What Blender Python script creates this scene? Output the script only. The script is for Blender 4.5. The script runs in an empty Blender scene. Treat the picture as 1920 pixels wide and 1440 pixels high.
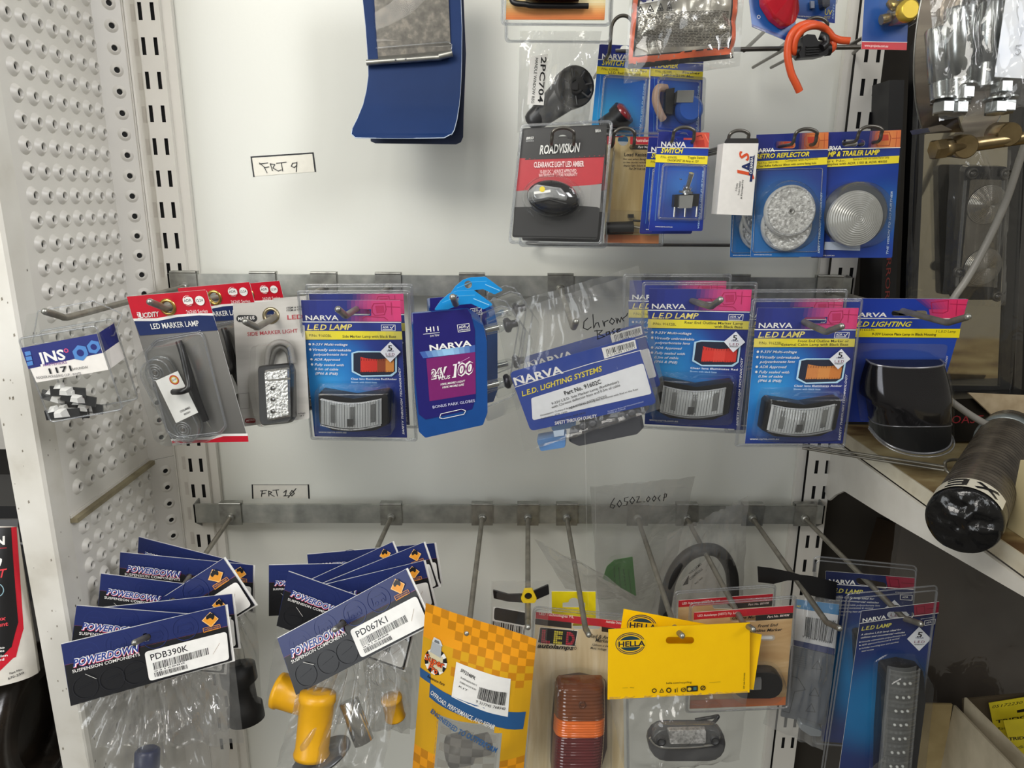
import bpy, math, random
import numpy as np
from mathutils import Vector, Matrix, noise, geometry
R = math.radians
SC = bpy.context.scene
COL = SC.collection

# ---------------------------------------------------------------- camera
F_PX, PITCH, YAW, ROLL = 1345.853, -14.50705, 0.76594, 0.44282     # image 1920x1440
CAM = np.array([0.0, -1.0, 0.0])
def _cam_axes():
    p, y, r = R(PITCH), R(YAW), R(ROLL)
    f = np.array([math.sin(y)*math.cos(p), math.cos(y)*math.cos(p), math.sin(p)])
    rt = np.array([math.cos(y), -math.sin(y), 0.0]); up = np.cross(rt, f)
    return math.cos(r)*rt + math.sin(r)*up, -math.sin(r)*rt + math.cos(r)*up, f
RT, UP, FW = _cam_axes()
cd = bpy.data.cameras.new('camera'); cam = bpy.data.objects.new('camera', cd); COL.objects.link(cam)
cd.sensor_width = 36.0; cd.lens = F_PX/1920*36.0; cd.clip_start = 0.01
cam.matrix_world = Matrix(((RT[0], UP[0], -FW[0], CAM[0]), (RT[1], UP[1], -FW[1], CAM[1]), (RT[2], UP[2], -FW[2], CAM[2]), (0, 0, 0, 1)))
SC.camera = cam
SC.view_settings.view_transform = 'Standard'; SC.view_settings.look = 'None'
SC.view_settings.gamma = 1.0; SC.view_settings.use_curve_mapping = False
SC.view_settings.exposure = 0.0
SC.cycles.transparent_max_bounces = 40

# ---------------------------------------------------------------- light
def world():
    w = bpy.data.worlds.new('shop'); SC.world = w; w.use_nodes = True
    nt = w.node_tree; nt.nodes.clear()
    o = nt.nodes.new('ShaderNodeOutputWorld'); b = nt.nodes.new('ShaderNodeBackground')
    tc = nt.nodes.new('ShaderNodeTexCoord'); sp = nt.nodes.new('ShaderNodeSeparateXYZ')
    mr = nt.nodes.new('ShaderNodeMapRange'); mr.inputs[1].default_value = -0.6; mr.inputs[2].default_value = 0.8
    rp = nt.nodes.new('ShaderNodeValToRGB')
    rp.color_ramp.elements[0].color = (0.07, 0.066, 0.062, 1); rp.color_ramp.elements[1].color = (0.36, 0.35, 0.33, 1); e_ = rp.color_ramp.elements.new(0.44); e_.color = (0.50, 0.47, 0.40, 1)
    nt.links.new(tc.outputs['Generated'], sp.inputs[0]); nt.links.new(sp.outputs[2], mr.inputs[0])
    nt.links.new(mr.outputs[0], rp.inputs[0]); nt.links.new(rp.outputs[0], b.inputs[0])
    b.inputs[1].default_value = 0.62; nt.links.new(b.outputs[0], o.inputs[0])
world()
def area(name, loc, tgt, sx, sy, power, col=(1, 1, 1), spread=math.pi):
    l = bpy.data.lights.new(name, 'AREA'); l.shape = 'RECTANGLE'; l.size = sx; l.size_y = sy; l.energy = power; l.color = col; l.spread = spread
    o = bpy.data.objects.new(name, l); COL.objects.link(o); o.location = loc
    o.rotation_euler = (Vector(tgt)-Vector(loc)).to_track_quat('-Z', 'Y').to_euler(); return o
area('ceiling_lamp_main', (-0.88, -1.50, 1.05), (-0.35, 0, -0.2), 1.0, 0.6, 20.5, (1.0, 0.965, 0.90))
for x_, y_ in ((-1.3, -2.0), (0.0, -2.0), (1.2, -2.2)): area('streak_light', (x_, y_, 1.5), (x_*0.7, 0, -0.5), 0.12, 1.3, 3, (1.0, 0.98, 0.95))  # added unseen tube lights, for streak reflections in the clear plastic
area('front_fill_light', (-1.9, -2.6, 0.2), (0.0, 0, -0.35), 1.2, 1.5, 24, (0.93, 0.97, 1.0))  # added low frontal fill, lightens the shadows and the left post
area('side_panel_fill', (1.15, -1.25, 0.95), (-0.62, -0.12, -0.25), 0.4, 0.8, 1.9, (0.98, 0.98, 1.0), 0.9)  # added fill light, aimed at the dimpled side panel to brighten it

# ---------------------------------------------------------------- pixel <-> world
def proj(P):
    d = np.asarray(P, float)-CAM; z = d@FW
    return np.array([960+F_PX*(d@RT)/z, 720-F_PX*(d@UP)/z])
def ray(px, py): return FW + RT*((px-960)/F_PX) - UP*((py-720)/F_PX)
def atY(px, py, Y=0.0):
    d = ray(px, py); return Vector(CAM + d*((Y-CAM[1])/d[1]))
def atX(px, py, X):
    d = ray(px, py); return Vector(CAM + d*((X-CAM[0])/d[0]))
def atZ(px, py, Z):
    d = ray(px, py); return Vector(CAM + d*((Z-CAM[2])/d[2]))
A1, A2, A3, A4 = (0, 0), (440, 0), (920, 0), (1380, 0)
B1, B2, B3, B4 = (0, 480), (440, 480), (920, 480), (1380, 480)
C1, C2, C3, C4 = (0, 960), (440, 960), (920, 960), (1380, 960)

# ---------------------------------------------------------------- materials
def lin(h):
    if isinstance(h, tuple): return h
    h = h.lstrip('#'); o = []
    for i in (0, 2, 4):
        c = int(h[i:i+2], 16)/255; o.append(c/12.92 if c <= 0.04045 else ((c+0.055)/1.055)**2.4)
    return tuple(o)
MC = {}
def _mat(key):
    m = bpy.data.materials.new(key); m.use_nodes = True; nt = m.node_tree; nt.nodes.clear()
    o = nt.nodes.new('ShaderNodeOutputMaterial'); return m, nt, o
def paint(h, rough=0.45, metal=0.0, var=0.06, scale=60.0, bump=0.0, spec=0.5, bscale=None, coat=0.0):
    key = f'paint_{h}_{rough}_{metal}_{var}_{scale}_{bump}_{spec}_{coat}'
    if key in MC: return MC[key]
    m, nt, o = _mat(key); p = nt.nodes.new('ShaderNodeBsdfPrincipled'); nt.links.new(p.outputs[0], o.inputs[0])
    tc = nt.nodes.new('ShaderNodeTexCoord'); n = nt.nodes.new('ShaderNodeTexNoise'); n.inputs['Scale'].default_value = scale; n.inputs['Detail'].default_value = 3
    nt.links.new(tc.outputs['Object'], n.inputs['Vector'])
    c = lin(h); rp = nt.nodes.new('ShaderNodeValToRGB')
    rp.color_ramp.elements[0].position = 0.3; rp.color_ramp.elements[1].position = 0.7
    rp.color_ramp.elements[0].color = tuple(x*(1-var) for x in c)+(1,); rp.color_ramp.elements[1].color = tuple(min(1, x*(1+var)) for x in c)+(1,)
    nt.links.new(n.outputs[0], rp.inputs[0]); nt.links.new(rp.outputs[0], p.inputs['Base Color'])
    p.inputs['Roughness'].default_value = rough; p.inputs['Metallic'].default_value = metal
    p.inputs['Specular IOR Level'].default_value = spec; p.inputs['Coat Weight'].default_value = coat
    if bump:
        n2 = nt.nodes.new('ShaderNodeTexNoise'); n2.inputs['Scale'].default_value = bscale or scale; n2.inputs['Detail'].default_value = 4
        nt.links.new(tc.outputs['Object'], n2.inputs['Vector'])
        b = nt.nodes.new('ShaderNodeBump'); b.inputs['Strength'].default_value = bump; b.inputs['Distance'].default_value = 0.002
        nt.links.new(n2.outputs[0], b.inputs['Height']); nt.links.new(b.outputs[0], p.inputs['Normal'])
    MC[key] = m; return m
def ink(h, rough=0.35): return paint(h, rough, 0, 0.03, 120.0)
def clear(name='clear', tint=(0.97, 0.975, 0.97), haze=0.03, rough=0.08, base=0.03, gain=0.75, bump=0.0, bscale=60, hazecol=(0.85, 0.86, 0.85)):
    """thin clear plastic: transparent + mirror by facing angle + a little white haze"""
    key = 'plastic_'+name
    if key in MC: return MC[key]
    m, nt, o = _mat(key)
    t = nt.nodes.new('ShaderNodeBsdfTransparent'); t.inputs[0].default_value = tint+(1,)
    g = nt.nodes.new('ShaderNodeBsdfGlossy'); g.inputs['Roughness'].default_value = rough
    d = nt.nodes.new('ShaderNodeBsdfDiffuse'); d.inputs[0].default_value = hazecol+(1,)
    lw = nt.nodes.new('ShaderNodeLayerWeight'); lw.inputs[0].default_value = 0.35
    mp = nt.nodes.new('ShaderNodeMath'); mp.operation = 'POWER'; mp.inputs[1].default_value = 2.2
    ma = nt.nodes.new('ShaderNodeMath'); ma.operation = 'MULTIPLY_ADD'; ma.inputs[1].default_value = gain; ma.inputs[2].default_value = base
    ma.use_clamp = True
    nt.links.new(lw.outputs['Facing'], mp.inputs[0]); nt.links.new(mp.outputs[0], ma.inputs[0])
    m1 = nt.nodes.new('ShaderNodeMixShader'); m2 = nt.nodes.new('ShaderNodeMixShader')
    m1.inputs[0].default_value = haze
    nt.links.new(t.outputs[0], m1.inputs[1]); nt.links.new(d.outputs[0], m1.inputs[2])
    nt.links.new(ma.outputs[0], m2.inputs[0]); nt.links.new(m1.outputs[0], m2.inputs[1]); nt.links.new(g.outputs[0], m2.inputs[2])
    if bump:
        tc = nt.nodes.new('ShaderNodeTexCoord'); n = nt.nodes.new('ShaderNodeTexNoise'); n.inputs['Scale'].default_value = bscale; n.inputs['Detail'].default_value = 2
        n.inputs['Distortion'].default_value = 1.0
        nt.links.new(tc.outputs['Object'], n.inputs['Vector'])
        b = nt.nodes.new('ShaderNodeBump'); b.inputs['Strength'].default_value = bump; b.inputs['Distance'].default_value = 0.004
        nt.links.new(n.outputs[0], b.inputs['Height'])
        for x in (g, lw): nt.links.new(b.outputs[0], x.inputs['Normal'])
    nt.links.new(m2.outputs[0], o.inputs[0]); MC[key] = m; return m
def radial(name, cx, cy, rad, stops, rough=0.35, sy=1.0):
    """printed radial colour fade, fixed to the card"""
    key = 'print_'+name
    if key in MC: return MC[key]
    m, nt, o = _mat(key); p = nt.nodes.new('ShaderNodeBsdfPrincipled'); nt.links.new(p.outputs[0], o.inputs[0]); p.inputs['Roughness'].default_value = rough
    tc = nt.nodes.new('ShaderNodeTexCoord'); mp = nt.nodes.new('ShaderNodeMapping'); mp.vector_type = 'POINT'
    mp.inputs['Location'].default_value = (-cx/rad, -cy/rad*sy, 0); mp.inputs['Scale'].default_value = (1/rad, sy/rad, 0)
    g = nt.nodes.new('ShaderNodeTexGradient'); g.gradient_type = 'SPHERICAL'
    rp = nt.nodes.new('ShaderNodeValToRGB'); rp.color_ramp.interpolation = 'EASE'
    e = rp.color_ramp.elements
    while len(e) < len(stops): e.new(0.5)
    for k, (pos, c) in enumerate(stops): e[k].position = pos; e[k].color = lin(c)+(1,)
    nt.links.new(tc.outputs['Object'], mp.inputs[0]); nt.links.new(mp.outputs[0], g.inputs[0]); nt.links.new(g.outputs[1], rp.inputs[0]); nt.links.new(rp.outputs[0], p.inputs['Base Color'])
    MC[key] = m; return m
def ramp_noise(name, stops, scale, rough=0.5, detail=5, metal=0, stretch=(1, 1, 1), bump=0.0, dist=0.0):
    key = 'mottle_'+name
    if key in MC: return MC[key]
    m, nt, o = _mat(key); p = nt.nodes.new('ShaderNodeBsdfPrincipled'); nt.links.new(p.outputs[0], o.inputs[0]); p.inputs['Roughness'].default_value = rough; p.inputs['Metallic'].default_value = metal
    tc = nt.nodes.new('ShaderNodeTexCoord'); mp = nt.nodes.new('ShaderNodeMapping'); mp.inputs['Scale'].default_value = stretch
    n = nt.nodes.new('ShaderNodeTexNoise'); n.inputs['Scale'].default_value = scale; n.inputs['Detail'].default_value = detail; n.inputs['Distortion'].default_value = dist
    rp = nt.nodes.new('ShaderNodeValToRGB'); e = rp.color_ramp.elements
    while len(e) < len(stops): e.new(0.5)
    for k, (pos, c) in enumerate(stops): e[k].position = pos; e[k].color = lin(c)+(1,)
    nt.links.new(tc.outputs['Object'], mp.inputs[0]); nt.links.new(mp.outputs[0], n.inputs[0]); nt.links.new(n.outputs[0], rp.inputs[0]); nt.links.new(rp.outputs[0], p.inputs['Base Color'])
    if bump:
        b = nt.nodes.new('ShaderNodeBump'); b.inputs['Strength'].default_value = bump; b.inputs['Distance'].default_value = 0.002
        nt.links.new(n.outputs[0], b.inputs['Height']); nt.links.new(b.outputs[0], p.inputs['Normal'])
    MC[key] = m; return m

CLR = clear('shell', haze=0.015, rough=0.06, base=0.025, gain=0.55)
CLE = clear('shell_edge', tint=(0.86, 0.87, 0.88), haze=0.10, rough=0.15, base=0.10, gain=0.8, hazecol=(0.62, 0.64, 0.68))
BAG = clear('bag', tint=(0.955, 0.955, 0.95), haze=0.035, rough=0.09, base=0.05, gain=0.8, bump=0.32, bscale=34)
CLS = clear('shell_smoky', haze=0.0, rough=0.05, base=0.012, gain=0.22)
BAG2 = clear('bag_creased', tint=(0.93, 0.93, 0.925), haze=0.05, rough=0.10, base=0.06, gain=0.85, bump=0.5, bscale=34)
BAGH = clear('bag_cloudy', tint=(0.94, 0.94, 0.935), haze=0.09, rough=0.12, base=0.07, gain=0.8, bump=0.45, bscale=38)
LENS = clear('lens', tint=(0.93, 0.94, 0.94), haze=0.05, rough=0.05, base=0.10, gain=0.8)
STEEL = ramp_noise('zinc', [(0.3, '#8d8d88'), (0.7, '#b5b5ae')], 70, 0.38, metal=0.85, stretch=(1, 3, 1))
GALV = ramp_noise('galvanised', [(0.3, '#93958f'), (0.55, '#adaea8'), (0.75, '#c2c2ba')], 45, 0.42, metal=0.7, detail=6)
RODM = ramp_noise('hook_rod', [(0.3, '#77736a'), (0.7, '#989387')], 60, 0.40, metal=0.6)
CHROME = paint('#d6d6d4', 0.10, 1.0, 0.02)
BLACK = paint('#141416', 0.35); RUBBER = paint('#1b1b1c', 0.55, var=0.15); DGREY = paint('#2c2c2e', 0.5)
WHITE = ink('#f1f0ec'); INKB = ink('#17181c'); YEL = ink('#f4e21c')

# ---------------------------------------------------------------- mesh builder
_tc = {}
def _font(string, bold, italic):
    k = (string, bold, italic)
    if k in _tc: return _tc[k]
    cu = bpy.data.curves.new('t', 'FONT'); cu.body = string; cu.size = 1.0; cu.resolution_u = 2; cu.fill_mode = 'FRONT'
    cu.offset = 0.009*bold; cu.shear = 0.28*italic
    ob = bpy.data.objects.new('t', cu); COL.objects.link(ob)
    dg = bpy.context.evaluated_depsgraph_get(); me = ob.evaluated_get(dg).to_mesh()
    v = [(a.co.x, a.co.y) for a in me.vertices]; f = [tuple(p.vertices) for p in me.polygons]
    bpy.data.objects.remove(ob); bpy.data.curves.remove(cu)
    _tc[k] = (v, f); return _tc[k]
CAPH = 0.73
def circle(cx, cy, r, n=24, ry=None, a0=0.0):
    ry = r if ry is None else ry
    return [(cx+r*math.cos(a0+2*math.pi*k/n), cy+ry*math.sin(a0+2*math.pi*k/n)) for k in range(n)]
def rounded(pts, r, n=5):
    """round the corners of a 2D polygon"""
    out = []; N = len(pts)
    rs = r if isinstance(r, (list, tuple)) else [r]*N
    for i in range(N):
        p = Vector(pts[i][:2]); a = Vector(pts[i-1][:2])-p; b = Vector(pts[(i+1) % N][:2])-p
        la, lb = a.length, b.length; a /= la; b /= lb
        ang = a.angle(b); q = min(rs[i]/max(math.tan(ang/2), 1e-3), la*0.49, lb*0.49)
        if q < 1e-7: out.append(tuple(p)); continue
        s, e = p+a*q, p+b*q
        for k in range(n+1):
            t = k/n; out.append(tuple(s*(1-t)**2 + p*2*t*(1-t) + e*t*t))
    return out
class MB:
    def __init__(s, name, pk=None, parent=None, smooth=False, label=None):
        s.name, s.pk, s.parent, s.smooth, s.label = name, pk, parent, smooth, label
        s.v, s.f, s.m, s.mats, s.sm, s.top = [], [], [], [], [], 0.0
    def mi(s, mat):
        if isinstance(mat, str): mat = ink(mat)
        if mat not in s.mats: s.mats.append(mat)
        return s.mats.index(mat)
    def add(s, verts, faces, mat, smooth=False):
        o = len(s.v); s.v += [tuple(v) for v in verts]; k = s.mi(mat)
        for f in faces: s.f.append(tuple(i+o for i in f)); s.m.append(k); s.sm.append(smooth)
    # --- generic solids, local metres
    def poly(s, pts, mat): s.add(pts, [tuple(range(len(pts)))], mat)
    def poly_holes(s, outer, holes, z, mat, flip=False):
        loops = [[Vector((p[0], p[1], 0)) for p in L] for L in [outer]+holes]
        tris = geometry.tessellate_polygon(loops); vs = [(p[0], p[1], z) for L in loops for p in L]
        if flip: tris = [t[::-1] for t in tris]
        s.add(vs, tris, mat)
    def prism(s, pts, z0, z1, mat, holes=(), side=None):
        s.poly_holes(pts, list(holes), z1, mat); s.poly_holes(pts, list(holes), z0, mat, True)
        for L in [pts]+list(holes):
            n = len(L); s.add([(p[0], p[1], z0) for p in L]+[(p[0], p[1], z1) for p in L], [(i, (i+1) % n, n+(i+1) % n, n+i) for i in range(n)], side or mat)
    def box(s, a, b, mat):
        x0, y0, z0 = a; x1, y1, z1 = b
        s.add([(x0, y0, z0), (x1, y0, z0), (x1, y1, z0), (x0, y1, z0), (x0, y0, z1), (x1, y0, z1), (x1, y1, z1), (x0, y1, z1)],
              [(0, 3, 2, 1), (4, 5, 6, 7), (0, 1, 5, 4), (1, 2, 6, 5), (2, 3, 7, 6), (3, 0, 4, 7)], mat)
    def hexa(s, a, b, mat):
        """solid between two quads (4 points each)"""
        s.add(list(a)+list(b), [(3, 2, 1, 0), (4, 5, 6, 7), (0, 1, 5, 4), (1, 2, 6, 5), (2, 3, 7, 6), (3, 0, 4, 7)], mat)
    def loops(s, L, mat, cap0=False, cap1=True, smooth=True, closed=True):
        n = len(L[0]); vs = [p for l in L for p in l]; fs = []
        for j in range(len(L)-1):
            for i in range(n if closed else n-1):
                fs.append((j*n+i, j*n+(i+1) % n, (j+1)*n+(i+1) % n, (j+1)*n+i))
        s.add(vs, fs, mat, smooth)
        if cap0: s.add(L[0], [tuple(range(n))[::-1]], mat)
        if cap1: s.add(L[-1], [tuple(range(n))], mat)
    def tube(s, path, r, mat, seg=8, caps=True, closed=False):
        P = [Vector(p) for p in path]; n = len(P); L = []
        rs = r if isinstance(r, (list, tuple)) else [r]*n
        t0 = (P[1]-P[0]).normalized(); ref = Vector((0, 0, 1)) if abs(t0.z) < 0.9 else Vector((1, 0, 0))
        x = t0.cross(ref).normalized()
        for i in range(n):
            if closed: t = (P[(i+1) % n]-P[i-1])
            else: t = (P[min(i+1, n-1)]-P[max(i-1, 0)])
            t = t.normalized() if t.length > 0 else t0
            x = (x-t*x.dot(t)).normalized(); y = t.cross(x)
            L.append([tuple(P[i]+(x*math.cos(2*math.pi*k/seg)+y*math.sin(2*math.pi*k/seg))*rs[i]) for k in range(seg)])
        if closed: L.append(L[0]); caps = False
        s.loops(L, mat, caps, caps)
    def lathe(s, prof, org, axis, mat, seg=24, cap0=True, cap1=True, smooth=True):
        o = Vector(org); a = Vector(axis).normalized(); ref = Vector((0, 0, 1)) if abs(a.z) < 0.9 else Vector((1, 0, 0))
        x = a.cross(ref).normalized(); y = a.cross(x)
        L = [[tuple(o+a*h+(x*math.cos(2*math.pi*k/seg)+y*math.sin(2*math.pi*k/seg))*max(r, 1e-5)) for k in range(seg)] for r, h in prof]
        s.loops(L, mat, cap0, cap1, smooth)
    def ball(s, c, r, mat, seg=12, ring=7, sc=(1, 1, 1)):
        L = []
        for j in range(ring+1):
            a = math.pi*(j/ring)-math.pi/2; rr = max(math.cos(a), 1e-3)
            L.append([(c[0]+r*rr*math.cos(2*math.pi*k/seg)*sc[0], c[1]+r*rr*math.sin(2*math.pi*k/seg)*sc[1], c[2]+r*math.sin(a)*sc[2]) for k in range(seg)])
        s.loops(L, mat, True, True)
    def grid(s, fn, nu, nv, mat, smooth=True, flip=False):
        vs = [fn(i/nu, j/nv) for j in range(nv+1) for i in range(nu+1)]
        fs = [(j*(nu+1)+i, j*(nu+1)+i+1, (j+1)*(nu+1)+i+1, (j+1)*(nu+1)+i) for j in range(nv) for i in range(nu)]
        if flip: fs = [f[::-1] for f in fs]
        s.add(vs, fs, mat, smooth)
    # --- drawn on the thing's own plane; points read in the photograph
    def L2(s, pts, z=0.0): return [s.pk.L(p, z)[:2] for p in pts]
    def P(s, pts, mat, z=None):
        z = s.pk.z(z); s.poly([(a, b, z) for a, b in s.L2(pts, z)], mat); return s
    def RP(s, pts, r, mat, z=None):
        z = s.pk.z(z); s.poly([(a, b, z) for a, b in rounded(s.L2(pts, z), r*s.pk.mpp)], mat); return s
    def C(s, c, r, mat, z=None, n=24, ry=None):
        z = s.pk.z(z); x, y = s.pk.L(c, z)[:2]; k = s.pk.mpp
        s.poly([(a, b, z) for a, b in circle(x, y, r*k, n, (ry or r)*k)], mat); return s
    def ring(s, c, r0, r1, mat, z=None, n=32):
        z = s.pk.z(z); x, y = s.pk.L(c, z)[:2]; k = s.pk.mpp
        a, b = circle(x, y, r0*k, n), circle(x, y, r1*k, n)
        s.add([(p[0], p[1], z) for p in a+b], [(i, (i+1) % n, n+(i+1) % n, n+i) for i in range(n)], mat); return s
    def line(s, pts, w, mat, z=None, closed=False):
        """stroke of width w (crop pixels)"""
        z = s.pk.z(z); Q = [Vector(p) for p in s.L2(pts, z)]; h = w*s.pk.mpp/2
        if closed: Q = Q+[Q[0]]
        for a, b in zip(Q[:-1], Q[1:]):
            d = (b-a)
            if d.length < 1e-9: continue
            d.normalize(); n = Vector((-d.y, d.x))*h; e = d*h*0.9
            s.add([(p.x, p.y, z) for p in (a-n-e, b-n+e, b+n+e, a+n-e)], [(0, 1, 2, 3)], mat)
        return s
    def hgrad(s, q, cols, mat_rough=0.35, n=5, z=None):
        """printed strip fading through several colours, q = TL TR BR BL"""
        z = s.pk.z(z); tl, tr, br, bl = [Vector(p) for p in q]; k = (len(cols)-1)*n
        for i in range(k):
            j, t = divmod(i, n); c0, c1 = lin(cols[j]), lin(cols[j+1]); t = (t+0.5)/n
            c = tuple(round(a+(b-a)*t, 4) for a, b in zip(c0, c1)); u, w = i/k, (i+1)/k
            m = paint(c, mat_rough, 0, 0.02)
            s.P([tl.lerp(tr, u), tl.lerp(tr, w), bl.lerp(br, w), bl.lerp(br, u)], m, z)
        return s
    def T(s, string, p0, p1, h, mat, bold=1, italic=0, z=None):
        """lettering: baseline from p0 to p1 (or None), cap height h in crop pixels"""
        z = s.pk.z(z); v, f = _font(string, bold, italic)
        if not v: return s
        a = Vector(s.pk.L(p0, z)[:2]); x0 = min(q[0] for q in v); x1 = max(q[0] for q in v); ky = h*s.pk.mpp/CAPH
        if p1 is None: kx = ky; d = Vector(s.pk.udir(p0))
        else:
            d = Vector(s.pk.L(p1, z)[:2])-a; kx = d.length/(x1-x0); d.normalize()
        n = Vector((-d.y, d.x))
        s.add([(*(a+d*((q[0]-x0)*kx)+n*(q[1]*ky)), z) for q in v], f, mat); return s
    def bars(s, q, seed, mat, n=34, z=None):
        """bar code stripes inside quad q"""
        rnd = random.Random(seed); tl, tr, br, bl = [Vector(p) for p in q]; x = 0.0; z = s.pk.z(z)
        while x < 1:
            w = rnd.choice((1, 1, 2, 3))/(n*3.2); g = rnd.choice((1, 1, 2))/(n*2.6); e = min(1, x+w)
            s.P([tl.lerp(tr, x), tl.lerp(tr, e), bl.lerp(br, e), bl.lerp(br, x)], mat, z); x += w+g
        return s
    def slab(s, pts, z0, z1, mat, r=0, holes=(), side=None, lholes=()):
        p = s.L2(pts, z1)
        if r: p = rounded(p, r*s.pk.mpp)
        s.prism(p, z0, z1, mat, [s.L2(h, z1) for h in holes]+list(lholes), side); return s
    def dome(s, pts, prof, mat, r=0, cap=True, base=False, cen=None, smooth=True):
        """stacked loops: prof = [(scale, z)...]"""
        p = s.L2(pts, prof[0][1])
        if r: p = rounded(p, r*s.pk.mpp)
        if cen: cx, cy = s.pk.L(cen, prof[0][1])[:2]
        else: cx = sum(a for a, b in p)/len(p); cy = sum(b for a, b in p)/len(p)
        s.loops([[(cx+(a-cx)*k, cy+(b-cy)*k, z) for a, b in p] for k, z in prof], mat, base, cap, smooth); return s
    def wire(s, pts, r, mat, seg=8, closed=False):
        """tube through (crop x, crop y, z metres above the plane)"""
        P = [Vector(s.pk.L(p[:2], p[2])) for p in pts]
        s.tube(smooth_path(P, closed), r, mat, seg, closed=closed); return s
    def done(s, root=None, name=None):
        me = bpy.data.meshes.new(name or s.name); me.from_pydata(s.v, [], s.f)
        for m in s.mats: me.materials.append(m)
        me.polygons.foreach_set('material_index', s.m); me.polygons.foreach_set('use_smooth', s.sm)
        me.update(); o = bpy.data.objects.new(name or s.name, me); COL.objects.link(o)
        if root: o.parent = root
        if s.label: o['label'] = s.label
        return o
def smooth_path(P, closed=False, k=6):
    P = [Vector(p) for p in P]
    n = len(P)
    if n < 3: return P
    out = []
    for i in range(n if closed else n-1):
        p0 = P[i-1] if (i or closed) else P[0]; p1 = P[i]; p2 = P[(i+1) % n]; p3 = P[(i+2) % n] if (closed or i+2 < n) else P[-1]
        for j in range(k):
            t = j/k; out.append(0.5*((2*p1)+(p2-p0)*t+(2*p0-5*p1+4*p2-p3)*t*t+(3*p1-p0-3*p2+p3)*t**3))
    if not closed: out.append(P[-1])
    return out
def tag(o, label=None, cat=None, group=None, kind=None):
    for k, v in (('label', label), ('category', cat), ('group', group), ('kind', kind)):
        if v: o[k] = v
    return o
def empty(name, loc=(0, 0, 0), label=None, cat=None, group=None):
    o = bpy.data.objects.new(name, None); COL.objects.link(o); o.location = loc; o.empty_display_size = 0.03
    return tag(o, label, cat, group)
def children(o): return [c for c in bpy.data.objects if c.parent == o]
def copy_tree(o, parent=None):
    kids = children(o); c = o.copy(); COL.objects.link(c)
    if parent: c.parent = parent; c.matrix_parent_inverse = o.matrix_parent_inverse.copy()
    for k in kids: copy_tree(k, c)
    return c

# ---------------------------------------------------------------- pose of a flat thing from its four corners
def solve_pose(q, Y, lean=0.0, yaw=0.0, sig=0.10):
    q = np.array(q, float); c0 = q.mean(0)
    def build(p):
        P = np.array(atY(p[0]+c0[0], p[1]+c0[1], Y)); cl, sl = math.cos(p[2]), math.sin(p[2]); cy, sy = math.cos(p[3]), math.sin(p[3]); cr, sr = math.cos(p[4]), math.sin(p[4])
        u = np.array([1, 0, 0.]); v = np.array([0, 0, 1.]); n = np.array([0, -1., 0])
        u, v = cr*u+sr*v, -sr*u+cr*v
        def rx(a): return np.array([a[0], cl*a[1]-sl*a[2], sl*a[1]+cl*a[2]])
        def rz(a): return np.array([cy*a[0]-sy*a[1], sy*a[0]+cy*a[1], a[2]])
        u, v, n = [rz(rx(a)) for a in (u, v, n)]
        return P, u, v, n
    def res(p):
        P, u, v, n = build(p); w, h = p[5], p[6]
        C = [P-u*w/2+v*h/2, P+u*w/2+v*h/2, P+u*w/2-v*h/2, P-u*w/2-v*h/2]
        r = [x for c, t in zip(C, q) for x in (proj(c)-t)]
        return np.array(r+[(p[2]-lean)/sig*2, (p[3]-yaw)/sig*2])
    m = (1+Y)/F_PX; e = q[1]-q[0]
    p = np.array([0, 0, lean, yaw, -math.atan2(e[1], e[0]), np.linalg.norm(e)*m, np.linalg.norm(q[3]-q[0])*m])
    st = np.array([.5, .5, 1e-4, 1e-4, 1e-4, 1e-5, 1e-5])
    for _ in range(12):
        r = res(p); J = np.array([(res(p+np.eye(7)[i]*st[i])-r)/st[i] for i in range(7)]).T
        p = p-np.linalg.lstsq(J, r, rcond=None)[0]
    return build(p)+(p[5], p[6])
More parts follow.
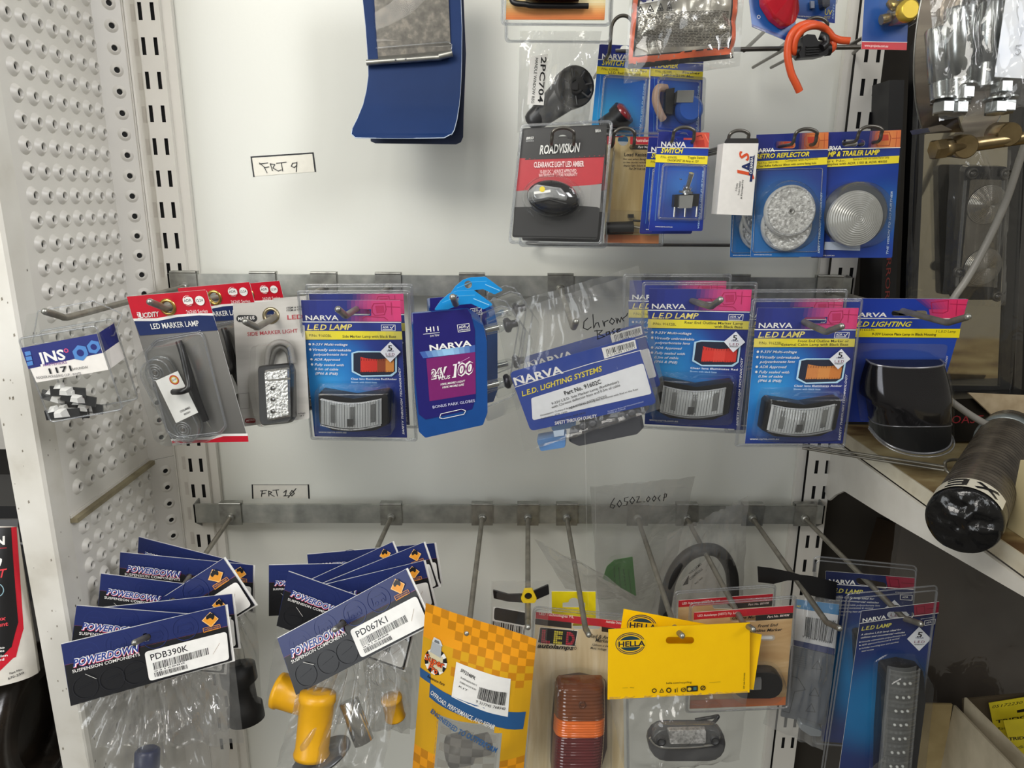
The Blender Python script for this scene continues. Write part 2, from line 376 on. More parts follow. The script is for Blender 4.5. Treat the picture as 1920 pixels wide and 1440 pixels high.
class Pk:
    """one thing on its own plane. quad = TL TR BR BL in crop pixels (three per photo pixel) of crop corner org"""
    def __init__(s, name, label, cat, quad, Y, org=(0, 0), group=None, lean=0.0, yaw=0.0, sig=0.10, k=3.0, ref=None):
        s.org, s.k, s.ref = org, k, None
        P, u, v, n, s.w, s.h = solve_pose([s.px(p) for p in quad], Y, lean, yaw, sig)
        s.M = Matrix(((u[0], v[0], n[0], P[0]), (u[1], v[1], n[1], P[1]), (u[2], v[2], n[2], P[2]), (0, 0, 0, 1)))
        s.I = s.M.inverted(); s.cam = s.I @ Vector(CAM); s.quad = quad; s.auto = 0.0
        if ref: s.ref, s.dst, s.quad = ref, quad, ref       # draw in another pack's coordinates
        s.mpp = s.w/max(1e-6, (Vector(s.quad[1])-Vector(s.quad[0])).length)
        s.root = empty(name, label=label, cat=cat, group=group); s.root.matrix_world = s.M; s.parts = []
    def px(s, p):
        if s.ref:
            tl, tr, br, bl = [Vector(q) for q in s.ref]; u = v = 0.5; P = Vector(p[:2])
            for _ in range(6):
                e = P-(tl*(1-u)*(1-v)+tr*u*(1-v)+br*u*v+bl*(1-u)*v); a = (tr-tl)*(1-v)+(br-bl)*v; b = (bl-tl)*(1-u)+(br-tr)*u
                det = a.x*b.y-a.y*b.x; u += (e.x*b.y-e.y*b.x)/det; v += (a.x*e.y-a.y*e.x)/det
            tl, tr, br, bl = [Vector(q) for q in s.dst]; p = tl*(1-u)*(1-v)+tr*u*(1-v)+br*u*v+bl*(1-u)*v
        return (s.org[0]+p[0]/s.k, s.org[1]+p[1]/s.k)
    def L(s, p, z=0.0):
        x, y = s.px(p[:2]); d = s.I.to_3x3() @ Vector(ray(x, y)); t = (z-s.cam.z)/d.z
        return tuple(s.cam+d*t)
    def udir(s, p):
        a = s.L(p); b = s.L((p[0]+10, p[1])); q = Vector(s.quad[1])-Vector(s.quad[0]); c = s.L((p[0]+q.x*0.1, p[1]+q.y*0.1))
        return (Vector(c[:2])-Vector(a[:2])).normalized()
    def z(s, z):
        if z is None:
            s.auto += 0.00006; return s.auto
        return z
    def q(s, a, b, c, d, inset=0):
        """sub-quad of the outline by fractions: left, top, right, bottom"""
        tl, tr, br, bl = [Vector(p) for p in s.quad]
        f = lambda x, y: tuple(tl.lerp(tr, x).lerp(bl.lerp(br, x), y))
        return [f(a, b), f(c, b), f(c, d), f(a, d)]
    def f(s, x, y):
        tl, tr, br, bl = [Vector(p) for p in s.quad]; return tuple(tl.lerp(tr, x).lerp(bl.lerp(br, x), y))
    def part(s, name, parent=None, label=None):
        m = MB(name, s, parent, label=label); s.parts.append(m); return m
    def finish(s):
        made = {}
        for m in s.parts:
            if not m.v: continue
            made[id(m)] = m.done(made[id(m.parent)] if m.parent else s.root)
        return s.root
    def hook_hole(s, rod, r=0.0048, n=14):
        """hole where a hook rod passes through this card"""
        P = [s.I @ Vector(p) for p in rod]
        for a, b in zip(P[:-1], P[1:]):
            if a.z*b.z <= 0 and a.z != b.z:
                c = a.lerp(b, a.z/(a.z-b.z)); hw, hh = s.w/2-r*1.2, s.h/2-r*1.2
                if abs(c.x) < hw and abs(c.y) < hh: return [circle(c.x, c.y, r, n)]
        return []
    # common pieces
    def card(s, mat, quad=None, r=0, t=0.0006, holes=(), name='card', side=None, lholes=()):
        m = s.part(name); m.slab(quad or s.quad, -t, 0.0, mat, r, holes, side or WHITE, lholes); s.auto = 0.0001; return m
    def shell(s, quad, r=14, t=0.0045, name='blister', parent=None):
        """clear clamshell: two sheets and a ribbed rim"""
        m = s.part(name, parent); q_ = [tuple(q) for q in quad]; p = rounded(m.L2(q_, t), r*s.mpp, 6); cx = sum(a for a, b in p)/len(p); cy = sum(b for a, b in p)/len(p)
        m.poly([(a, b, t*0.72) for a, b in p], CLR)
        for k, zz, rr in ((1.0, t*0.5, 0.0011), (0.975, t*0.8, 0.0009)):
            m.tube([(cx+(a-cx)*k, cy+(b-cy)*k, zz) for a, b in p], rr, CLE, 6, closed=True)
        return m
def dup(root, d=(0, 0, 0), rot=0.0, label=None, piv=(0, 0, 0)):
    """copy of a thing moved in its own frame"""
    c = copy_tree(root); M = root.matrix_world.copy() if root.matrix_world else root.matrix_basis.copy()
    c.matrix_world = root.matrix_basis @ Matrix.Translation(Vector(d)) @ Matrix.Translation(Vector(piv)) @ Matrix.Rotation(rot, 4, 'Z') @ Matrix.Translation(-Vector(piv))
    if label: c['label'] = label
    return c
def dupw(root, d=(0, 0, 0), label=None, rot=0.0):
    """copy of a thing moved in the room"""
    c = copy_tree(root); c.matrix_world = Matrix.Translation(Vector(d)) @ root.matrix_basis @ Matrix.Rotation(rot, 4, 'Z')
    if label: c['label'] = label
    return c
def bag_mesh(m, quad, thick, seed, mat=None, nu=26, nv=30, wr=1.0, z0=0.0, top=0.15, gather=0.0, folds=5, back=True, bottom=0.5, pinch=None):
    """wrinkled clear bag: front and back film between four corners; top = how flat the top is, gather = fan folds running from the top"""
    mat = mat or BAG; pk = m.pk; tl, tr, br, bl = [Vector(p) for p in quad]; rnd = random.Random(seed); off = Vector((rnd.random()*40, rnd.random()*40, 0)); ph = rnd.random()*6
    def f(side):
        def fn(u, v):
            edge = max(0.0, 1-abs(2*u-1)**2.6); prof = min(1.0, (v/max(top, 1e-3)))**1.2 if top > 0 else 1.0
            prof *= min(1.0, ((1-v)/0.16))**bottom if v > 0.84 else 1.0
            px = tl.lerp(tr, u).lerp(bl.lerp(br, u), v)
            nn = noise.noise(Vector((u*3.1, v*3.1, side*3))+off); n2 = noise.noise(Vector((u*9, v*4.5, side*7+2))+off)
            rd = 1-abs(noise.noise(Vector((u*5+v*2.2, v*2.6-u*1.1, 5+side))+off)*2.0)
            fan = math.sin((u-0.5)*folds*6.28/(0.35+0.65*v)+ph)*gather
            z = side*thick*edge*prof*(0.8+0.5*nn) + wr*edge*(0.0035*nn+0.0018*n2+0.0028*rd*rd) + fan*edge*0.004*(1-v*0.5)
            j = Vector((noise.noise(Vector((v*6, seed, 0)))*7*(0.5-u)*1.2, noise.noise(Vector((u*7, seed, 9)))*8*abs(v-0.4)))
            x, y, _ = pk.L(tuple(px+j*wr), z0); return (x, y, z0+z)
        return fn
    m.grid(f(1), nu, nv, mat, flip=True)
    if back: m.grid(f(-1), nu, nv, mat)
    return m

# ================================================================ the setting
def struct(mb):
    o = mb.done(); o['kind'] = 'structure'; return o
PANEL = paint('#e6e7df', 0.24, 0, 0.012, 6.0, 0.05, bscale=180)
POST = paint('#e3e0d8', 0.42, 0, 0.03, 14.0, 0.08, bscale=120)
DIRTY = ramp_noise('dirty_enamel', [(0.25, '#b9b3a4'), (0.45, '#dcd9d0'), (0.7, '#e9e7e0')], 9, 0.45, detail=8)
m = MB('wall_back'); m.box((-0.4335, 0.0, -1.35), (0.4435, 0.012, 0.75), PANEL); struct(m)
m = MB('wall_rear'); m.box((-1.6, 0.32, -1.35), (1.9, 0.34, 1.0), paint('#3a3733', 0.8)); struct(m)
m = MB('floor'); m.box((-2.2, -1.6, -1.37), (2.2, 0.40, -1.35), ramp_noise('concrete_floor', [(0.3, '#6a6661'), (0.7, '#85817a')], 6, 0.7)); struct(m)

def slotted_face(m, x0, x1, y, zs, cols, w, h, mat, z0=-1.34, z1=0.70):
    """sheet with real slots"""
    zs = sorted(zs); xs = [x0]+[v for c in cols for v in (c-w/2, c+w/2)]+[x1]; z = z0
    def q(a, b, c, d): m.add([(a, y, b), (c, y, b), (c, y, d), (a, y, d)], [(0, 1, 2, 3)], mat)
    for zz in zs:
        q(x0, z, x1, zz-h/2); z = zz+h/2
        for i in range(0, len(xs), 2): q(xs[i], zz-h/2, xs[i+1], zz+h/2)
    q(x0, z, x1, z1)
SLOT_Z = [0.2215-0.0400*k for k in range(-11, 28)]
DARK = paint('#0e0e0f', 0.8)  # lines slots and dimple holes: the shade inside is put into the colour
def upright(name, label, prof, xf0, xf1, cols, faint=None):
    """slotted shelf upright: a folded section of sheet steel"""
    root = empty(name, (xf0, 0, -1.34), label, 'shelf upright')
    m = MB('post', parent=None); n = len(prof)
    m.loops([[(x, y, -1.34) for x, y in prof], [(x, y, 0.70) for x, y in prof]], POST, False, False, smooth=False, closed=False)
    slotted_face(m, xf0, xf1, -0.016, SLOT_Z, cols, 0.0048, 0.0205, POST)
    m.box((xf0+0.001, -0.0125, -1.33), (xf1-0.001, -0.011, 0.69), DARK)
    if faint:
        for z in SLOT_Z:
            a, b = Vector(faint[0]), Vector(faint[1]); p = a.lerp(b, 0.35); q = a.lerp(b, 0.65)
            m.add([(p.x, p.y-0.0003, z-0.010), (q.x, q.y-0.0003, z-0.010), (q.x, q.y-0.0003, z+0.010), (p.x, p.y-0.0003, z+0.010)], [(0, 1, 2, 3)], paint('#d3cec6', 0.5))
    o = m.done(root); o.matrix_parent_inverse = Matrix.Translation(-root.location); return root
upright('slotted_upright', 'white slotted steel upright beside the dimpled side panel, left of the white back panel',
        [(-0.478, -0.004), (-0.4757, -0.0085), (-0.474, -0.0065), (-0.458, -0.0065), (-0.4575, -0.016)], -0.4575, -0.4310, (-0.4525, -0.4372), ((-0.474, -0.0066), (-0.458, -0.0066)))
m = MB('trim_left'); m.box((-0.4310, -0.0162, -1.34), (-0.4285, -0.001, 0.70), POST); m.box((-0.4285, -0.009, -1.34), (-0.4165, -0.0005, 0.70), POST); struct(m)
upright('slotted_upright', 'white slotted steel upright at the right end of the white back panel',
        [(0.4835, 0.03), (0.4835, -0.016)], 0.4475, 0.4835, (0.4610, 0.4765))
m = MB('trim_right'); m.box((0.436, -0.009, -1.34), (0.4475, -0.0005, 0.70), POST); struct(m)

# dimpled side panels: plane X = -0.505, nine dimples deep, plus the folded strip that faces the aisle
XS = -0.505; DIMPLE = paint('#dcd9d2', 0.38, 0, 0.03, 20.0)
def dimple(m, c, e1, e2, nrm, r=0.0098, h=0.0048):
    c, e1, e2, nrm = Vector(c), Vector(e1), Vector(e2), Vector(nrm); L = []
    for rr, hh in ((r, 0.0), (r*0.86, h*0.30), (r*0.66, h*0.84), (r*0.54, h), (r*0.45, h*0.95), (r*0.42, h*0.2)):
        L.append([tuple(c+nrm*hh+(e1*math.cos(2*math.pi*k/16)+e2*math.sin(2*math.pi*k/16))*rr) for k in range(16)])
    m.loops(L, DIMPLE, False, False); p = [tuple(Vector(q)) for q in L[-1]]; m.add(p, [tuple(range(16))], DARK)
def side_panel(label, z0, z1, rows):
    root = empty('dimpled_side_panel', (XS, -0.12, z0), label, 'side panel'); inv = Matrix.Translation(-root.location)
    m = MB('sheet'); m.box((XS-0.0012, -0.224, z0), (XS, -0.030, z1), DIMPLE)
    Y = [-0.199+0.0270*k for k in range(-0, 7)]+[-0.038]
    for z in rows:
        for k in range(-1, 7):
            y = -0.199+0.0262*k
            if y > -0.224+0.004: dimple(m, (XS, y, z), (0, 1, 0), (0, 0, 1), (1, 0, 0))
    o = m.done(root); o.matrix_parent_inverse = inv
    m = MB('folded_strip'); a, b = Vector((XS, -0.030, 0)), Vector((-0.4775, -0.006, 0)); d = (b-a).normalized(); nn = Vector((d.y, -d.x, 0))
    z0, z1 = (z0-.0048 if z1 > 0 else z0), (z1 if z1 > 0 else z1+.0048)
    m.add([(a.x, a.y, z0), (b.x, b.y, z0), (b.x, b.y, z1), (a.x, a.y, z1)], [(0, 1, 2, 3)], DIMPLE)
    m.box((-0.4785, -0.0085, z0), (-0.4765, -0.004, z1), DIMPLE)
    c = a.lerp(b, 0.56)
    for z in rows: dimple(m, (c.x, c.y, z), d, (0, 0, 1), nn, 0.0082, 0.0026)
    o = m.done(root); o.matrix_parent_inverse = inv; return root
ZR = [0.0245+0.0257*k for k in range(-28, 25)]
up_ = side_panel('white dimpled steel side panel on the left, above the brown ledge', -0.362, 0.70, [z for z in ZR if z > -0.352])
lo_ = side_panel('white dimpled steel side panel on the left, below the brown ledge', -1.2, -0.372, [z for z in ZR if -1.1 < z < -0.385])
m = MB('panel_ledge'); m.box((XS-0.002, -0.222, -0.3715), (XS+0.009, -0.030, -0.3660), ramp_noise('brown_dirt', [(0.3, '#7a7058'), (0.7, '#a09679')], 40, 0.6))
m.box((XS-0.002, -0.222, -0.3660), (XS+0.002, -0.030, -0.3625), DIMPLE)
tag(m.done(), 'narrow brown dirty ledge running between the two dimpled side panels', 'ledge')
m = MB('front_post'); x0, x1 = -0.541, -0.5045
p = [(x0, -0.2545), (x1-0.003, -0.2545), (x1, -0.2515), (x1, -0.2225), (x1-0.012, -0.2225), (x0, -0.2225)]
m.loops([[(a, b, -1.34) for a, b in p], [(a, b, 0.70) for a, b in p]], DIRTY, True, True, smooth=False)
rnd = random.Random(3)
for k in range(70):                                     # paint chips
    z = rnd.uniform(-0.75, 0.0); y = rnd.uniform(-0.25, -0.225); s = rnd.uniform(0.0003, 0.0011)
    if rnd.random() < 0.5:
        m.add([(x1+0.0002, y-s, z-s*2), (x1+0.0002, y+s, z-s), (x1+0.0002, y+s*0.5, z+s*2), (x1+0.0002, y-s, z+s)], [(0, 1, 2, 3)], paint('#5d564b', 0.7))
    else:
        x = rnd.uniform(x0+0.002, x1-0.004); m.add([(x-s, -0.2547, z-s*2), (x+s, -0.2547, z-s), (x+s*0.5, -0.2547, z+s*2), (x-s, -0.2547, z+s)], [(0, 1, 2, 3)], paint('#8d8678', 0.7))
tag(m.done(), 'chipped white steel front post at the left edge of the dimpled panel', 'shelf post')

# flat hanging rails with end brackets
def rail(z0, z1, label):
    root = empty('hanging_rail', (0, -0.03, z0), label, 'rail'); inv = Matrix.Translation(-root.location)
    m = MB('bar'); m.box((-0.447, -0.0345, z0), (0.472, -0.0300, z1), GALV); m.done(root).matrix_parent_inverse = inv
    for s, x in ((-1, -0.4465), (1, 0.470)):
        m = MB('end_bracket'); h = z1-z0
        m.add([(x, -0.0345, z0), (x, -0.0345, z1), (x, -0.004, z1+0.004), (x, -0.004, z0-0.022),
               (x+0.002, -0.0345, z0), (x+0.002, -0.0345, z1), (x+0.002, -0.004, z1+0.004), (x+0.002, -0.004, z0-0.022)],
              [(0, 1, 2, 3), (7, 6, 5, 4), (0, 4, 5, 1), (1, 5, 6, 2), (2, 6, 7, 3), (3, 7, 4, 0)], paint('#8f908c', 0.5, 0.5))
        m.done(root).matrix_parent_inverse = inv
rail(-0.1275, -0.1005, 'galvanised flat rail carrying the upper row of hooks')
rail(-0.4605, -0.4320, 'galvanised flat rail carrying the lower row of hooks')

RODS = {}
# hooks: folded clip over the rail and a round rod with a turned-up tip
def hook(cx, zr, tip, label, w=0.0345, group=None, droop=0.0, tilt=0.0, ytip=-0.325, kick=0.011, ybase=-0.041):
    """cx = photo x of the clip; tip = photo point of the rod end; ytip its distance from the panel"""
    zc, zt = zr; X = atY(cx, 530 if zr[1] > -0.2 else 958, -0.036).x
    T = atY(tip[0], tip[1], ytip); zb = zc+0.010; r = 0.0033
    root = empty('display_hook', (X, -0.035, zb), label, 'hook', group); inv = Matrix.Translation(-root.location)
    m = MB('clip'); h = zt+0.0035
    m.box((X-w/2, -0.0375, zc-0.002), (X+w/2, -0.0347, h), STEEL); m.box((X-w/2, -0.0346, zt+0.0004), (X+w/2, -0.0262, h), STEEL); m.tube([(X-w/2, -0.0362, h-.0012), (X+w/2, -0.0362, h-.0012)], .0019, STEEL, 8)
    m.box((X-w/2, -0.0298, zt-0.012), (X+w/2, -0.0263, zt+0.0003), STEEL)
    o = m.done(root); o.matrix_parent_inverse = inv
    m = MB('rod'); a = Vector((X, -0.0375, zb)); d = Vector((T.x, ytip, T.z))
    low = Vector((a.x+(d.x-a.x)*0.90, a.y+(d.y-a.y)*0.90, d.z-kick))
    p = [a, a.lerp(low, 0.5), a.lerp(low, 0.93), low+Vector((0, 0, 0.0006)), low.lerp(d, 0.25)+Vector((0, 0, 0.0004)), d]
    m.tube(smooth_path([Vector(v) for v in p], k=4), r, RODM, 10, caps=True); RODS[cx] = smooth_path(p, k=4)
    m.ball(d, r*0.98, STEEL, 10, 5); m.lathe([(0.0062, 0), (0.0062, 0.003), (0.004, 0.0045)], a, (0, -1, 0), STEEL, 12)
    o = m.done(root); o.matrix_parent_inverse = inv; return root
UR, LR = (-0.1275, -0.1005), (-0.4605, -0.4320)
G = None
for cx, tip, what in ((345, (84, 584), 'the bagged clip packet at far left'), (493, (281, 566), 'the red-headed marker lamp packs'),
        (607, (460, 603), 'the grey side marker light packs'), (728, (634, 580), 'the blue pack picturing a red and amber lamp'),
        (885, (849, 557), 'the blue and purple globe box'), (1051, (1080, 603), 'the clear bag marked in black pen'),
        (1233, (1351, 562), 'the blue pack with the red lamp picture'), (1382, (1578, 612), 'the blue pack with the amber lamp picture'),
        (1556, (1815, 594), 'the licence plate lamp pack')):
    hook(cx, UR, tip, 'steel hook on the upper rail holding '+what)
for cx, tip, what in ((432, (252, 1205), 'the left stack of navy header bags'), (733, (628, 1180), 'the middle stack of navy header bags'),
        (904, (875, 1187), 'the orange chequered bag'), (990, (990, 1176), 'the small pack with a black and yellow tie'),
        (1063, (1104, 1190), 'the red and amber tail lamp pack'), (1196, (1279, 1192), 'the bright yellow header cards'),
        (1288, (1412, 1180), 'the front end outline marker packs'), (1412, (1574, 1178), 'the bag with a bar code and black tape'),
        (1510, (1727, 1170), 'the long blue lamp packs at lower right')):
    hook(cx, LR, tip, 'steel hook on the lower rail holding '+what, w=0.031, kick=0.012)

# shelf labels on the panel
def hand(m, strokes, w, mat=None):
    for st in strokes: m.line(st, w, mat or INKB, z=0.0007)
    return m
p = Pk('shelf_label', 'small handwritten shelf tag on the upper part of the panel, boxed in black tape', 'shelf label', [(90, 882), (442, 858), (455, 965), (108, 992)], -0.0005, A2, sig=0.03)
m = p.card(ink('#efecdf'), t=0.0003, name='paper')
m.line([(108, 992), (92, 884), (442, 861), (455, 963)], 7)if False else m.line([(108, 992), (93, 884), (440, 861), (453, 963)], 8, INKB)
hand(m, [[(138, 916), (165, 938), (182, 972)], [(140, 922), (186, 916)], [(166, 944), (192, 938)], [(200, 920), (212, 960)], [(200, 922), (225, 925), (215, 945), (245, 962), (262, 955)],
         [(235, 918), (290, 912)], [(262, 915), (270, 962)], [(350, 915), (325, 918), (318, 935), (335, 942), (348, 930), (350, 912), (346, 965)]], 4)
p.finish()
p = Pk('shelf_label', 'small handwritten shelf tag resting above the lower rail', 'shelf label', [(98, 1285), (416, 1285), (419, 1362), (100, 1362)], -0.0005, B2, sig=0.03)
m = p.card(ink('#e6e3d9'), t=0.0003, name='paper')
m.line([(102, 1362), (99, 1288)], 8, INKB); m.line([(414, 1288), (418, 1362)], 8, INKB); m.line([(99, 1287), (414, 1287)], 3, INKB)
hand(m, [[(145, 1322), (180, 1318)], [(155, 1320), (150, 1352)], [(152, 1338), (172, 1334)], [(190, 1322), (192, 1350)], [(190, 1322), (208, 1328), (196, 1338), (222, 1352)],
         [(215, 1318), (248, 1315)], [(232, 1316), (240, 1350)], [(275, 1330), (290, 1318), (285, 1345), (275, 1350), (305, 1348)], [(322, 1318), (310, 1335), (320, 1350), (335, 1335), (322, 1318)], [(345, 1308), (300, 1358)]], 4)
p.finish()

# ================================================================ things on the upper rail
NQ = [(372, 248), (930, 248), (970, 1022), (450, 1015)]             # outline of the first blue lamp card
RED, NAVY, PINK = '#c4152c', '#1c2a6b', '#e23d7c'
NARVA = radial('blue_lamp_card', -0.032, -0.012, 0.098, [(0.0, '#1b2a78'), (0.30, '#1c3590'), (0.62, '#1476c6'), (1.0, '#2596dd')])
NAVYP = ink('#1d2774')
def stadium(cx, cy, w, h, n=8):
    r = h/2; o = []
    for k in range(n+1): a = math.pi/2-math.pi*k/n; o.append((cx+w/2-r+r*math.cos(a), cy+r*math.sin(a)))
    for k in range(n+1): a = -math.pi/2-math.pi*k/n; o.append((cx-w/2+r+r*math.cos(a), cy+r*math.sin(a)))
    return o
def euro(cx, cy, w=1.0):
    """hang hole: slot with a round bump"""
    o = [(cx-55*w, cy+12*w), (cx-55*w, cy-10*w), (cx-28*w, cy-12*w)]
    o += [(cx+26*w*math.cos(math.pi+math.pi*k/8), cy-14*w+20*w*math.sin(math.pi+math.pi*k/8)) for k in range(9)]
    return o+[(cx+28*w, cy-12*w), (cx+55*w, cy-10*w), (cx+55*w, cy+12*w)]
def brand(m, x0, y0, x1, y1, h, mat=None):
    """wide sans capitals"""
    m.T('NARVA', (x0, y0), (x1, y1), h, mat or WHITE, 2)
def adr(m, x, y, w=78, h=32):
    m.line([(x, y), (x+w, y), (x+w, y+h), (x, y+h)], 3, WHITE, closed=True); m.T('ADR', (x+7, y+18), (x+42, y+18), 12, WHITE, 2)
    m.line([(x+50, y+12), (x+58, y+19), (x+70, y+5)], 4, WHITE); m.line([(x+8, y+25), (x+62, y+25)], 3, WHITE)
def diamond(m, cx, cy, r):
    m.P([(cx, cy-r), (cx+r, cy), (cx, cy+r), (cx-r, cy)], '#e9ecf3')
    m.T('5', (cx-r*.2, cy-r*.14), (cx+r*.22, cy-r*.14), r*.55, INKB, 2); m.T('YEAR', (cx-r*.35, cy-r*.02), (cx+r*.38, cy-r*.02), r*.16, '#39406e', 1)
    m.T('L.E.D', (cx-r*.42, cy+r*.34), (cx+r*.44, cy+r*.34), r*.26, '#7e3050', 1); m.T('WARRANTY', (cx-r*.42, cy+r*.52), (cx+r*.42, cy+r*.52), r*.14, INKB, 1)
def lampart(m, x0, y0, x1, y1, cols):
    """printed picture of a small marker lamp"""
    w, h = x1-x0, y1-y0
    P = lambda a: [(x0+u*w, y0+v*h) for u, v in a]
    m.P(P([(-.05, .02), (.10, -.06), (.9, -.05), (1.04, .03), (1.04, .85), (.92, 1.04), (.2, 1.06), (-.04, .85)]), '#bfe6ff')
    m.P(P([(0, .05), (.12, 0), (.9, 0), (1, .08), (1, .82), (.88, .97), (.2, 1), (0, .8)]), '#17203a')
    n = len(cols)
    for k, c in enumerate(cols):
        a, b = .17+.80*k/n, .17+.80*(k+1)/n; f = lambda u: .20+.10*math.sin((u-.17)/.8*math.pi)
        m.P(P([(a, f(a)), ((a+b)/2, f((a+b)/2)), (b, f(b)), (b, .84), (a, .86)]), c)
    for k in range(14):
        u = .19+.77*k/13; m.line(P([(u, .27), (u, .36)]), 2, '#4a1512'); m.line(P([(u, .80), (u, .87)]), 2, '#4a1512')
BUL = [("9-33V Multi-voltage", 437, 503, 635, 505), ("Virtually unbreakable", 440, 533, 655, 537), ("polycarbonate lens", 443, 560, 635, 560), ("ADR Approved", 447, 588, 595, 590),
       ("Fully sealed with", 450, 617, 615, 620), ("0.5m of cable", 452, 642, 583, 644), ("(IP66 & IP68)", 455, 666, 580, 669)]
REFW = paint('#d3d5d6', .28, .25)
def small_lamp(pk, win=True, seed=0, q=None):
    """curved clear marker lamp on a black base under its own bubble"""
    x0, y0, x1, y1 = q or (490, 735, 890, 962); w, h = x1-x0, y1-y0
    b = pk.part('lamp_base'); out = [(x0, y0+h*.10), (x0+w*.04, y0+h*.02), (x0+w*.5, y0+h*.16), (x1-w*.04, y0+h*.02), (x1, y0+h*.10), (x1-w*.01, y1-h*.20), (x0+w*.80, y1-h*.03), (x0+w*.5, y1), (x0+w*.2, y1-h*.03), (x0+w*.015, y1-h*.2)]
    b.dome(out, [(1.0, 0.001), (1.0, 0.014), (0.95, 0.018)], BLACK, 18)
    c = pk.part('reflector')
    N = 16
    def surf(u, v, z0, bulge):
        xx = x0+w*(.06+.83*u); yy = y0+h*(.15+.62*v)+h*.10*math.sin(u*math.pi); return pk.L((xx, yy), 0)[:2]+(z0+bulge*math.sin(u*math.pi)*(.6+.4*math.sin(v*math.pi)),)
    c.grid(lambda u, v: surf(u, v, 0.0185, 0.002), 24, 4, REFW, True, True)
    for k in range(22):
        u = .05+.9*k/21; c.grid(lambda a, bb, u=u: surf(u-.004+.008*a, .03+.94*bb, 0.0189, 0.002), 1, 4, paint('#9a9da1', .2, .4) if k % 4 else paint('#4a4b4e', .2, .4), True, True)
    for k in range(3):
        u = .16+.33*k; c.grid(lambda a, bb, u=u: surf(u+.08*a, .15+.7*bb, 0.0192, 0.002), 3, 3, paint('#9fa2a6', .2, .9), True, True)
    c.grid(lambda a, bb: surf(.44+.10*a, .62+.30*bb, 0.0196, 0.002), 2, 2, BLACK, True, True)
    l = pk.part('lens')
    def ribs(u, v): p = surf(u, v, 0.0225, 0.004); return (p[0], p[1], p[2]+0.0006*math.sin(u*150))
    l.grid(ribs, 96, 6, LENS, True, True)
    for v in (0, 1): l.tube([surf(u/20, v, 0.0222, 0.004) for u in range(21)], 0.0010, CLE, 6)
    for u in (0.03, 0.5, 0.97) if not win else (0.03, 0.97): l.tube([surf(u, v/8, 0.0224, 0.004) for v in range(9)], 0.0010, CLE, 6)
    d = pk.part('bubble'); e = [(x0-14, y0-16), (x1+14, y0-16), (x1+18, y1+8), (x0+w*.5, y1+20), (x0-12, y1+8)]
    d.dome(e, [(1.03, 0.0046), (1.0, 0.006), (0.985, 0.024), (0.95, 0.029), (0.85, 0.0305)], CLR, 22); 
def narva_lamp(label, quad, shell, Y, org, pno, lines, art, cap, lean=0.0, yaw=0.0, front='#e23d7c'):
    pk = Pk('lamp_blister_pack', label, 'blister pack', quad, Y, org, 'blue side and outline marker lamp packs', lean, yaw, ref=NQ)
    hole = stadium(700, 318, 128, 34)
    m = pk.card(NARVA, holes=[[(x, y) for x, y in hole]], r=3)
    # header: dark blue to pink with a truck lamp drawing, the hang hole left open
    def band(x0, x1, col):
        top = lambda x: 249; bot = lambda x: 368
        m.P([(x0, 249), (x1, 249), (x1+(6 if x1 < 640 else 1), 368), (x0+(6 if x0 < 640 else 1), 368)], col)
    m.hgrad([(372, 249), (632, 249), (632, 368), (383, 368)], ['#1d2774', '#20308a', '#1f2b7c'], n=3)
    m.hgrad([(768, 249), (931, 249), (938, 368), (768, 368)], ['#c8447f', front], n=4)
    m.hgrad([(632, 249), (768, 249), (768, 299), (632, 299)], ['#26307e', '#c8447f'], n=6); m.hgrad([(632, 337), (768, 337), (768, 368), (632, 368)], ['#26307e', '#c8447f'], n=6)
    m.line([(772, 290), (782, 268), (845, 265), (852, 300), (842, 330), (790, 335), (775, 318)], 5, '#b31d55', closed=True)
    m.P([(790, 280), (838, 278), (842, 318), (798, 322)], '#bb2a60'); m.line([(855, 285), (928, 288)], 4, '#b31d55'); m.line([(880, 262), (884, 330)], 4, '#b31d55'); m.line([(720, 350), (740, 340), (840, 345), (860, 360)], 4, '#b31d55')
    m.P([(379, 368), (936, 371), (936, 376), (379, 373)], WHITE)
    m.P([(379, 373), (936, 376), (940, 424), (388, 421)], '#1d3288')
    brand(m, 400, 361, 585, 361, 29); m.T('L.E.D LAMP', (407, 416), (662, 414), 33, '#f3e27d', 2, 1); adr(m, 825, 388)
    m.hgrad([(388, 421), (940, 424), (943, 470), (393, 470)], ['#e6d56a', '#f2e330', '#f4e43a', '#d2c65c'], n=4)
    m.T('P/No. '+pno, (420, 454), (545, 456), 16, INKB, 0)
    n = len(lines)
    for k, (t, xa) in enumerate(lines): m.T(t, (xa, 459 if n == 1 else 443+20*k), (908, 460 if n == 1 else 444+20*k), 15, INKB, 1)
    for k, (t, xa, ya, xb, yb) in enumerate(BUL):
        m.T(t, (xa, ya), (xb, yb), 15, WHITE, 1, 1)
        if k in (0, 1, 3, 4): m.C((xa-15, ya-7), 7, WHITE, n=12)
    lampart(m, 668, 542, 903, 672, art); diamond(m, 875, 540, 58)
    m.T(cap, (655, 696), (913, 698), 12, WHITE, 1); m.T('Shown with black base', (655, 714), (800, 716), 11, '#bfe0f5', 0)
    m.T('www.narva.com.au', (472, 995), (628, 997), 13, WHITE, 2); m.T('SAFETY THROUGH TECHNOLOGY', (955, 1004), (932, 625), 12, WHITE, 1, 1)
    small_lamp(pk); pk.ref, r = None, pk.ref; k2, pk.quad = pk.quad, quad
    pk.shell(shell); pk.ref = r; pk.quad = k2
    return pk
def fix_shell(): pass
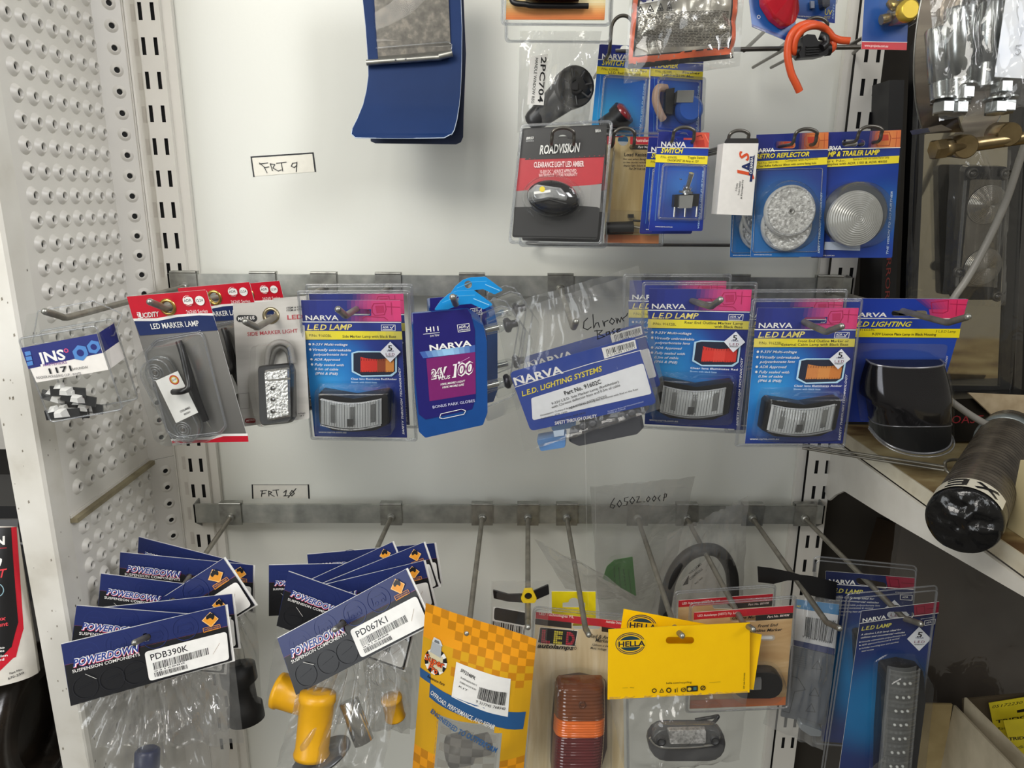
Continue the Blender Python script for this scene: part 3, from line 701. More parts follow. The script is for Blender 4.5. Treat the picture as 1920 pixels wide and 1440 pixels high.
p = narva_lamp('blue lamp blister pack picturing a half red, half amber lamp', NQ, [(350, 200), (980, 198), (1022, 1042), (428, 1034)], -0.240, B2, '91602BL',
               [('Side Marker Lamp with Black Base', 607)], ['#e0352c', '#e0352c', '#9a4526', '#e39343'], 'Clear lens illuminates Red/Amber'); r0 = p.finish()
dupw(r0, (-0.002, 0.04, 0.002), 'blue lamp blister pack hanging directly behind the pack picturing a half red, half amber lamp')
p = narva_lamp('blue lamp blister pack picturing an all red lamp', [(893, 183), (1468, 188), (1405, 975), (866, 945)], [(858, 150), (1500, 152), (1430, 1000), (836, 968)], -0.222, B3, '91632BL',
               [('Rear End Outline Marker Lamp', 590), ('with Black Base', 755)], ['#e2382e', '#e8453a', '#dd342b'], 'Clear lens illuminates Red'); r1 = p.finish()
dupw(r1, (-0.014, 0.045, 0.004), 'blue lamp blister pack behind the one picturing an all red lamp, its left edge showing', 0.0)
p = narva_lamp('blue lamp blister pack picturing an all amber lamp', [(120, 292), (690, 292), (600, 1055), (50, 1055)], [(98, 245), (718, 243), (615, 1077), (0, 1071)], -0.246, B4, '91622BL',
               [('Front End Outline Marker or', 630), ('External Cabin Lamp with Black Base', 545)], ['#d98a4a', '#e0944c', '#d9843c'], 'Clear lens illuminates Amber'); r2 = p.finish()
dupw(r2, (-0.003, 0.030, 0.006), 'blue lamp blister pack hanging directly behind the pack picturing an all amber lamp')

# ---- box of moulding clips, far left
pk = Pk('clip_box', 'clear plastic box of black and white moulding clips with a navy hexagon label', 'clip packet', [(104, 465), (540, 392), (690, 862), (285, 935)], -0.305, B1, sig=0.05, yaw=0.05)
S = pk.part('shell'); fr = [(104, 465), (540, 392), (690, 862), (285, 935)]
q2 = rounded(S.L2(fr), 26*pk.mpp)
S.loops([[(a, b, -0.036) for a, b in q2], [(a, b, -0.002) for a, b in q2], [(a*.985, b*.985, 0.0) for a, b in q2]], CLR, True, True)
for z in (0.0, -0.036): S.tube([(a, b, z) for a, b in q2], 0.0010, CLE, 6, closed=True)
tabq = [(150, 330), (470, 270), (640, 345), (590, 470), (120, 520)]
t = pk.part('hang_tab'); hole = [(300, 330), (500, 296), (492, 335), (300, 355)]
t.slab(tabq, -0.0195, -0.0188, CLR, 16, [hole]); o2 = rounded(t.L2(tabq), 16*pk.mpp); t.tube([(a, b, -0.019) for a, b in o2], 0.0007, CLE, 6, closed=True)
l = pk.part('paper_label')
# front of the label then its fold on the right side of the box
l.P([(118, 517), (545, 437), (610, 640), (205, 712)], ink('#eeeae4'), z=0.0008); pk.auto = 0.0009
l.P([(118, 517), (545, 437), (576, 545), (160, 636)], NAVYP)
xr = pk.L((545, 437))[0]+0.0008
pa, pb, pc = pk.L((545, 437)), pk.L((576, 545)), pk.L((610, 640))
for (a, b, c) in ((pa, pb, ink('#1d2774')), (pb, pc, ink('#eeeae4'))):
    l.add([(a[0]+.001, a[1], 0.0008), (b[0]+.001, b[1], 0.0008), (b[0]+.004, b[1]+.004, -0.030), (a[0]+.004, a[1]+.004, -0.030)], [(0, 1, 2, 3)], c)
l.T('JNS', (222, 602), (372, 580), 62, WHITE, 3); l.T('FASTENERS', (245, 622), (378, 604), 16, '#8e5f9a', 1); l.ring((372, 532), 7, 13, '#d2497b')
for cx, cy, rr in ((452, 545, 46), (527, 512, 40)):
    l.P([(cx+rr*math.cos(R(60*k+10)), cy+rr*math.sin(R(60*k+10))) for k in range(6)], '#4f86c9'); l.C((cx, cy), rr*.45, '#1d2774')
for k in range(3): l.P([(138+k*6, 540+k*28), (170+k*6, 534+k*28), (176+k*6, 556+k*28), (144+k*6, 563+k*28)], '#4f86c9')
l.T('1171', (280, 663), (405, 645), 34, INKB, 2); l.T('HYUNDAI', (412, 643), (495, 630), 15, '#333333', 0); l.T('ROCKER MOULDING CLIP - WHITE', (207, 692), (458, 668), 16, '#33333a', 0)
c = pk.part('moulding_clip')
rnd = random.Random(11)
for (x, y, a, z) in ((380, 760, .25, -.012), (330, 800, .5, -.02), (440, 800, .4, -.014), (350, 885, .1, -.008), (480, 850, .3, -.024), (400, 880, .2, -.018)):
    o = Vector(pk.L((x, y), z)); u = Vector((math.cos(a), -math.sin(a), 0)); v = Vector((math.sin(a), math.cos(a), 0))
    A = lambda i, j, k: tuple(o+u*i*.001+v*j*.001+Vector((0, 0, k*.001)))
    c.hexa([A(-17, -6, -2), A(17, -6, -2), A(17, 4, -2), A(-17, 4, -2)], [A(-17, -6, 0), A(17, -6, 0), A(17, 4, 0), A(-17, 4, 0)], BLACK)
    c.hexa([A(-7, -4, 0), A(7, -4, 0), A(5, 5, 0), A(-5, 5, 0)], [A(-4, -2, 8), A(4, -2, 8), A(3, 3, 9), A(-3, 3, 9)], paint('#ecebe8', .4))
    c.hexa([A(-12, 2, 0), A(-2, 4, 0), A(-3, 9, 0), A(-10, 8, 0)], [A(-11, 3, 5), A(-4, 4, 6), A(-4, 8, 5), A(-9, 7, 5)], paint('#ecebe8', .4))
pk.finish()

# ---- red-headed marker lamp packs, three on one hook
LQ = [(712, 228), (1160, 190), (1398, 1045), (965, 1052)]
pk = Pk('lamp_blister_pack', 'red-headed marker lamp pack nearest the viewer, grey card with a white-stickered clear lamp', 'blister pack', LQ, -0.292, B1, 'red-headed marker lamp packs', sig=0.06)
GREYC = radial('grey_card', 0.03, 0.03, 0.16, [(0.0, '#4e4d4b'), (0.45, '#6b6a67'), (1.0, '#85837f')])
hol = circle(945, 287, 30, 20)
m = pk.card(GREYC, r=14, holes=[hol]); z0 = 0.0002
m.poly_holes(m.L2([(713, 229), (1159, 191), (1196, 322), (1120, 322), (990, 330), (880, 350), (748, 352)], z0), [m.L2(circle(945, 287, 34, 20), z0)], z0, ink(RED)); pk.auto = 0.0003
m.P([(748, 352), (880, 350), (990, 330), (1120, 322), (1196, 322), (1200, 336), (1120, 334), (1000, 343), (885, 366), (754, 366)], WHITE)
m.P([(754, 366), (885, 366), (1000, 343), (1120, 334), (1200, 336), (1226, 418), (786, 448)], '#1f2f5e')
m.P([(960, 1030), (1180, 1018), (1250, 1000), (1392, 998), (1398, 1044), (967, 1052)], WHITE); m.P([(966, 1040), (1190, 1032), (1255, 1014), (1395, 1012), (1398, 1045), (968, 1053)], RED)
m.P([(768, 318), (788, 316), (796, 350), (776, 352)], WHITE); m.T('Z', (772, 348), (790, 346), 26, RED, 2); m.T('UCIDITY', (794, 349), (900, 338), 27, WHITE, 2, 1); m.T('Our lights. Your safety', (772, 362), (898, 354), 8, WHITE, 0)
m.T('26260 Series', (1050, 325), (1170, 318), 19, WHITE, 0); m.T('LED MARKER LAMP', (853, 412), (1122, 393), 31, WHITE, 1)
for cx, cy, rr, t in ((1057, 252, 28, 'ADR'), (1124, 251, 25, '12:24')):
    m.C((cx, cy), rr, WHITE); m.T(t, (cx-rr*.75, cy+8), (cx+rr*.75, cy+4), 15, INKB, 1)
m.line([(1035, 235), (1050, 225), (1072, 230)], 4, RED); m.line([(1040, 272), (1060, 278), (1090, 268)], 4, RED)
e = pk.part('eyelet', label='brass eyelet'); o = pk.L((945, 287)); br = paint('#c9a860', .25, .9)
e.lathe([(30*pk.mpp, -0.002), (30*pk.mpp, 0.0012), (36*pk.mpp, 0.0018), (46*pk.mpp, 0.0008), (46*pk.mpp, 0.0)], (o[0], o[1], 0), (0, 0, 1), br, 24, False, False)
a = pk.part('marker_lamp'); ax = [(906, 622), (1066, 962)]
def capsule(p, q, r, n=10):
    d = math.atan2(q[1]-p[1], q[0]-p[0]); return [(q[0]+r*math.cos(d-math.pi/2+math.pi*k/n), q[1]+r*math.sin(d-math.pi/2+math.pi*k/n)) for k in range(n+1)]+[(p[0]+r*math.cos(d+math.pi/2+math.pi*k/n), p[1]+r*math.sin(d+math.pi/2+math.pi*k/n)) for k in range(n+1)]
a.dome(capsule((908, 640), (1066, 950), 80), [(1.0, 0.002), (1.0, 0.010), (0.96, 0.0125)], LENS, base=True)
for z in (0.003, 0.0115): a.tube([(x, y, z) for x, y in a.L2(capsule((908, 640), (1066, 950), 80))], 0.0009, CLE, 6, closed=True)
a.dome(capsule((908, 640), (1066, 950), 66), [(1.0, 0.002), (1.0, 0.003)], paint('#8f8b85', .2, .6))
for c0 in ((912, 632), (1064, 948)):
    o = pk.L(c0)
    for rr in (18, 32, 46): a.tube([(x, y, 0.0125) for x, y in circle(o[0], o[1], rr*pk.mpp, 24)], 0.0007, CLE, 6, closed=True)
    a.lathe([(9*pk.mpp, 0.003), (8*pk.mpp, 0.013)], (o[0], o[1], 0), (0, 0, 1), paint('#7f7b76', .3, .5), 14)
st = pk.part('sticker', a); pk.auto = 0.0132; st.P([(875, 702), (1000, 646), (1115, 880), (990, 940)], WHITE); st.ring((980, 697), 20, 27, '#c13a2f'); st.ring((980, 697), 15, 20, '#d8c23a'); st.T('25-30', (968, 706), (994, 694), 9, INKB, 1)
st.T('CONSUMABLE', (1016, 882), (1072, 856), 12, INKB, 1); st.T('8525H', (1038, 896), (1072, 880), 10, INKB, 1)
cb = pk.part('cable'); cb.wire([(1005, 480, .004), (1030, 560, .010), (1055, 680, .016), (1058, 742, .022), (1020, 762, .024), (975, 765, .018)], 0.0032, BLACK); cb.wire([(1015, 500, .005), (1060, 640, .008), (1110, 800, .008), (1158, 925, .007)], 0.0034, BLACK)
cb.wire([(1158, 925, .007), (1188, 970, .006)], 0.0008, CHROME)
d = pk.part('bubble'); d.dome([(812, 545), (880, 470), (1080, 430), (1140, 425), (1275, 960), (1240, 1000), (1000, 1028), (940, 1000)], [(1.03, 0.0006), (1.0, 0.002), (0.97, 0.022), (0.93, 0.026)], CLR, 40)
for k, z in ((1.0, .002), (.965, .0235)):
    pp = rounded(d.L2([(812, 545), (880, 470), (1080, 430), (1140, 425), (1275, 960), (1240, 1000), (1000, 1028), (940, 1000)], z), 40*pk.mpp); cx = sum(x for x, y in pp)/len(pp); cy = sum(y for x, y in pp)/len(pp)
    d.tube([(cx+(x-cx)*k, cy+(y-cy)*k, z) for x, y in pp], 0.0007, CLE, 6, closed=True)
r3 = pk.finish()
dupw(r3, (0.012, 0.085, -0.002), 'red-headed marker lamp pack hanging second on its hook, behind the nearest one')
dupw(r3, (0.018, 0.170, -0.010), 'red-headed marker lamp pack hanging last on its hook, only its red top right corner showing')

# ---- grey side marker light packs
SQ = [(-10, 270), (385, 238), (420, 914), (28, 962)]
pk = Pk('lamp_blister_pack', 'front grey card pack lettered in red with a chrome three-dot side marker light', 'blister pack', SQ, -0.250, B2, 'grey side marker light packs', sig=0.06)
SILV = ramp_noise('brushed_card', [(0.3, '#9b9892'), (0.55, '#b9b6b0'), (0.75, '#c9c6c0')], 30, 0.4, stretch=(.15, 1, 1))
m = pk.card(SILV, r=10, holes=[circle(205, 335, 30, 20)]); 
m.P(stadium(68, 352, 118, 40), INKB); m.T('MADE US', (20, 362), (112, 356), 20, WHITE, 1); m.T('LED', (297, 358), (385, 352), 26, '#a82a35', 2); m.T('SIDE MARKER LIGHT', (72, 450), (355, 430), 22, '#a3343c', 1)
m.T('ITEM # CSL', (293, 298), (380, 290), 11, INKB, 1); m.T('ITEM # USL', (293, 312), (380, 304), 11, INKB, 1)
m.P(stadium(88, 926, 62, 26), '#7c2a2c'); m.T('METRO', (66, 932), (112, 926), 10, '#d9c9c0', 1); m.line([(24, 800), (22, 775), (80, 770), (84, 855), (30, 860)], 3, '#8d8a85', closed=True); m.T('voltage', (355, 890), (398, 886), 10, INKB, 1); m.T('24 V', (365, 905), (392, 902), 11, INKB, 1)
e = pk.part('eyelet', label='brass eyelet'); o = pk.L((205, 335)); e.lathe([(30*pk.mpp, -.002), (30*pk.mpp, .0012), (38*pk.mpp, .0018), (48*pk.mpp, .0008), (48*pk.mpp, 0)], (o[0], o[1], 0), (0, 0, 1), paint('#a3977a', .3, .85), 24, False, False)
fr = pk.part('lamp_frame'); O = [(150, 618), (330, 600), (345, 640), (350, 900), (325, 935), (175, 950), (160, 920)]
fr.dome(O, [(1.0, .001), (1.0, .012), (.95, .015)], BLACK, 26)
ch = pk.part('lens'); I = [(172, 640), (312, 622), (320, 905), (190, 930)]
ch.dome(I, [(1.0, .014), (.97, .019), (.9, .0205)], ramp_noise('chrome_facets', [(0.3, '#8b8a88'), (0.5, '#b9b8b5'), (0.7, '#d2d1ce')], 380, 0.2, metal=0.8, bump=0.5), 14)
for cx, cy in ((248, 740), (249, 800), (249, 866)):
    o = pk.L((cx, cy)); ch.lathe([(15*pk.mpp, .020), (12*pk.mpp, .0225), (6*pk.mpp, .0232)], (o[0], o[1], 0), (0, 0, 1), CHROME, 16); ch.ball((o[0], o[1], .0235), 0.0012, BLACK)
ch.line([(188, 700), (308, 690)], 10, CHROME, z=.0208)
w = pk.part('lead'); w.wire([(180, 610, .004), (195, 520, .007), (250, 485, .008), (310, 510, .007), (330, 600, .004)], 0.0032, paint('#8c8984', .4)); w.wire([(205, 610, .004), (225, 540, .006), (265, 515, .006), (300, 545, .005), (312, 605, .003)], 0.0026, paint('#55534f', .4))
d = pk.part('bubble'); d.dome([(125, 500), (335, 478), (360, 640), (358, 930), (160, 965), (115, 760)], [(1.03, .0006), (1.0, .003), (.96, .021), (.92, .025)], CLR, 30)
r4 = pk.finish(); dupw(r4, (0.024, 0.06, -0.002), 'grey card side marker pack behind the front one, only its top edge and eyelet showing')

# ---- globe box with blue hang tab
pk = Pk('globe_box', 'blue and purple headlight globe box with a bright blue hang tab, nearest on its hook', 'globe box', [(990, 318), (1385, 290), (1392, 878), (1045, 938)], -0.292, B2, 'blue globe boxes', sig=0.05)
b = pk.part('box'); q = [(990, 318), (1310, 292), (1372, 330), (1392, 420), (1396, 800), (1372, 868), (1062, 936), (1030, 905), (1008, 700)]
BLUEB = paint('#1a4a8c', .28)
b.dome(q, [(1.0, -.050), (1.0, -.004), (.985, 0.0)], BLUEB, 16, base=True, smooth=False); pk.auto = 0.0004
lb = pk.part('printed_sleeve'); s0 = [(1002, 324), (1308, 298), (1330, 330), (1352, 420), (1356, 800), (1335, 862), (1075, 920), (1036, 890), (1016, 700)]
lb.P(s0, '#221f6a'); lb.hgrad([(1040, 540), (1352, 500), (1353, 540), (1060, 575)], ['#2a4ba0', '#9fd0f2', '#2a4ba0'], n=5)
lb.P([(1078, 577), (1353, 540), (1356, 775), (1096, 817)], '#7a2469')
lb.T('H11', (1078, 428), (1148, 420), 30, WHITE, 2); lb.line([(1062, 440), (1152, 430)], 3, WHITE); lb.T('24V 70W', (1100, 456), (1152, 450), 12, WHITE, 0)
lb.line([(1252, 388), (1318, 380), (1324, 420), (1258, 428)], 3, WHITE, closed=True); lb.T('ADR', (1262, 408), (1302, 402), 16, WHITE, 1); lb.T('APPROVED', (1262, 422), (1318, 415), 9, WHITE, 1); lb.line([(1305, 398), (1310, 404), (1318, 390)], 3, WHITE)
lb.T('NARVA', (1098, 533), (1334, 505), 36, WHITE, 3)
for off, cc, bo in ((0, WHITE, 9), (0, '#7a2469', 0)):
    lb.T('24V', (1105-0+off, 692), (1205+off, 672), 56, cc, bo, 1); lb.T('100', (1222+off, 680), (1350+off, 655), 72, cc, bo, 1)
lb.T('PLUS', (1148, 698), (1215, 688), 22, WHITE, 2, 1); lb.T('100% MORE LIGHT', (1158, 728), (1298, 708), 13, WHITE, 2, 1); lb.T('100% MORE LIFE', (1168, 745), (1292, 728), 13, WHITE, 2, 1)
lb.T('BONUS PARK GLOBES', (1115, 858), (1352, 820), 18, '#c9cbe6', 1); lb.line([(1152, 910), (1160, 888), (1275, 862), (1300, 870), (1290, 890), (1172, 915)], 4, WHITE, closed=True)
lb.line([(1250, 608), (1320, 570)], 2, '#e9c6ee'); lb.C((1262, 600), 7, '#f6e9fa')
tb = pk.part('hang_tab', label='bright blue plastic hang tab'); TB = [(1120, 306), (1160, 250), (1205, 212), (1255, 196), (1345, 192), (1440, 262), (1452, 275), (1400, 300), (1330, 268), (1265, 275), (1200, 300)]
hl = circle(1238, 240, 24, 16)
tb.slab(TB, .0008, .0022, paint('#1c8fd6', .22), 8, [hl], paint('#1c8fd6', .22)); tb.line([(1170, 262), (1255, 225), (1350, 220)], 3, '#5cb8ea', z=.0024); tb.line([(1345, 240), (1430, 275)], 5, '#8ecdf0', z=.0024)
g = pk.part('clear_tray'); GT = [(1388, 330), (1500, 285), (1560, 300), (1640, 420), (1582, 770), (1560, 800), (1392, 868)]
g.dome(GT, [(1.0, -.045), (1.0, -.006), (.96, 0.0)], CLR, 20, base=True); pp = rounded(g.L2(GT), 20*pk.mpp)
for z in (-.045, -.004): g.tube([(x, y, z) for x, y in pp], .0009, CLE, 6, closed=True)
for (x, y) in ((1400, 420), (1402, 735)):
    gl = pk.part('globe')
    o = Vector(pk.L((x, y), -.02)); e1 = Vector(pk.L((x+86, y-20), -.02)); dd = (e1-o).normalized()
    gl.lathe([(.0056, 0), (.0056, .018), (.0035, .022)], o, dd, LENS, 14); gl.lathe([(.0032, .002), (.0032, .016)], o, dd, CHROME, 10); gl.lathe([(.0060, .022), (.0080, .024), (.0080, .027), (.004, .030), (.004, .036)], o, dd, paint('#35343a', .3, .7), 14)
r5 = pk.finish(); dupw(r5, (0.010, 0.068, 0.006), 'blue globe box hanging behind the nearest one, only its upper left edge showing')

# ---- clear bag with pen writing
pk = Pk('parts_bag', 'clear plastic bag with a blue and white printed card, marked in black pen', 'bagged part', [(105, 655), (812, 452), (930, 830), (225, 985)], -0.300, B3, sig=0.05)
BQ = [(105, 655), (812, 452), (935, 830), (225, 985)]
cdm = pk.part('printed_card'); BL2 = ink('#1f3f96')
fn = lambda p: p
cdm.slab(BQ, -.0006, 0, BL2, 30, (), BL2); pk.auto = .0002
cdm.RP([(228, 800), (858, 602), (906, 775), (235, 925)], 14, ink('#e9ebee'))
cdm.line([(138, 738), (560, 606), (845, 530)], 4, WHITE); cdm.line([(135, 690), (170, 670)], 2, WHITE)
cdm.T('NARVA', (138, 728), (410, 658), 48, WHITE, 3); cdm.T('L.E.D. LIGHTING SYSTEMS', (178, 790), (632, 645), 32, '#e6d53a', 2, 1)
cdm.P([(624, 518), (812, 470), (822, 520), (640, 578)], WHITE); cdm.bars([(648, 525), (805, 480), (810, 508), (655, 555)], 5, INKB, 26); cdm.T('9 316684 123051', (655, 568), (812, 520), 12, INKB, 0)
cdm.T('Part No. 91602C', (418, 784), (624, 716), 26, INKB, 2)
for t, a, b, h in (('9-33V L.E.D. Side Marker Lamp (Red/Amber)', (345, 838), (722, 712), 16), ('with Chrome deflector base and 0.5m of cable', (345, 858), (730, 732), 16), ('ADR FITTING INSTRUCTIONS', (443, 862), (655, 792), 14),
                   ('Orientation: Outward facing with the lamps long axis horizontal with Red to the Rear', (280, 902), (832, 752), 11), ('Application: ADR 13/00', (282, 920), (432, 880), 11), ('Complies With: ADR 49/00', (360, 930), (535, 886), 11)):
    cdm.T(t, a, b, h, INKB, 0)
cdm.T('SAFETY THROUGH QUALITY', (237, 972), (600, 908), 21, WHITE, 2, 1); cdm.T('Designed by Brown and Watson International', (660, 878), (860, 822), 9, '#c9d3ee', 0); cdm.T('MADE IN CHINA', (660, 890), (760, 862), 9, '#c9d3ee', 0)
dk = pk.part('lamp'); dk.dome([(450, 960), (840, 855), (858, 930), (830, 960), (490, 1030), (440, 1010)], [(1.0, -.022), (1.0, -.006), (.93, -.001)], paint('#46474b', .35), 26, base=True)
for x, y in ((520, 960), (572, 945), (735, 900), (792, 885)): o = pk.L((x, y)); dk.lathe([(.004, -.002), (.0036, .001), (.002, .0015)], (o[0], o[1], -.001), (0, 0, 1), paint('#5d5e62', .3), 12)
dk2 = pk.part('connector'); dk2.dome([(262, 1000), (430, 972), (425, 1040), (285, 1062)], [(1.0, -.018), (1.0, -.004), (.95, 0)], paint('#5b83b5', .3), 14, base=True); dk2.P([(352, 985), (415, 975), (412, 1010), (358, 1018)], '#c5d6ea', z=.0006)
pen = pk.part('pen_writing')
for st in ([(545, 350), (525, 370), (522, 405), (545, 415), (565, 400)], [(575, 330), (580, 405), (592, 378), (605, 375), (612, 400)], [(630, 365), (640, 395), (640, 372), (660, 362)], [(680, 350), (668, 372), (685, 385), (698, 365), (680, 350)],
           [(705, 350), (712, 378), (715, 352), (728, 372), (735, 345), (748, 365)], [(745, 350), (765, 335), (770, 322)], [(598, 418), (603, 468)], [(585, 422), (628, 418), (606, 440), (642, 452), (600, 468)], [(668, 425), (650, 428), (650, 446), (666, 440), (668, 424), (674, 444)],
           [(695, 410), (682, 422), (698, 432), (685, 440)], [(708, 425), (728, 408), (710, 412), (712, 430), (735, 420)]):
    pen.line(st, 5, INKB, z=.0125)
bg = pk.part('bag'); bag_mesh(bg, [(25, 330), (795, 105), (958, 858), (195, 1100)], .012, 7, BAG, 40, 44, 1.1, 0.0005, top=.4, gather=.5, folds=3); r6 = pk.finish()
c6 = dupw(r6, (0.016, 0.055, 0.004), 'clear plastic parts bag with a blue and white card hanging behind the pen-marked one')

for k_ in children(c6):
    if k_.name.startswith('pen_writing'): bpy.data.objects.remove(k_)

# ---- licence plate lamp pack
LPQ = [(600, 238), (1308, 242), (1105, 935), (520, 932)]
pk = Pk('lamp_blister_pack', 'large blue card pack with a smoky black hooded licence plate lamp, rightmost on the rail', 'blister pack', LPQ, -0.205, B4, sig=0.06)
m = pk.card(radial('blue_big_card', 0.03, -0.01, 0.16, [(0, '#1c2a80'), (.5, '#1a3aa0'), (1, '#1c4fb4')]), r=16, holes=[stadium(975, 322, 200, 30)])
m.hgrad([(1010, 243), (1306, 243), (1290, 300), (1085, 300)], ['#2a2f86', '#b03a72', '#e0356a', '#e0356a'], n=4); m.hgrad([(1085, 300), (1290, 300), (1278, 352), (1095, 352)], ['#b03a72', '#e0356a', '#d82f62'], n=4)
m.line([(1098, 262), (1195, 250), (1192, 310), (1165, 322), (1105, 318)], 5, '#b01a4c', closed=True); m.line([(1205, 270), (1296, 275)], 4, '#b01a4c'); m.line([(1245, 250), (1238, 335)], 4, '#b01a4c')
m.line([(600, 350), (1276, 353)], 5, WHITE); m.T('NARVA', (640, 342), (848, 342), 28, WHITE, 3); m.T('L.E.D LIGHTING', (640, 397), (986, 397), 34, '#f3e53c', 2, 1)
m.P([(590, 408), (1262, 410), (1255, 460), (580, 455)], YEL); m.T('P/No. 91666BL', (628, 423), (782, 420), 16, INKB, 0); m.T('3 L.E.D Lamp', (1122, 430), (1235, 432), 17, INKB, 0); m.T('9-33V Licence Plate Lamp in Black Housing', (764, 445), (1125, 448), 16, INKB, 2)
m.T('TECHNOLOGY', (1172, 660), (1195, 560), 12, WHITE, 1, 1)
d = pk.part('bubble_flange'); d.slab([(640, 490), (1195, 498), (1180, 560), (1110, 930), (700, 930), (650, 560)], .0006, .0018, CLR, 30)
h = pk.part('lamp_hood'); SM = paint('#38373a', .09, 0.8, 0.04); k = 18
def hood(u, v):      # arched hood, v runs from the card-side rim to the lower lip
    a = math.pi*u; xl, xr = 690+55*v, 1165-10*v
    if v < .5: xl, xr = 725-40*math.sin(v*3.1), 1140+30*math.sin(v*3.1)
    x = xl+(xr-xl)*(.5-.5*math.cos(a)); y = 575+375*v+45*v*math.sin(a); z = .004+.046*math.sin(a)**.6*(.55+.45*math.sin(min(1, v*1.3)*1.57))
    return pk.L((x, y), 0)[:2]+(z,)
vb = lambda u: .86-.20*math.sin(math.pi*u)
h.grid(lambda u, v: hood(u, v*vb(u)), 36, 14, SM, True, True)
lo_ = pk.part('lower_lip', label='matt black lower lip'); lo_.grid(lambda u, v: hood(u, vb(u)+(1-vb(u))*v), 36, 4, paint('#060607', .6), True, True)
lo_.tube([hood(i/36, vb(i/36)) for i in range(37)], .0010, paint('#6a6a6e', .15, .6), 8)
lip = [hood(i/36, 1.0) for i in range(37)]; h.tube(lip, .0016, paint('#7e7e82', .15, .6), 8)
h.add([tuple(Vector(p)+Vector((0, .0015, -.001))) for p in lip], [tuple(range(37))], paint('#060607', .6))
top = [hood(i/36, 0.0) for i in range(37)]; h.add(top, [tuple(range(37))], SM); h.tube(top, .0012, paint('#9a9aa0', .12, .7), 8)
for (x, y, rr) in ((800, 660, 40),):
    h.add([], [], SM)
bb = pk.part('bubble'); 
def hood2(u, v): p = hood(u, v); c = pk.L((930, 770)); return (c[0]+(p[0]-c[0])*1.05, c[1]+(p[1]-c[1])*1.04, p[2]*1.06+.001)
bb.grid(hood2, 30, 12, CLS, True, True); bb.tube([hood2(i/30, 1.0) for i in range(31)], .0010, CLE, 6)
pk.finish()

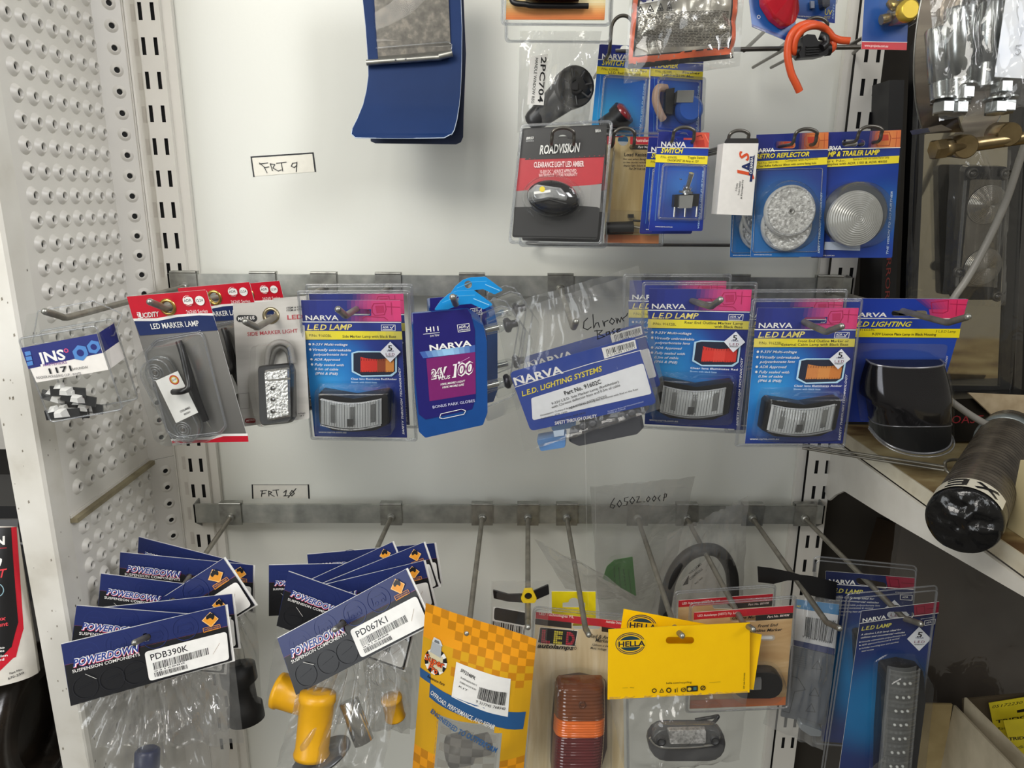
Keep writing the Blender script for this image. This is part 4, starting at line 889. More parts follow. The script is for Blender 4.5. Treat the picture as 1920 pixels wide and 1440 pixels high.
# ================================================================ things on the lower rail
# ---- navy header bags (two stacks). header design is drawn in the coordinates of the front one
HQ = [(343, 745), (1265, 525), (1305, 835), (398, 1092)]
HDR = ink('#1e2b62'); HBLK = ink('#17181c'); ORG = '#e79a2d'
AUS = [(.02, .45), (.12, .30), (.30, .22), (.36, .08), (.48, .12), (.55, .02), (.66, .06), (.64, .15), (.73, .19), (.79, .0), (.90, .25), (1, .48), (.96, .72), (.82, .92), (.68, .86), (.60, .70), (.42, .66), (.25, .78), (.08, .76)]
def inside_all(h, poly):
    def ins(p):
        c = False; n = len(poly)
        for i in range(n):
            a, b = poly[i], poly[i-1]
            if (a[1] > p[1]) != (b[1] > p[1]) and p[0] < (b[0]-a[0])*(p[1]-a[1])/(b[1]-a[1])+a[0]: c = not c
        return c
    return all(ins(p) for p in h)
def header(label, quad, Y, org, part_no, bag=None, bagq=None, seed=1, yaw=0.0, hole=None, fancy=True, group=None, thick=.016, mat=None, bz=-.001):
    pk = Pk('header_bag', label, 'bagged part', quad, Y, org, group, 0.0, yaw, sig=0.07, ref=HQ)
    lh = pk.hook_hole(RODS[432 if org == C1 else 733])
    m = pk.card(HDR, t=.0008, side=ink('#5b6080'), lholes=lh)
    m.poly_holes(m.L2([(365, 862), (640, 795), (800, 752), (1282, 642), (1305, 835), (398, 1092)], .00016), [h for h in lh if inside_all(h, m.L2([(365, 862), (640, 795), (800, 752), (1282, 642), (1305, 835), (398, 1092)], .00016))], .00016, HBLK); m.line([(365, 862), (1282, 641)], 2, '#a0567a')
    GH = ink('#26336c'); GK = ink('#202127')
    for k, (cx, cy) in enumerate(((485, 800), (665, 742), (870, 700), (1040, 655))):
        m.ring((cx, cy), 72, 76, GH, n=28); m.line([(cx-45, cy-15), (cx+30, cy-32), (cx+45, cy-10), (cx+40, cy+12), (cx-45, cy+30)], 4, GH, closed=True); m.ring((cx-20, cy+18), 9, 12, GH, n=12); m.ring((cx+22, cy+8), 9, 12, GH, n=12)
    for cx, cy in ((480, 985), (630, 940), (760, 905)): m.ring((cx, cy), 68, 72, GK, n=28); m.line([(cx-40, cy+10), (cx+35, cy-25)], 4, GK)
    for dx, dy, c, b in ((2, 3, '#d9477a', 11), (0, 0, WHITE, 10), (0, 0, '#2a4190', 3)): m.T('POWERDOWN', (412+dx, 870+dy), (788+dx, 782+dy), 44, c, b, 1)
    m.T('SUSPENSION COMPONENTS', (408, 907), (788, 808), 20, WHITE, 1)
    D = [(1182, 562), (1230, 600), (1188, 648), (1134, 612)]; m.P(D, '#f3c98a'); c = Vector((1183, 605)); m.P([tuple(c+(Vector(p)-c)*.88) for p in D], ORG)
    m.P([(1157+50*u, 570+46*v-u*8) for u, v in AUS], INKB); m.line([(1142, 655), (1236, 632), (1240, 652), (1146, 678)], 3, ORG, closed=True); m.T('AUSTRALIAN OWNED', (1150, 667), (1232, 647), 8, ORG, 1); m.T('and ENGINEERED', (1154, 675), (1228, 657), 7, ORG, 1)
    m.RP([(812, 788), (1275, 672), (1290, 830), (840, 952)], 22, WHITE)
    m.T(part_no, (850, 836), (1060, 780), 40, INKB, 1)
    m.bars([(858, 850), (1172, 762), (1178, 800), (865, 890)], seed, INKB, 60); m.bars([(866, 905), (1050, 858), (1056, 880), (872, 930)], seed+9, INKB, 40); m.T('9316888', (868, 902), (1040, 852), 10, INKB, 0)
    m.line([(480, 912), (542, 938)], 3, '#c9c9c4'); m.line([(1198, 800), (1235, 738)], 2, '#b9a58f')
    bk = pk.part('header_back'); bk.slab([(345, 740), (1280, 520), (1322, 838), (400, 1085)], -.0022, -.0014, ink('#e9e8e4'), lholes=lh)
    pk.ref, r = None, pk.ref; keep, pk.quad = pk.quad, quad
    if bagq:
        bg = pk.part('bag'); bag_mesh(bg, bagq, thick, seed, mat or BAG2, 34, 40, 1.8, bz, top=.5, gather=2.2, folds=4, bottom=.3)
    return pk
GL, GM = 'navy header bags in the left stack', 'navy header bags in the middle stack'
def spool(m, pts, r, mat, seg=24):
    """bush: lathe along a crop-pixel axis; pts = two ends (x, y, z); r = profile [(radius m, t 0..1)]"""
    a, b = [Vector(m.pk.L(p[:2], p[2])) for p in pts]; d = b-a
    m.lathe([(q, t*d.length) for q, t in r], a, d, mat, seg)
YB = paint('#e0a514', .35, 0, .05); GRM = paint('#7d7f82', .3, .8)
p = header('navy header bag nearest in the left stack, bar code sticker, dark bush at the bottom', HQ, -0.305, C1, 'PDB390K', bagq=[(430, 1075), (1292, 838), (1290, 1560), (520, 1560)], seed=21, group=GL, thick=.015)
n = p.part('bush', label='dark navy bush seen through the film'); spool(n, [(830, 1330, -.008), (826, 1500, -.008)], [(.010, 0), (.013, .08), (.013, .9), (.01, 1)], paint('#1f2a4e', .35)); p.finish()
def plain(label, quad, Y, org, no, seed, group, bagq=None, bush=None, **k):
    p = header(label, quad, Y, org, no, bagq=bagq, seed=seed, group=group, **k)
    if bush:
        for a, b, rr, mt in bush: n = p.part('bush'); spool(n, [a, b], rr, mt)
    return p.finish()
BK = [(.010, 0), (.021, .06), (.021, .30), (.016, .36), (.016, .64), (.021, .7), (.021, .94), (.01, 1)]
plain('navy header bag second in the left stack, half hidden by the nearest header', [(430, 528), (1285, 592), (1258, 905), (388, 850)], -0.284, C1, 'PDB210K', 22, GL, [(420, 820), (1310, 760), (1372, 1300), (560, 1320)], None, thick=.007)
plain('navy header bag tilted up behind the second, its orange diamond level with the label corner', [(520, 545), (1303, 462), (1340, 762), (552, 850)], -0.267, C1, 'PDB214K', 23, GL)
plain('navy header bag steeply turned, white sticker at upper right of the left stack', [(485, 762), (1255, 262), (1432, 525), (660, 1020)], -0.238, C1, 'PDB118K', 24, GL, [(1000, 700), (1440, 520), (1475, 1150), (1080, 1290)],
      [((1330, 850, -.016), (1395, 1190, -.016), BK, RUBBER)], thick=.012, bz=-.016)
plain('navy header bag sloping down to the right in the middle of the left stack', [(568, 348), (1320, 440), (1290, 720), (543, 620)], -0.222, C1, 'PDB330K', 25, GL)
plain('navy header bag last but one in the left stack, name partly showing', [(676, 228), (1422, 300), (1420, 560), (664, 480)], -0.185, C1, 'PDB331K', 26, GL)
plain('navy header bag at the very back of the left stack, highest of them', [(780, 142), (1400, 300), (1380, 540), (765, 390)], -0.150, C1, 'PDB332K', 27, GL)

MQ = [(240, 712), (962, 322), (1105, 632), (345, 1030)]
p = header('navy header bag nearest in the middle stack, bar code sticker, yellow bushes inside', MQ, -0.302, C2, 'PD067K1', bagq=[(352, 1022), (985, 700), (830, 1470), (228, 1450)], seed=31, group=GM, thick=.018)
YP = [(.012, 0), (.0195, .02), (.0200, .10), (.0200, .14), (.0185, .17), (.0180, .86), (.0195, .93), (.0185, .99), (.012, 1)]
n = p.part('bush', label='yellow polyurethane bush'); spool(n, [(470, 1010, .004), (430, 1385, .004)], YP, YB)
n = p.part('bush', label='yellow polyurethane bush'); spool(n, [(235, 1000, -.018), (420, 1060, -.020)], YP, YB)
n = p.part('washer', label='grey steel washer'); o = n.pk.L((480, 1395), 0); n.lathe([(.012, 0), (.034, 0), (.034, .003), (.012, .003)], (o[0], o[1], -.004), (.12, 1, .25), GRM, 32)
n = p.part('sleeve', label='polished steel sleeve'); spool(n, [(640, 1060, -.012), (730, 1300, -.012)], [(.010, 0), (.011, .02), (.011, .98), (.009, 1)], paint('#c6c6c2', .15, 1.0))
n.add([], [], GRM); p.finish()
plain('navy header bag second in the middle stack, sloping behind the nearest', [(300, 335), (1020, 590), (950, 890), (235, 640)], -0.278, C2, 'PD068K', 32, GM, [(240, 640), (1000, 880), (985, 1250), (170, 1100)], [((880, 1040, .002), (905, 1160, .002), [(a*.62, b) for a, b in YP], YB)], thick=.007)
plain('navy header bag third in the middle stack, rising right, white sticker edge', [(330, 452), (1062, 275), (1125, 525), (390, 700)], -0.258, C2, 'PD070K', 33, GM, [(700, 600), (1060, 560), (1050, 1200), (760, 1230)], thick=.006, bz=-.014)
plain('navy header bag fourth in the middle stack, its right end showing an orange diamond', [(420, 432), (1062, 172), (1147, 418), (500, 660)], -0.240, C2, 'PD071K', 34, GM)
plain('navy header bag in the middle stack, right corner turned up', [(300, 440), (886, 170), (980, 400), (395, 650)], -0.222, C2, 'PD072K', 35, GM)
plain('navy header bag at left of the middle stack, only the first letters showing', [(192, 300), (780, 288), (788, 560), (192, 585)], -0.205, C2, 'PD073K', 36, GM)
plain('navy header bag at the very back of the middle stack, right edge past others', [(408, 240), (1122, 176), (1160, 402), (430, 460)], -0.150, C2, 'PD074K', 37, GM)

# ---- orange chequered pouch
PQ = [(1075, 512), (1698, 716), (1622, 1480), (1000, 1440)]
pk = Pk('chequered_pouch', 'orange and yellow chequered plastic pouch with a blue band and clear lower window', 'bagged part', PQ, -0.322, C2, sig=0.06)
OR1, OR2 = paint('#efa01c', .28, 0, .04, 20), paint('#c98417', .28, 0, .04, 20)
tl, tr, br, bl = [Vector(p) for p in PQ]
def pouch(u, v, dz=0.0):
    p = tl.lerp(tr, u).lerp(bl.lerp(br, u), v); x, y, _ = pk.L(tuple(p)); e = 1-abs(2*u-1)**2.5
    z = .018*e*min(1, v*2.2)+.0022*noise.noise(Vector((u*4, v*6, 1)))*e+.0012*math.sin(v*14+u*5)*e; return (x, y, z+dz)
fr = pk.part('pouch')
def patch(m, u0, u1, v0, v1, mat, dz, nu=3, nv=3): m.grid(lambda a, b: pouch(u0+(u1-u0)*a, v0+(v1-v0)*b, dz), nu, nv, mat, True, True)
GOLD = paint('#d9a51e', .28, 0, .05, 20)
# printed front with an open window below, clear back
for j in range(20):
    for i in range(14):
        u, v = (i+.5)/14, (j+.5)/20
        win = v > .62 and .20 < u < .76 and not (v < .66 and u > .7)
        if win: continue
        check = (i+j) % 2 == 0 and (v < .36 and (u > .32 or v < .12) or v > .86)
        patch(fr, i/14, (i+1)/14, j/20, (j+1)/20, OR2 if check else (OR1 if v < .18 or v > .86 else GOLD), 0, 2, 2)
fr.grid(lambda u, v: tuple(Vector(pouch(u, v))*1.0-Vector((0, 0, 2*pouch(u, v)[2]*.6+.001))), 14, 20, BAGH, True)
wn = pk.part('window'); patch(wn, .20, .76, .61, 1.0, clear('window', tint=(.80, .79, .76), haze=.10, rough=.1, base=.05), .0, 10, 12)
for j in range(7):
    for i in range(5):
        if (i+j) % 2 == 0: patch(wn, .24+.10*i, .24+.10*(i+1), .66+.05*j, .66+.05*(j+1), clear('window_check', tint=(.66, .62, .54), haze=.16, rough=.1, base=.05), .0004, 2, 2)
pr = pk.part('printing')
def inv(px, py):        # crop point -> pouch u, v
    u = v = .5
    for _ in range(8):
        e = Vector((px, py))-(tl.lerp(tr, u).lerp(bl.lerp(br, u), v)); a = (tr-tl).lerp(br-bl, v); b = (bl-tl).lerp(br-tr, u); det = a.x*b.y-a.y*b.x
        u += (e.x*b.y-e.y*b.x)/det; v += (a.x*e.y-a.y*e.x)/det
    return u, v
def curved(pts, mat, dz=.0006, n=12):      # polygon as quad TL TR BR BL wrapped on the pouch
    a, b, c, d = [Vector(p) for p in pts]
    pr.grid(lambda s, t: pouch(*inv(*a.lerp(b, s).lerp(d.lerp(c, s), t)), dz), n, 4, mat if not isinstance(mat, str) else ink(mat), True, True)
def wtext(s, p0, p1, h, mat, bold=1, italic=0, dz=.0011):
    v, f = _font(s, bold, italic); x0, x1 = min(q[0] for q in v), max(q[0] for q in v); a, b = Vector(p0), Vector(p1); d = (b-a); n = Vector((d.y, -d.x)).normalized()
    pr.add([pouch(*inv(*(a+d*((q[0]-x0)/(x1-x0))+n*(q[1]*h/CAPH))), dz) for q in v], f, ink(mat) if isinstance(mat, str) else mat)
curved([(1042, 872), (1110, 888), (1112, 935), (1044, 922)], '#2a5a8e'); curved([(1110, 930), (1640, 1112), (1625, 1205), (1106, 1008)], '#2a5a8e')
wtext('OFFROAD, PERFORMANCE, AND REPAIR', (1112, 985), (1470, 1165), 27, WHITE, 1); wtext('ENGINEERED TO OUTPERFORM', (1112, 1090), (1482, 1285), 30, '#2e5f95', 2)
curved([(1258, 808), (1560, 905), (1545, 1108), (1238, 978)], WHITE, .0007); wtext('SPF2348PK', (1282, 852), (1365, 893), 17, INKB, 1); 
for k, t in enumerate(('SUSPENSION PARTS', 'HYBRID SHOCK BUSH', 'KIT')): wtext(t, (1284-4*k, 885+22*k), (1375-4*k-(40 if k == 2 else 0), 925+22*k-(18 if k == 2 else 0)), 9, INKB, 0)
rnd = random.Random(4); x = 0
while x < 1:
    w = rnd.choice((.012, .02, .03)); g = rnd.choice((.012, .02)); a, b = Vector((1392, 928)), Vector((1540, 975)); c, d = Vector((1380, 985)), Vector((1530, 1042)); e = min(1, x+w)
    curved([tuple(a.lerp(b, x)), tuple(a.lerp(b, e)), tuple(c.lerp(d, e)), tuple(c.lerp(d, x))], INKB, .0012, 1); x += w+g
wtext('9 317745 768340', (1372, 1005), (1530, 1066), 15, INKB, 0, dz=.0013)
for k in range(16):      # logo disc with chequered rim
    a0, a1 = 2*math.pi*k/16, 2*math.pi*(k+1)/16; c = (1138, 818); r0, r1 = 46, 68
    curved([(c[0]+r1*math.cos(a0), c[1]+r1*math.sin(a0)), (c[0]+r1*math.cos(a1), c[1]+r1*math.sin(a1)), (c[0]+r0*math.cos(a1), c[1]+r0*math.sin(a1)), (c[0]+r0*math.cos(a0), c[1]+r0*math.sin(a0))], INKB if k % 2 else WHITE, .0008, 2)
curved([(1095, 770), (1182, 790), (1180, 866), (1096, 852)], '#d8cfae', .0009, 3)
curved([(1118, 706), (1172, 728), (1168, 795), (1104, 772)], '#aeb3b6', .0010, 4); curved([(1126, 690), (1162, 704), (1178, 735), (1116, 715)], '#d3d7d9', .0012, 4); curved([(1132, 702), (1156, 711), (1160, 726), (1128, 716)], '#6d7377', .0013, 3)
for off, c, b in ((0, '#5a1d12', 5), (0, '#e35a26', 2)): wtext('Super', (1072, 815), (1188, 846), 36, c, b, 0, dz=.0014+.0003*(b == 2)); wtext('Pro', (1096, 858), (1148, 880), 34, c, b, 0, dz=.0014+.0003*(b == 2))
wtext('Suspension Parts', (1090, 905), (1196, 930), 14, INKB, 2, 1)
b1 = pk.part('bush', label='dark rubber bush behind the window'); spool(b1, [(1200, 1350, -.004), (1440, 1300, -.004)], [(.006, 0), (.018, .06), (.018, .5), (.012, .55), (.012, .95), (.006, 1)], paint('#6c6a66', .4))
pk.finish()

# ---- tail lamp pack on a wood grain card
TQ = [(255, 562), (740, 615), (752, 1470), (195, 1460)]
WOOD = ramp_noise('wood_grain_print', [(0.25, '#c9b083'), (0.5, '#ddcaa4'), (0.75, '#efe3cb')], 26, .35, stretch=(3, .35, 1), dist=.6)
pk = Pk('lamp_blister_pack', 'wood grain card pack with a large red and amber tail lamp', 'blister pack', TQ, -0.262, C3, sig=0.06)
m = pk.card(WOOD, r=6, holes=[stadium(540, 640, 160, 36)])
m.P([(255, 562), (740, 615), (741, 660), (252, 598)], RED)
m.P([(251, 600), (455, 622), (455, 656), (249, 632)], '#241a18'); m.P([(625, 645), (741, 662), (742, 690), (624, 672)], '#241a18')
m.T('LED Technologies P/L', (272, 578), (468, 598), 15, '#f1ded8', 2); m.T('Australian Owned', (648, 622), (740, 632), 14, '#f1ded8', 2)
m.RP([(278, 648), (490, 668), (474, 755), (264, 735)], 10, INKB); m.line([(278, 648), (490, 668), (474, 755), (264, 735)], 3, '#f2efe6', closed=True)
for ch, x, c in (('L', 284, '#d0314a'), ('E', 352, '#efe04a'), ('D', 422, '#d0314a')): m.T(ch, (x, 732+(x-284)*.09), (x+48, 737+(x-284)*.09), 66, c, 6)
for k in range(14):
    x = 285+k*14; m.line([(x, 665), (x-6, 740)], 2, INKB)
for k in range(6): m.line([(280, 672+k*12), (478, 690+k*12)], 2, INKB)
m.T('autolamps', (262, 762), (466, 776), 24, INKB, 3, 1); m.ring((476, 766), 5, 7, INKB)
m.T('Red & Amber', (556, 706), (705, 722), 21, INKB, 1, 1); m.T('Marker', (588, 730), (668, 738), 21, INKB, 1, 1); m.T('120mm x 64mm', (570, 752), (690, 764), 12, INKB, 1, 1); m.T('Multi Voltage', (560, 770), (650, 780), 12, INKB, 1, 1)
ba = pk.part('lamp_base'); LO = [(372, 930), (500, 912), (645, 945), (648, 1300), (600, 1460), (340, 1420), (345, 1180)]
ba.dome(LO, [(1.04, .001), (1.03, .010), (1.0, .013)], paint('#4b3a35', .35), 40, base=True)
def lz(t):
    return .034 if .12 < t < .9 else .026
le = pk.part('lens', label='ribbed amber and red lens')
AMB, DRED, ORNG = paint('#70370f', .08, 0, .18, 40, coat=1.0), paint('#560c12', .10, 0, .15, 40, coat=1.0), paint('#e06a1c', .12, 0, .1, 60, coat=1.0)
lcen = [(362, 644, 925), (360, 646, 1010), (358, 648, 1110), (354, 646, 1180), (350, 644, 1245), (346, 640, 1320), (342, 632, 1400), (338, 622, 1470)]
def lens(u, v):
    t = v*(len(lcen)-1); i = min(int(t), len(lcen)-2); f = t-i; a, b = lcen[i], lcen[i+1]; x0, x1, y = a[0]+(b[0]-a[0])*f, a[1]+(b[1]-a[1])*f, a[2]+(b[2]-a[2])*f
    e = 1-abs(2*u-1)**5; ev = min(1, (v/.07))**.5 if v < .07 else 1; x = x0+(x1-x0)*(.5+(u-.5)*(.82+.18*ev)); p = pk.L((x, y), .018)
    return (p[0], p[1], .014+.022*e**.5*ev+(.0007*math.sin(v*210)*e))
for v0, v1, mt in ((0, .335, AMB), (.335, .535, ORNG), (.535, 1.0, DRED)): le.grid(lambda a, b: lens(a, v0+(v1-v0)*b), 22, max(8, int(110*(v1-v0))), mt, True, True)
sc = pk.part('screw_boss'); o = lens(.52, .19); sc.lathe([(.0042, -.001), (.0042, .0012), (.0028, .0014), (.0024, -.0005)], o, (0, 0, 1), paint('#5a3018', .2), 18)
pk.shell([(242, 535), (765, 582), (778, 1500), (180, 1490)], 30)
d = pk.part('bubble'); d.dome([(340, 900), (505, 880), (672, 920), (672, 1480), (318, 1470)], [(1.03, .0046), (1.0, .007), (.97, .036), (.93, .041), (.8, .043)], CLR, 40)
pk.finish()

# ---- bright yellow header cards
YH = paint('#ffc903', .38, 0, .02)
def yellow_header(label, quad, Y, logo, foot, bag, hole=None):
    pk = Pk('header_bag', label, 'bagged part', quad, Y, C3, None, sig=0.06)
    hl = hole or stadium(1065, 722, 160, 40); m = pk.card(YH, holes=[hl], t=.0007, side=ink('#d9ad0c')); cx, cy, a = logo; k = math.cos(a), math.sin(a)
    def E(rx, ry, n=36): return [(cx+rx*math.cos(t)*k[0]-ry*math.sin(t)*k[1], cy+rx*math.cos(t)*k[1]+ry*math.sin(t)*k[0]) for t in [2*math.pi*i/n for i in range(n)]]
    m.P(E(84, 62), '#1d2c4e'); m.P(E(80, 57), '#f2c410'); m.P(E(76, 53), '#1d2c4e'); m.P(E(72, 48), '#f2c410'); m.P(E(64, 42), '#1c3f50')
    R2 = lambda x, y: (cx+x*k[0]-y*k[1], cy+x*k[1]+y*k[0]); m.P([R2(-74, -20), R2(88, -20), R2(88, 20), R2(-74, 20)], '#f2c410'); m.T('HELLA', R2(-68, 16), R2(82, 16), 33, '#10203a', 3)
    if foot:
        m.T('hella.com/recycling', (988, 968), (1130, 962), 13, '#3a3318', 0); m.T('SSP AB-C29 R50', (1428, 995), (1432, 905), 8, '#3a3318', 1)
        for k, x in enumerate((920, 962, 1002, 1044, 1084)):
            y = 1005-k*1.2
            if k == 0: m.ring((x, y), 9, 14, INKB)
            elif k == 1: m.line([(x-11, y+11), (x+11, y+10), (x, y-10)], 3, INKB, closed=True)
            elif k == 2:
                for j in range(3): a0 = 2*math.pi*j/3; m.line([(x+12*math.cos(a0+t), y+12*math.sin(a0+t)) for t in (-.3, .3, .9, 1.3)], 6, INKB)
            elif k == 3: m.line([(x-6, y+12), (x-6, y-4)], 5, INKB); m.line([(x+6, y+12), (x+5, y-12)], 3, INKB)
            else: m.ring((x, y), 10, 14, INKB); m.line([(x-5, y+2), (x+5, y-4)], 4, INKB)
        m.RP([(1102, 980), (1165, 976), (1165, 1008), (1103, 1012)], 4, '#2b2a22'); m.C((1118, 996), 11, '#e3c23a'); m.P([(1140, 985), (1158, 984), (1158, 1002), (1140, 1003)], '#3f6f72'); m.ring((1194, 990), 10, 15, INKB); m.line([(1185, 998), (1203, 982)], 4, INKB)
        m.line([(742, 990), (770, 988)], 2, '#9a7d10'); m.line([(785, 986), (805, 989)], 3, '#9a7d10'); m.line([(1230, 960), (1292, 955)], 2, '#9a7d10')
    return pk
HB = [(662, 660), (1458, 622), (1456, 1015), (657, 1055)]
pk = yellow_header('bright yellow header card nearest, on a clear bag with a small oval lamp', HB, -0.314, (786, 740, -.04), True, True)
lm = pk.part('lamp'); OV = stadium(1090, 1262, 430, 185); OV = [(x, y) for x, y in OV]
lm.dome(OV, [(1.0, -.006), (1.0, .004), (.97, .008), (.93, .009)], paint('#3b3b3d', .25), base=True); lm.dome(stadium(1100, 1240, 390, 130), [(1.0, .009), (.97, .013), (.93, .0145)], LENS)
lm.dome([(990, 1210), (1205, 1205), (1205, 1282), (1000, 1285)], [(1.0, .0095), (.97, .0155)], ramp_noise('lamp_grid', [(0.35, '#a9a9a7'), (.65, '#e6e6e4')], 300, .2, metal=.6, bump=.6), 10)
for x, y in ((942, 1240), (1240, 1235)): o = pk.L((x, y)); lm.lathe([(.0052, .009), (.0052, .0158), (.0036, .016), (.0036, .011)], (o[0], o[1], 0), (0, 0, 1), DGREY, 18)
rm = pk.part('trim_ring', label='chrome lower trim'); rm.wire([(895, 1270, .008), (930, 1310, .010), (1000, 1325, .011), (1180, 1318, .011), (1260, 1300, .010), (1290, 1260, .008)], .0016, CHROME)
ld = pk.part('lead'); ld.wire([(1240, 1200, .002), (1280, 1150, .004), (1240, 1155, -.004), (1150, 1170, -.006)], .002, BLACK)
bg = pk.part('bag'); bag_mesh(bg, [(668, 1040), (1445, 1005), (1400, 1395), (752, 1470)], .014, 41, BAG, 40, 30, 1.2, 0.0, top=.25, gather=.6, folds=3); pk.finish()
pk = yellow_header('bright yellow header card tilted behind the nearest one, its logo cut off', [(748, 545), (1525, 690), (1478, 1000), (700, 870)], -0.296, (850, 640, .10), False, False, hole=circle(1260, 690, 20, 14)); pk.finish()

# ---- yellow hang card
pk = Pk('hang_card', 'plain yellow hang card with a wide slot, sticking up behind the tail lamp pack', 'hang card', [(343, 446), (590, 448), (592, 640), (345, 640)], -0.225, C3, sig=.05)
m = pk.card(paint('#ecd812', .4), holes=[euro(468, 522, 1.15)], t=.0007); pk.finish()

# ---- small pack with black band and bar code
pk = Pk('parts_bag', 'small clear pack with a black yellow-centred tie and a bar code card', 'bagged part', [(10, 420), (332, 405), (310, 720), (5, 700)], -0.258, C3, sig=.05)
m = pk.part('printed_card'); m.slab([(15, 535), (200, 560), (195, 700), (5, 690)], -.0005, 0, WHITE, 4); pk.auto = .0002; m.RP([(22, 535), (200, 568), (196, 640), (18, 605)], 16, INKB); m.bars([(8, 612), (196, 648), (190, 694), (2, 680)], 8, INKB, 22)
t = pk.part('tie'); t.slab([(12, 440), (100, 465), (205, 462), (325, 410), (330, 462), (215, 512), (100, 505), (18, 486)], .0005, .003, BLACK, 6); 
yt = pk.part('clip', label='yellow clip'); yt.slab([(190, 440), (235, 438), (260, 490), (248, 512), (182, 512), (170, 490)], .001, .006, paint('#d8b820', .35), 12, [circle(212, 476, 22, 14)])
b = pk.part('bag'); bag_mesh(b, [(5, 390), (335, 385), (315, 735), (0, 715)], .006, 43, BAG, 16, 16, .8); pk.finish()

# ---- clear bags at the back of the lower rail
pk = Pk('parts_bag', 'tall clear bag numbered in black pen, with a green slip of paper inside', 'bagged part', [(1106, 912), (1303, 893), (1250, 1150), (1122, 1165)], -0.085, (0, 0), k=1.0, sig=.05)
g = pk.part('slip', label='bright green printed slip'); g.slab([(1138, 1062), (1152, 1050), (1186, 1044), (1193, 1118), (1160, 1100), (1130, 1085)], .0, .0004, ink('#3f9c3a'), 2); pk.auto = .0006
for k, t in enumerate(('FROM THE', 'MANUFACTURER', 'SAFETY', 'CONDITIONS')): g.T(t, (1150+k*9, 1062+k*2), (1152+k*10, 1100+k*4), 3.2, '#1d5a20', 1)
pn = pk.part('pen_writing'); Z = .008
for st in ([(1152, 934), (1146, 944), (1144, 951), (1150, 953), (1153, 948), (1147, 946)], [(1162, 938), (1157, 945), (1161, 951), (1166, 945), (1162, 938)], [(1178, 932), (1171, 934), (1171, 940), (1177, 941), (1175, 947), (1168, 948)], [(1186, 932), (1181, 939), (1185, 945), (1190, 938), (1186, 932)],
           [(1193, 932), (1199, 931), (1194, 942), (1202, 941)], [(1207, 941), (1209, 941)], [(1216, 931), (1212, 937), (1215, 941), (1219, 935), (1216, 931)], [(1227, 930), (1223, 936), (1226, 940), (1230, 934), (1227, 930)], [(1238, 929), (1234, 934), (1237, 939)], [(1247, 925), (1244, 939)], [(1245, 927), (1250, 926), (1249, 932), (1244, 933)]):
    pn.line(st, 1.8, INKB, z=Z)
b = pk.part('bag'); bag_mesh(b, [(1106, 912), (1303, 893), (1245, 1150), (1124, 1165)], .007, 51, BAGH, 26, 30, 1.0, 0, top=.2); pk.finish()
pk = Pk('parts_bag', 'long empty clear bag tail reaching down to the tail lamp pack', 'bagged part', [(250, 160), (560, 300), (845, 510), (700, 590)], -0.16, C3, sig=.03)
b = pk.part('bag'); bag_mesh(b, [(245, 150), (640, 350), (845, 520), (420, 430)], .006, 52, BAGH, 24, 20, 1.0, 0, top=.2); pk.finish()
pk = Pk('hose_bag', 'clear bag holding a looped black hose and a white printed label', 'bagged part', [(1262, 1010), (1400, 935), (1388, 1150), (1225, 1165)], -0.125, (0, 0), k=1.0, sig=.04)
h = pk.part('hose'); h.wire([(1245, 1150, -.004), (1258, 1085, 0), (1285, 1045, 0), (1320, 1030, 0), (1352, 1038, 0), (1372, 1075, 0), (1374, 1130, 0)], .0085, RUBBER, 14)
l = pk.part('label'); l.slab([(1278, 1090), (1330, 1045), (1352, 1100), (1290, 1150), (1278, 1140)], .002, .0025, ink('#d8d6d0'), 3); pk.auto = .003
l.T('WILLIAMS', (1293, 1078), (1316, 1058), 6, INKB, 1); l.T('CONTROLS', (1294, 1088), (1318, 1068), 6, INKB, 1); l.T('562 060', (1304, 1096), (1318, 1084), 4, INKB, 0); l.P([(1280, 1098), (1292, 1078), (1290, 1095)], INKB)
b = pk.part('bag'); bag_mesh(b, [(1255, 1000), (1402, 930), (1392, 1160), (1215, 1170)], .012, 53, BAGH, 26, 26, 1.0, 0, top=.3, gather=.6); pk.finish()

# ---- front end outline marker packs
FQ = [(-237, 566), (324, 526), (278, 1086), (-262, 1108)]
pk = Pk('lamp_blister_pack', 'wood grain card pack with a black oval front end outline marker, nearest of two', 'blister pack', FQ, -0.276, C4, 'wood grain front end outline marker packs', sig=.05)
WOOD2 = ramp_noise('wood_grain_warm', [(0.25, '#b98f5c'), (0.5, '#d2ae7d'), (0.75, '#e6cda4')], 22, .35, stretch=(.6, 2.5, 1), dist=.5)
m = pk.card(WOOD2, r=8, holes=[stadium(45, 597, 160, 34)])
m.P([(-237, 566), (324, 526), (321, 566), (-238, 606)], RED); m.P([(110, 582), (321, 567), (318, 598), (110, 612)], '#1d1817'); m.T('LED Autolamps (AEST) Pty. Ltd.', (-215, 590), (10, 572), 15, '#f1ded8', 2); m.T('Part No. 86WM', (176, 596), (300, 586), 15, '#f1ded8', 2, 1)
m.T('Front End', (122, 650), (236, 642), 20, INKB, 1, 1); m.T('Outline Marker', (80, 678), (260, 668), 20, INKB, 1, 1); m.P(stadium(170, 707, 98, 32), '#c7b9a6'); m.P(stadium(172, 707, 70, 16), '#eef0f2'); m.T('5 Year', (188, 1078), (250, 1070), 19, '#6d1a16', 2, 1); m.T('Warranty', (190, 1090), (248, 1084), 10, '#6d1a16', 1, 1)
m.hgrad([(-255, 1060), (280, 1040), (278, 1086), (-262, 1106)], ['#c96a3a', '#d77a48'], n=2)
lo = pk.part('lamp_base'); lo.dome(stadium(100, 935, 290, 150), [(1.0, .001), (1.0, .010), (.95, .014)], BLACK, base=True)
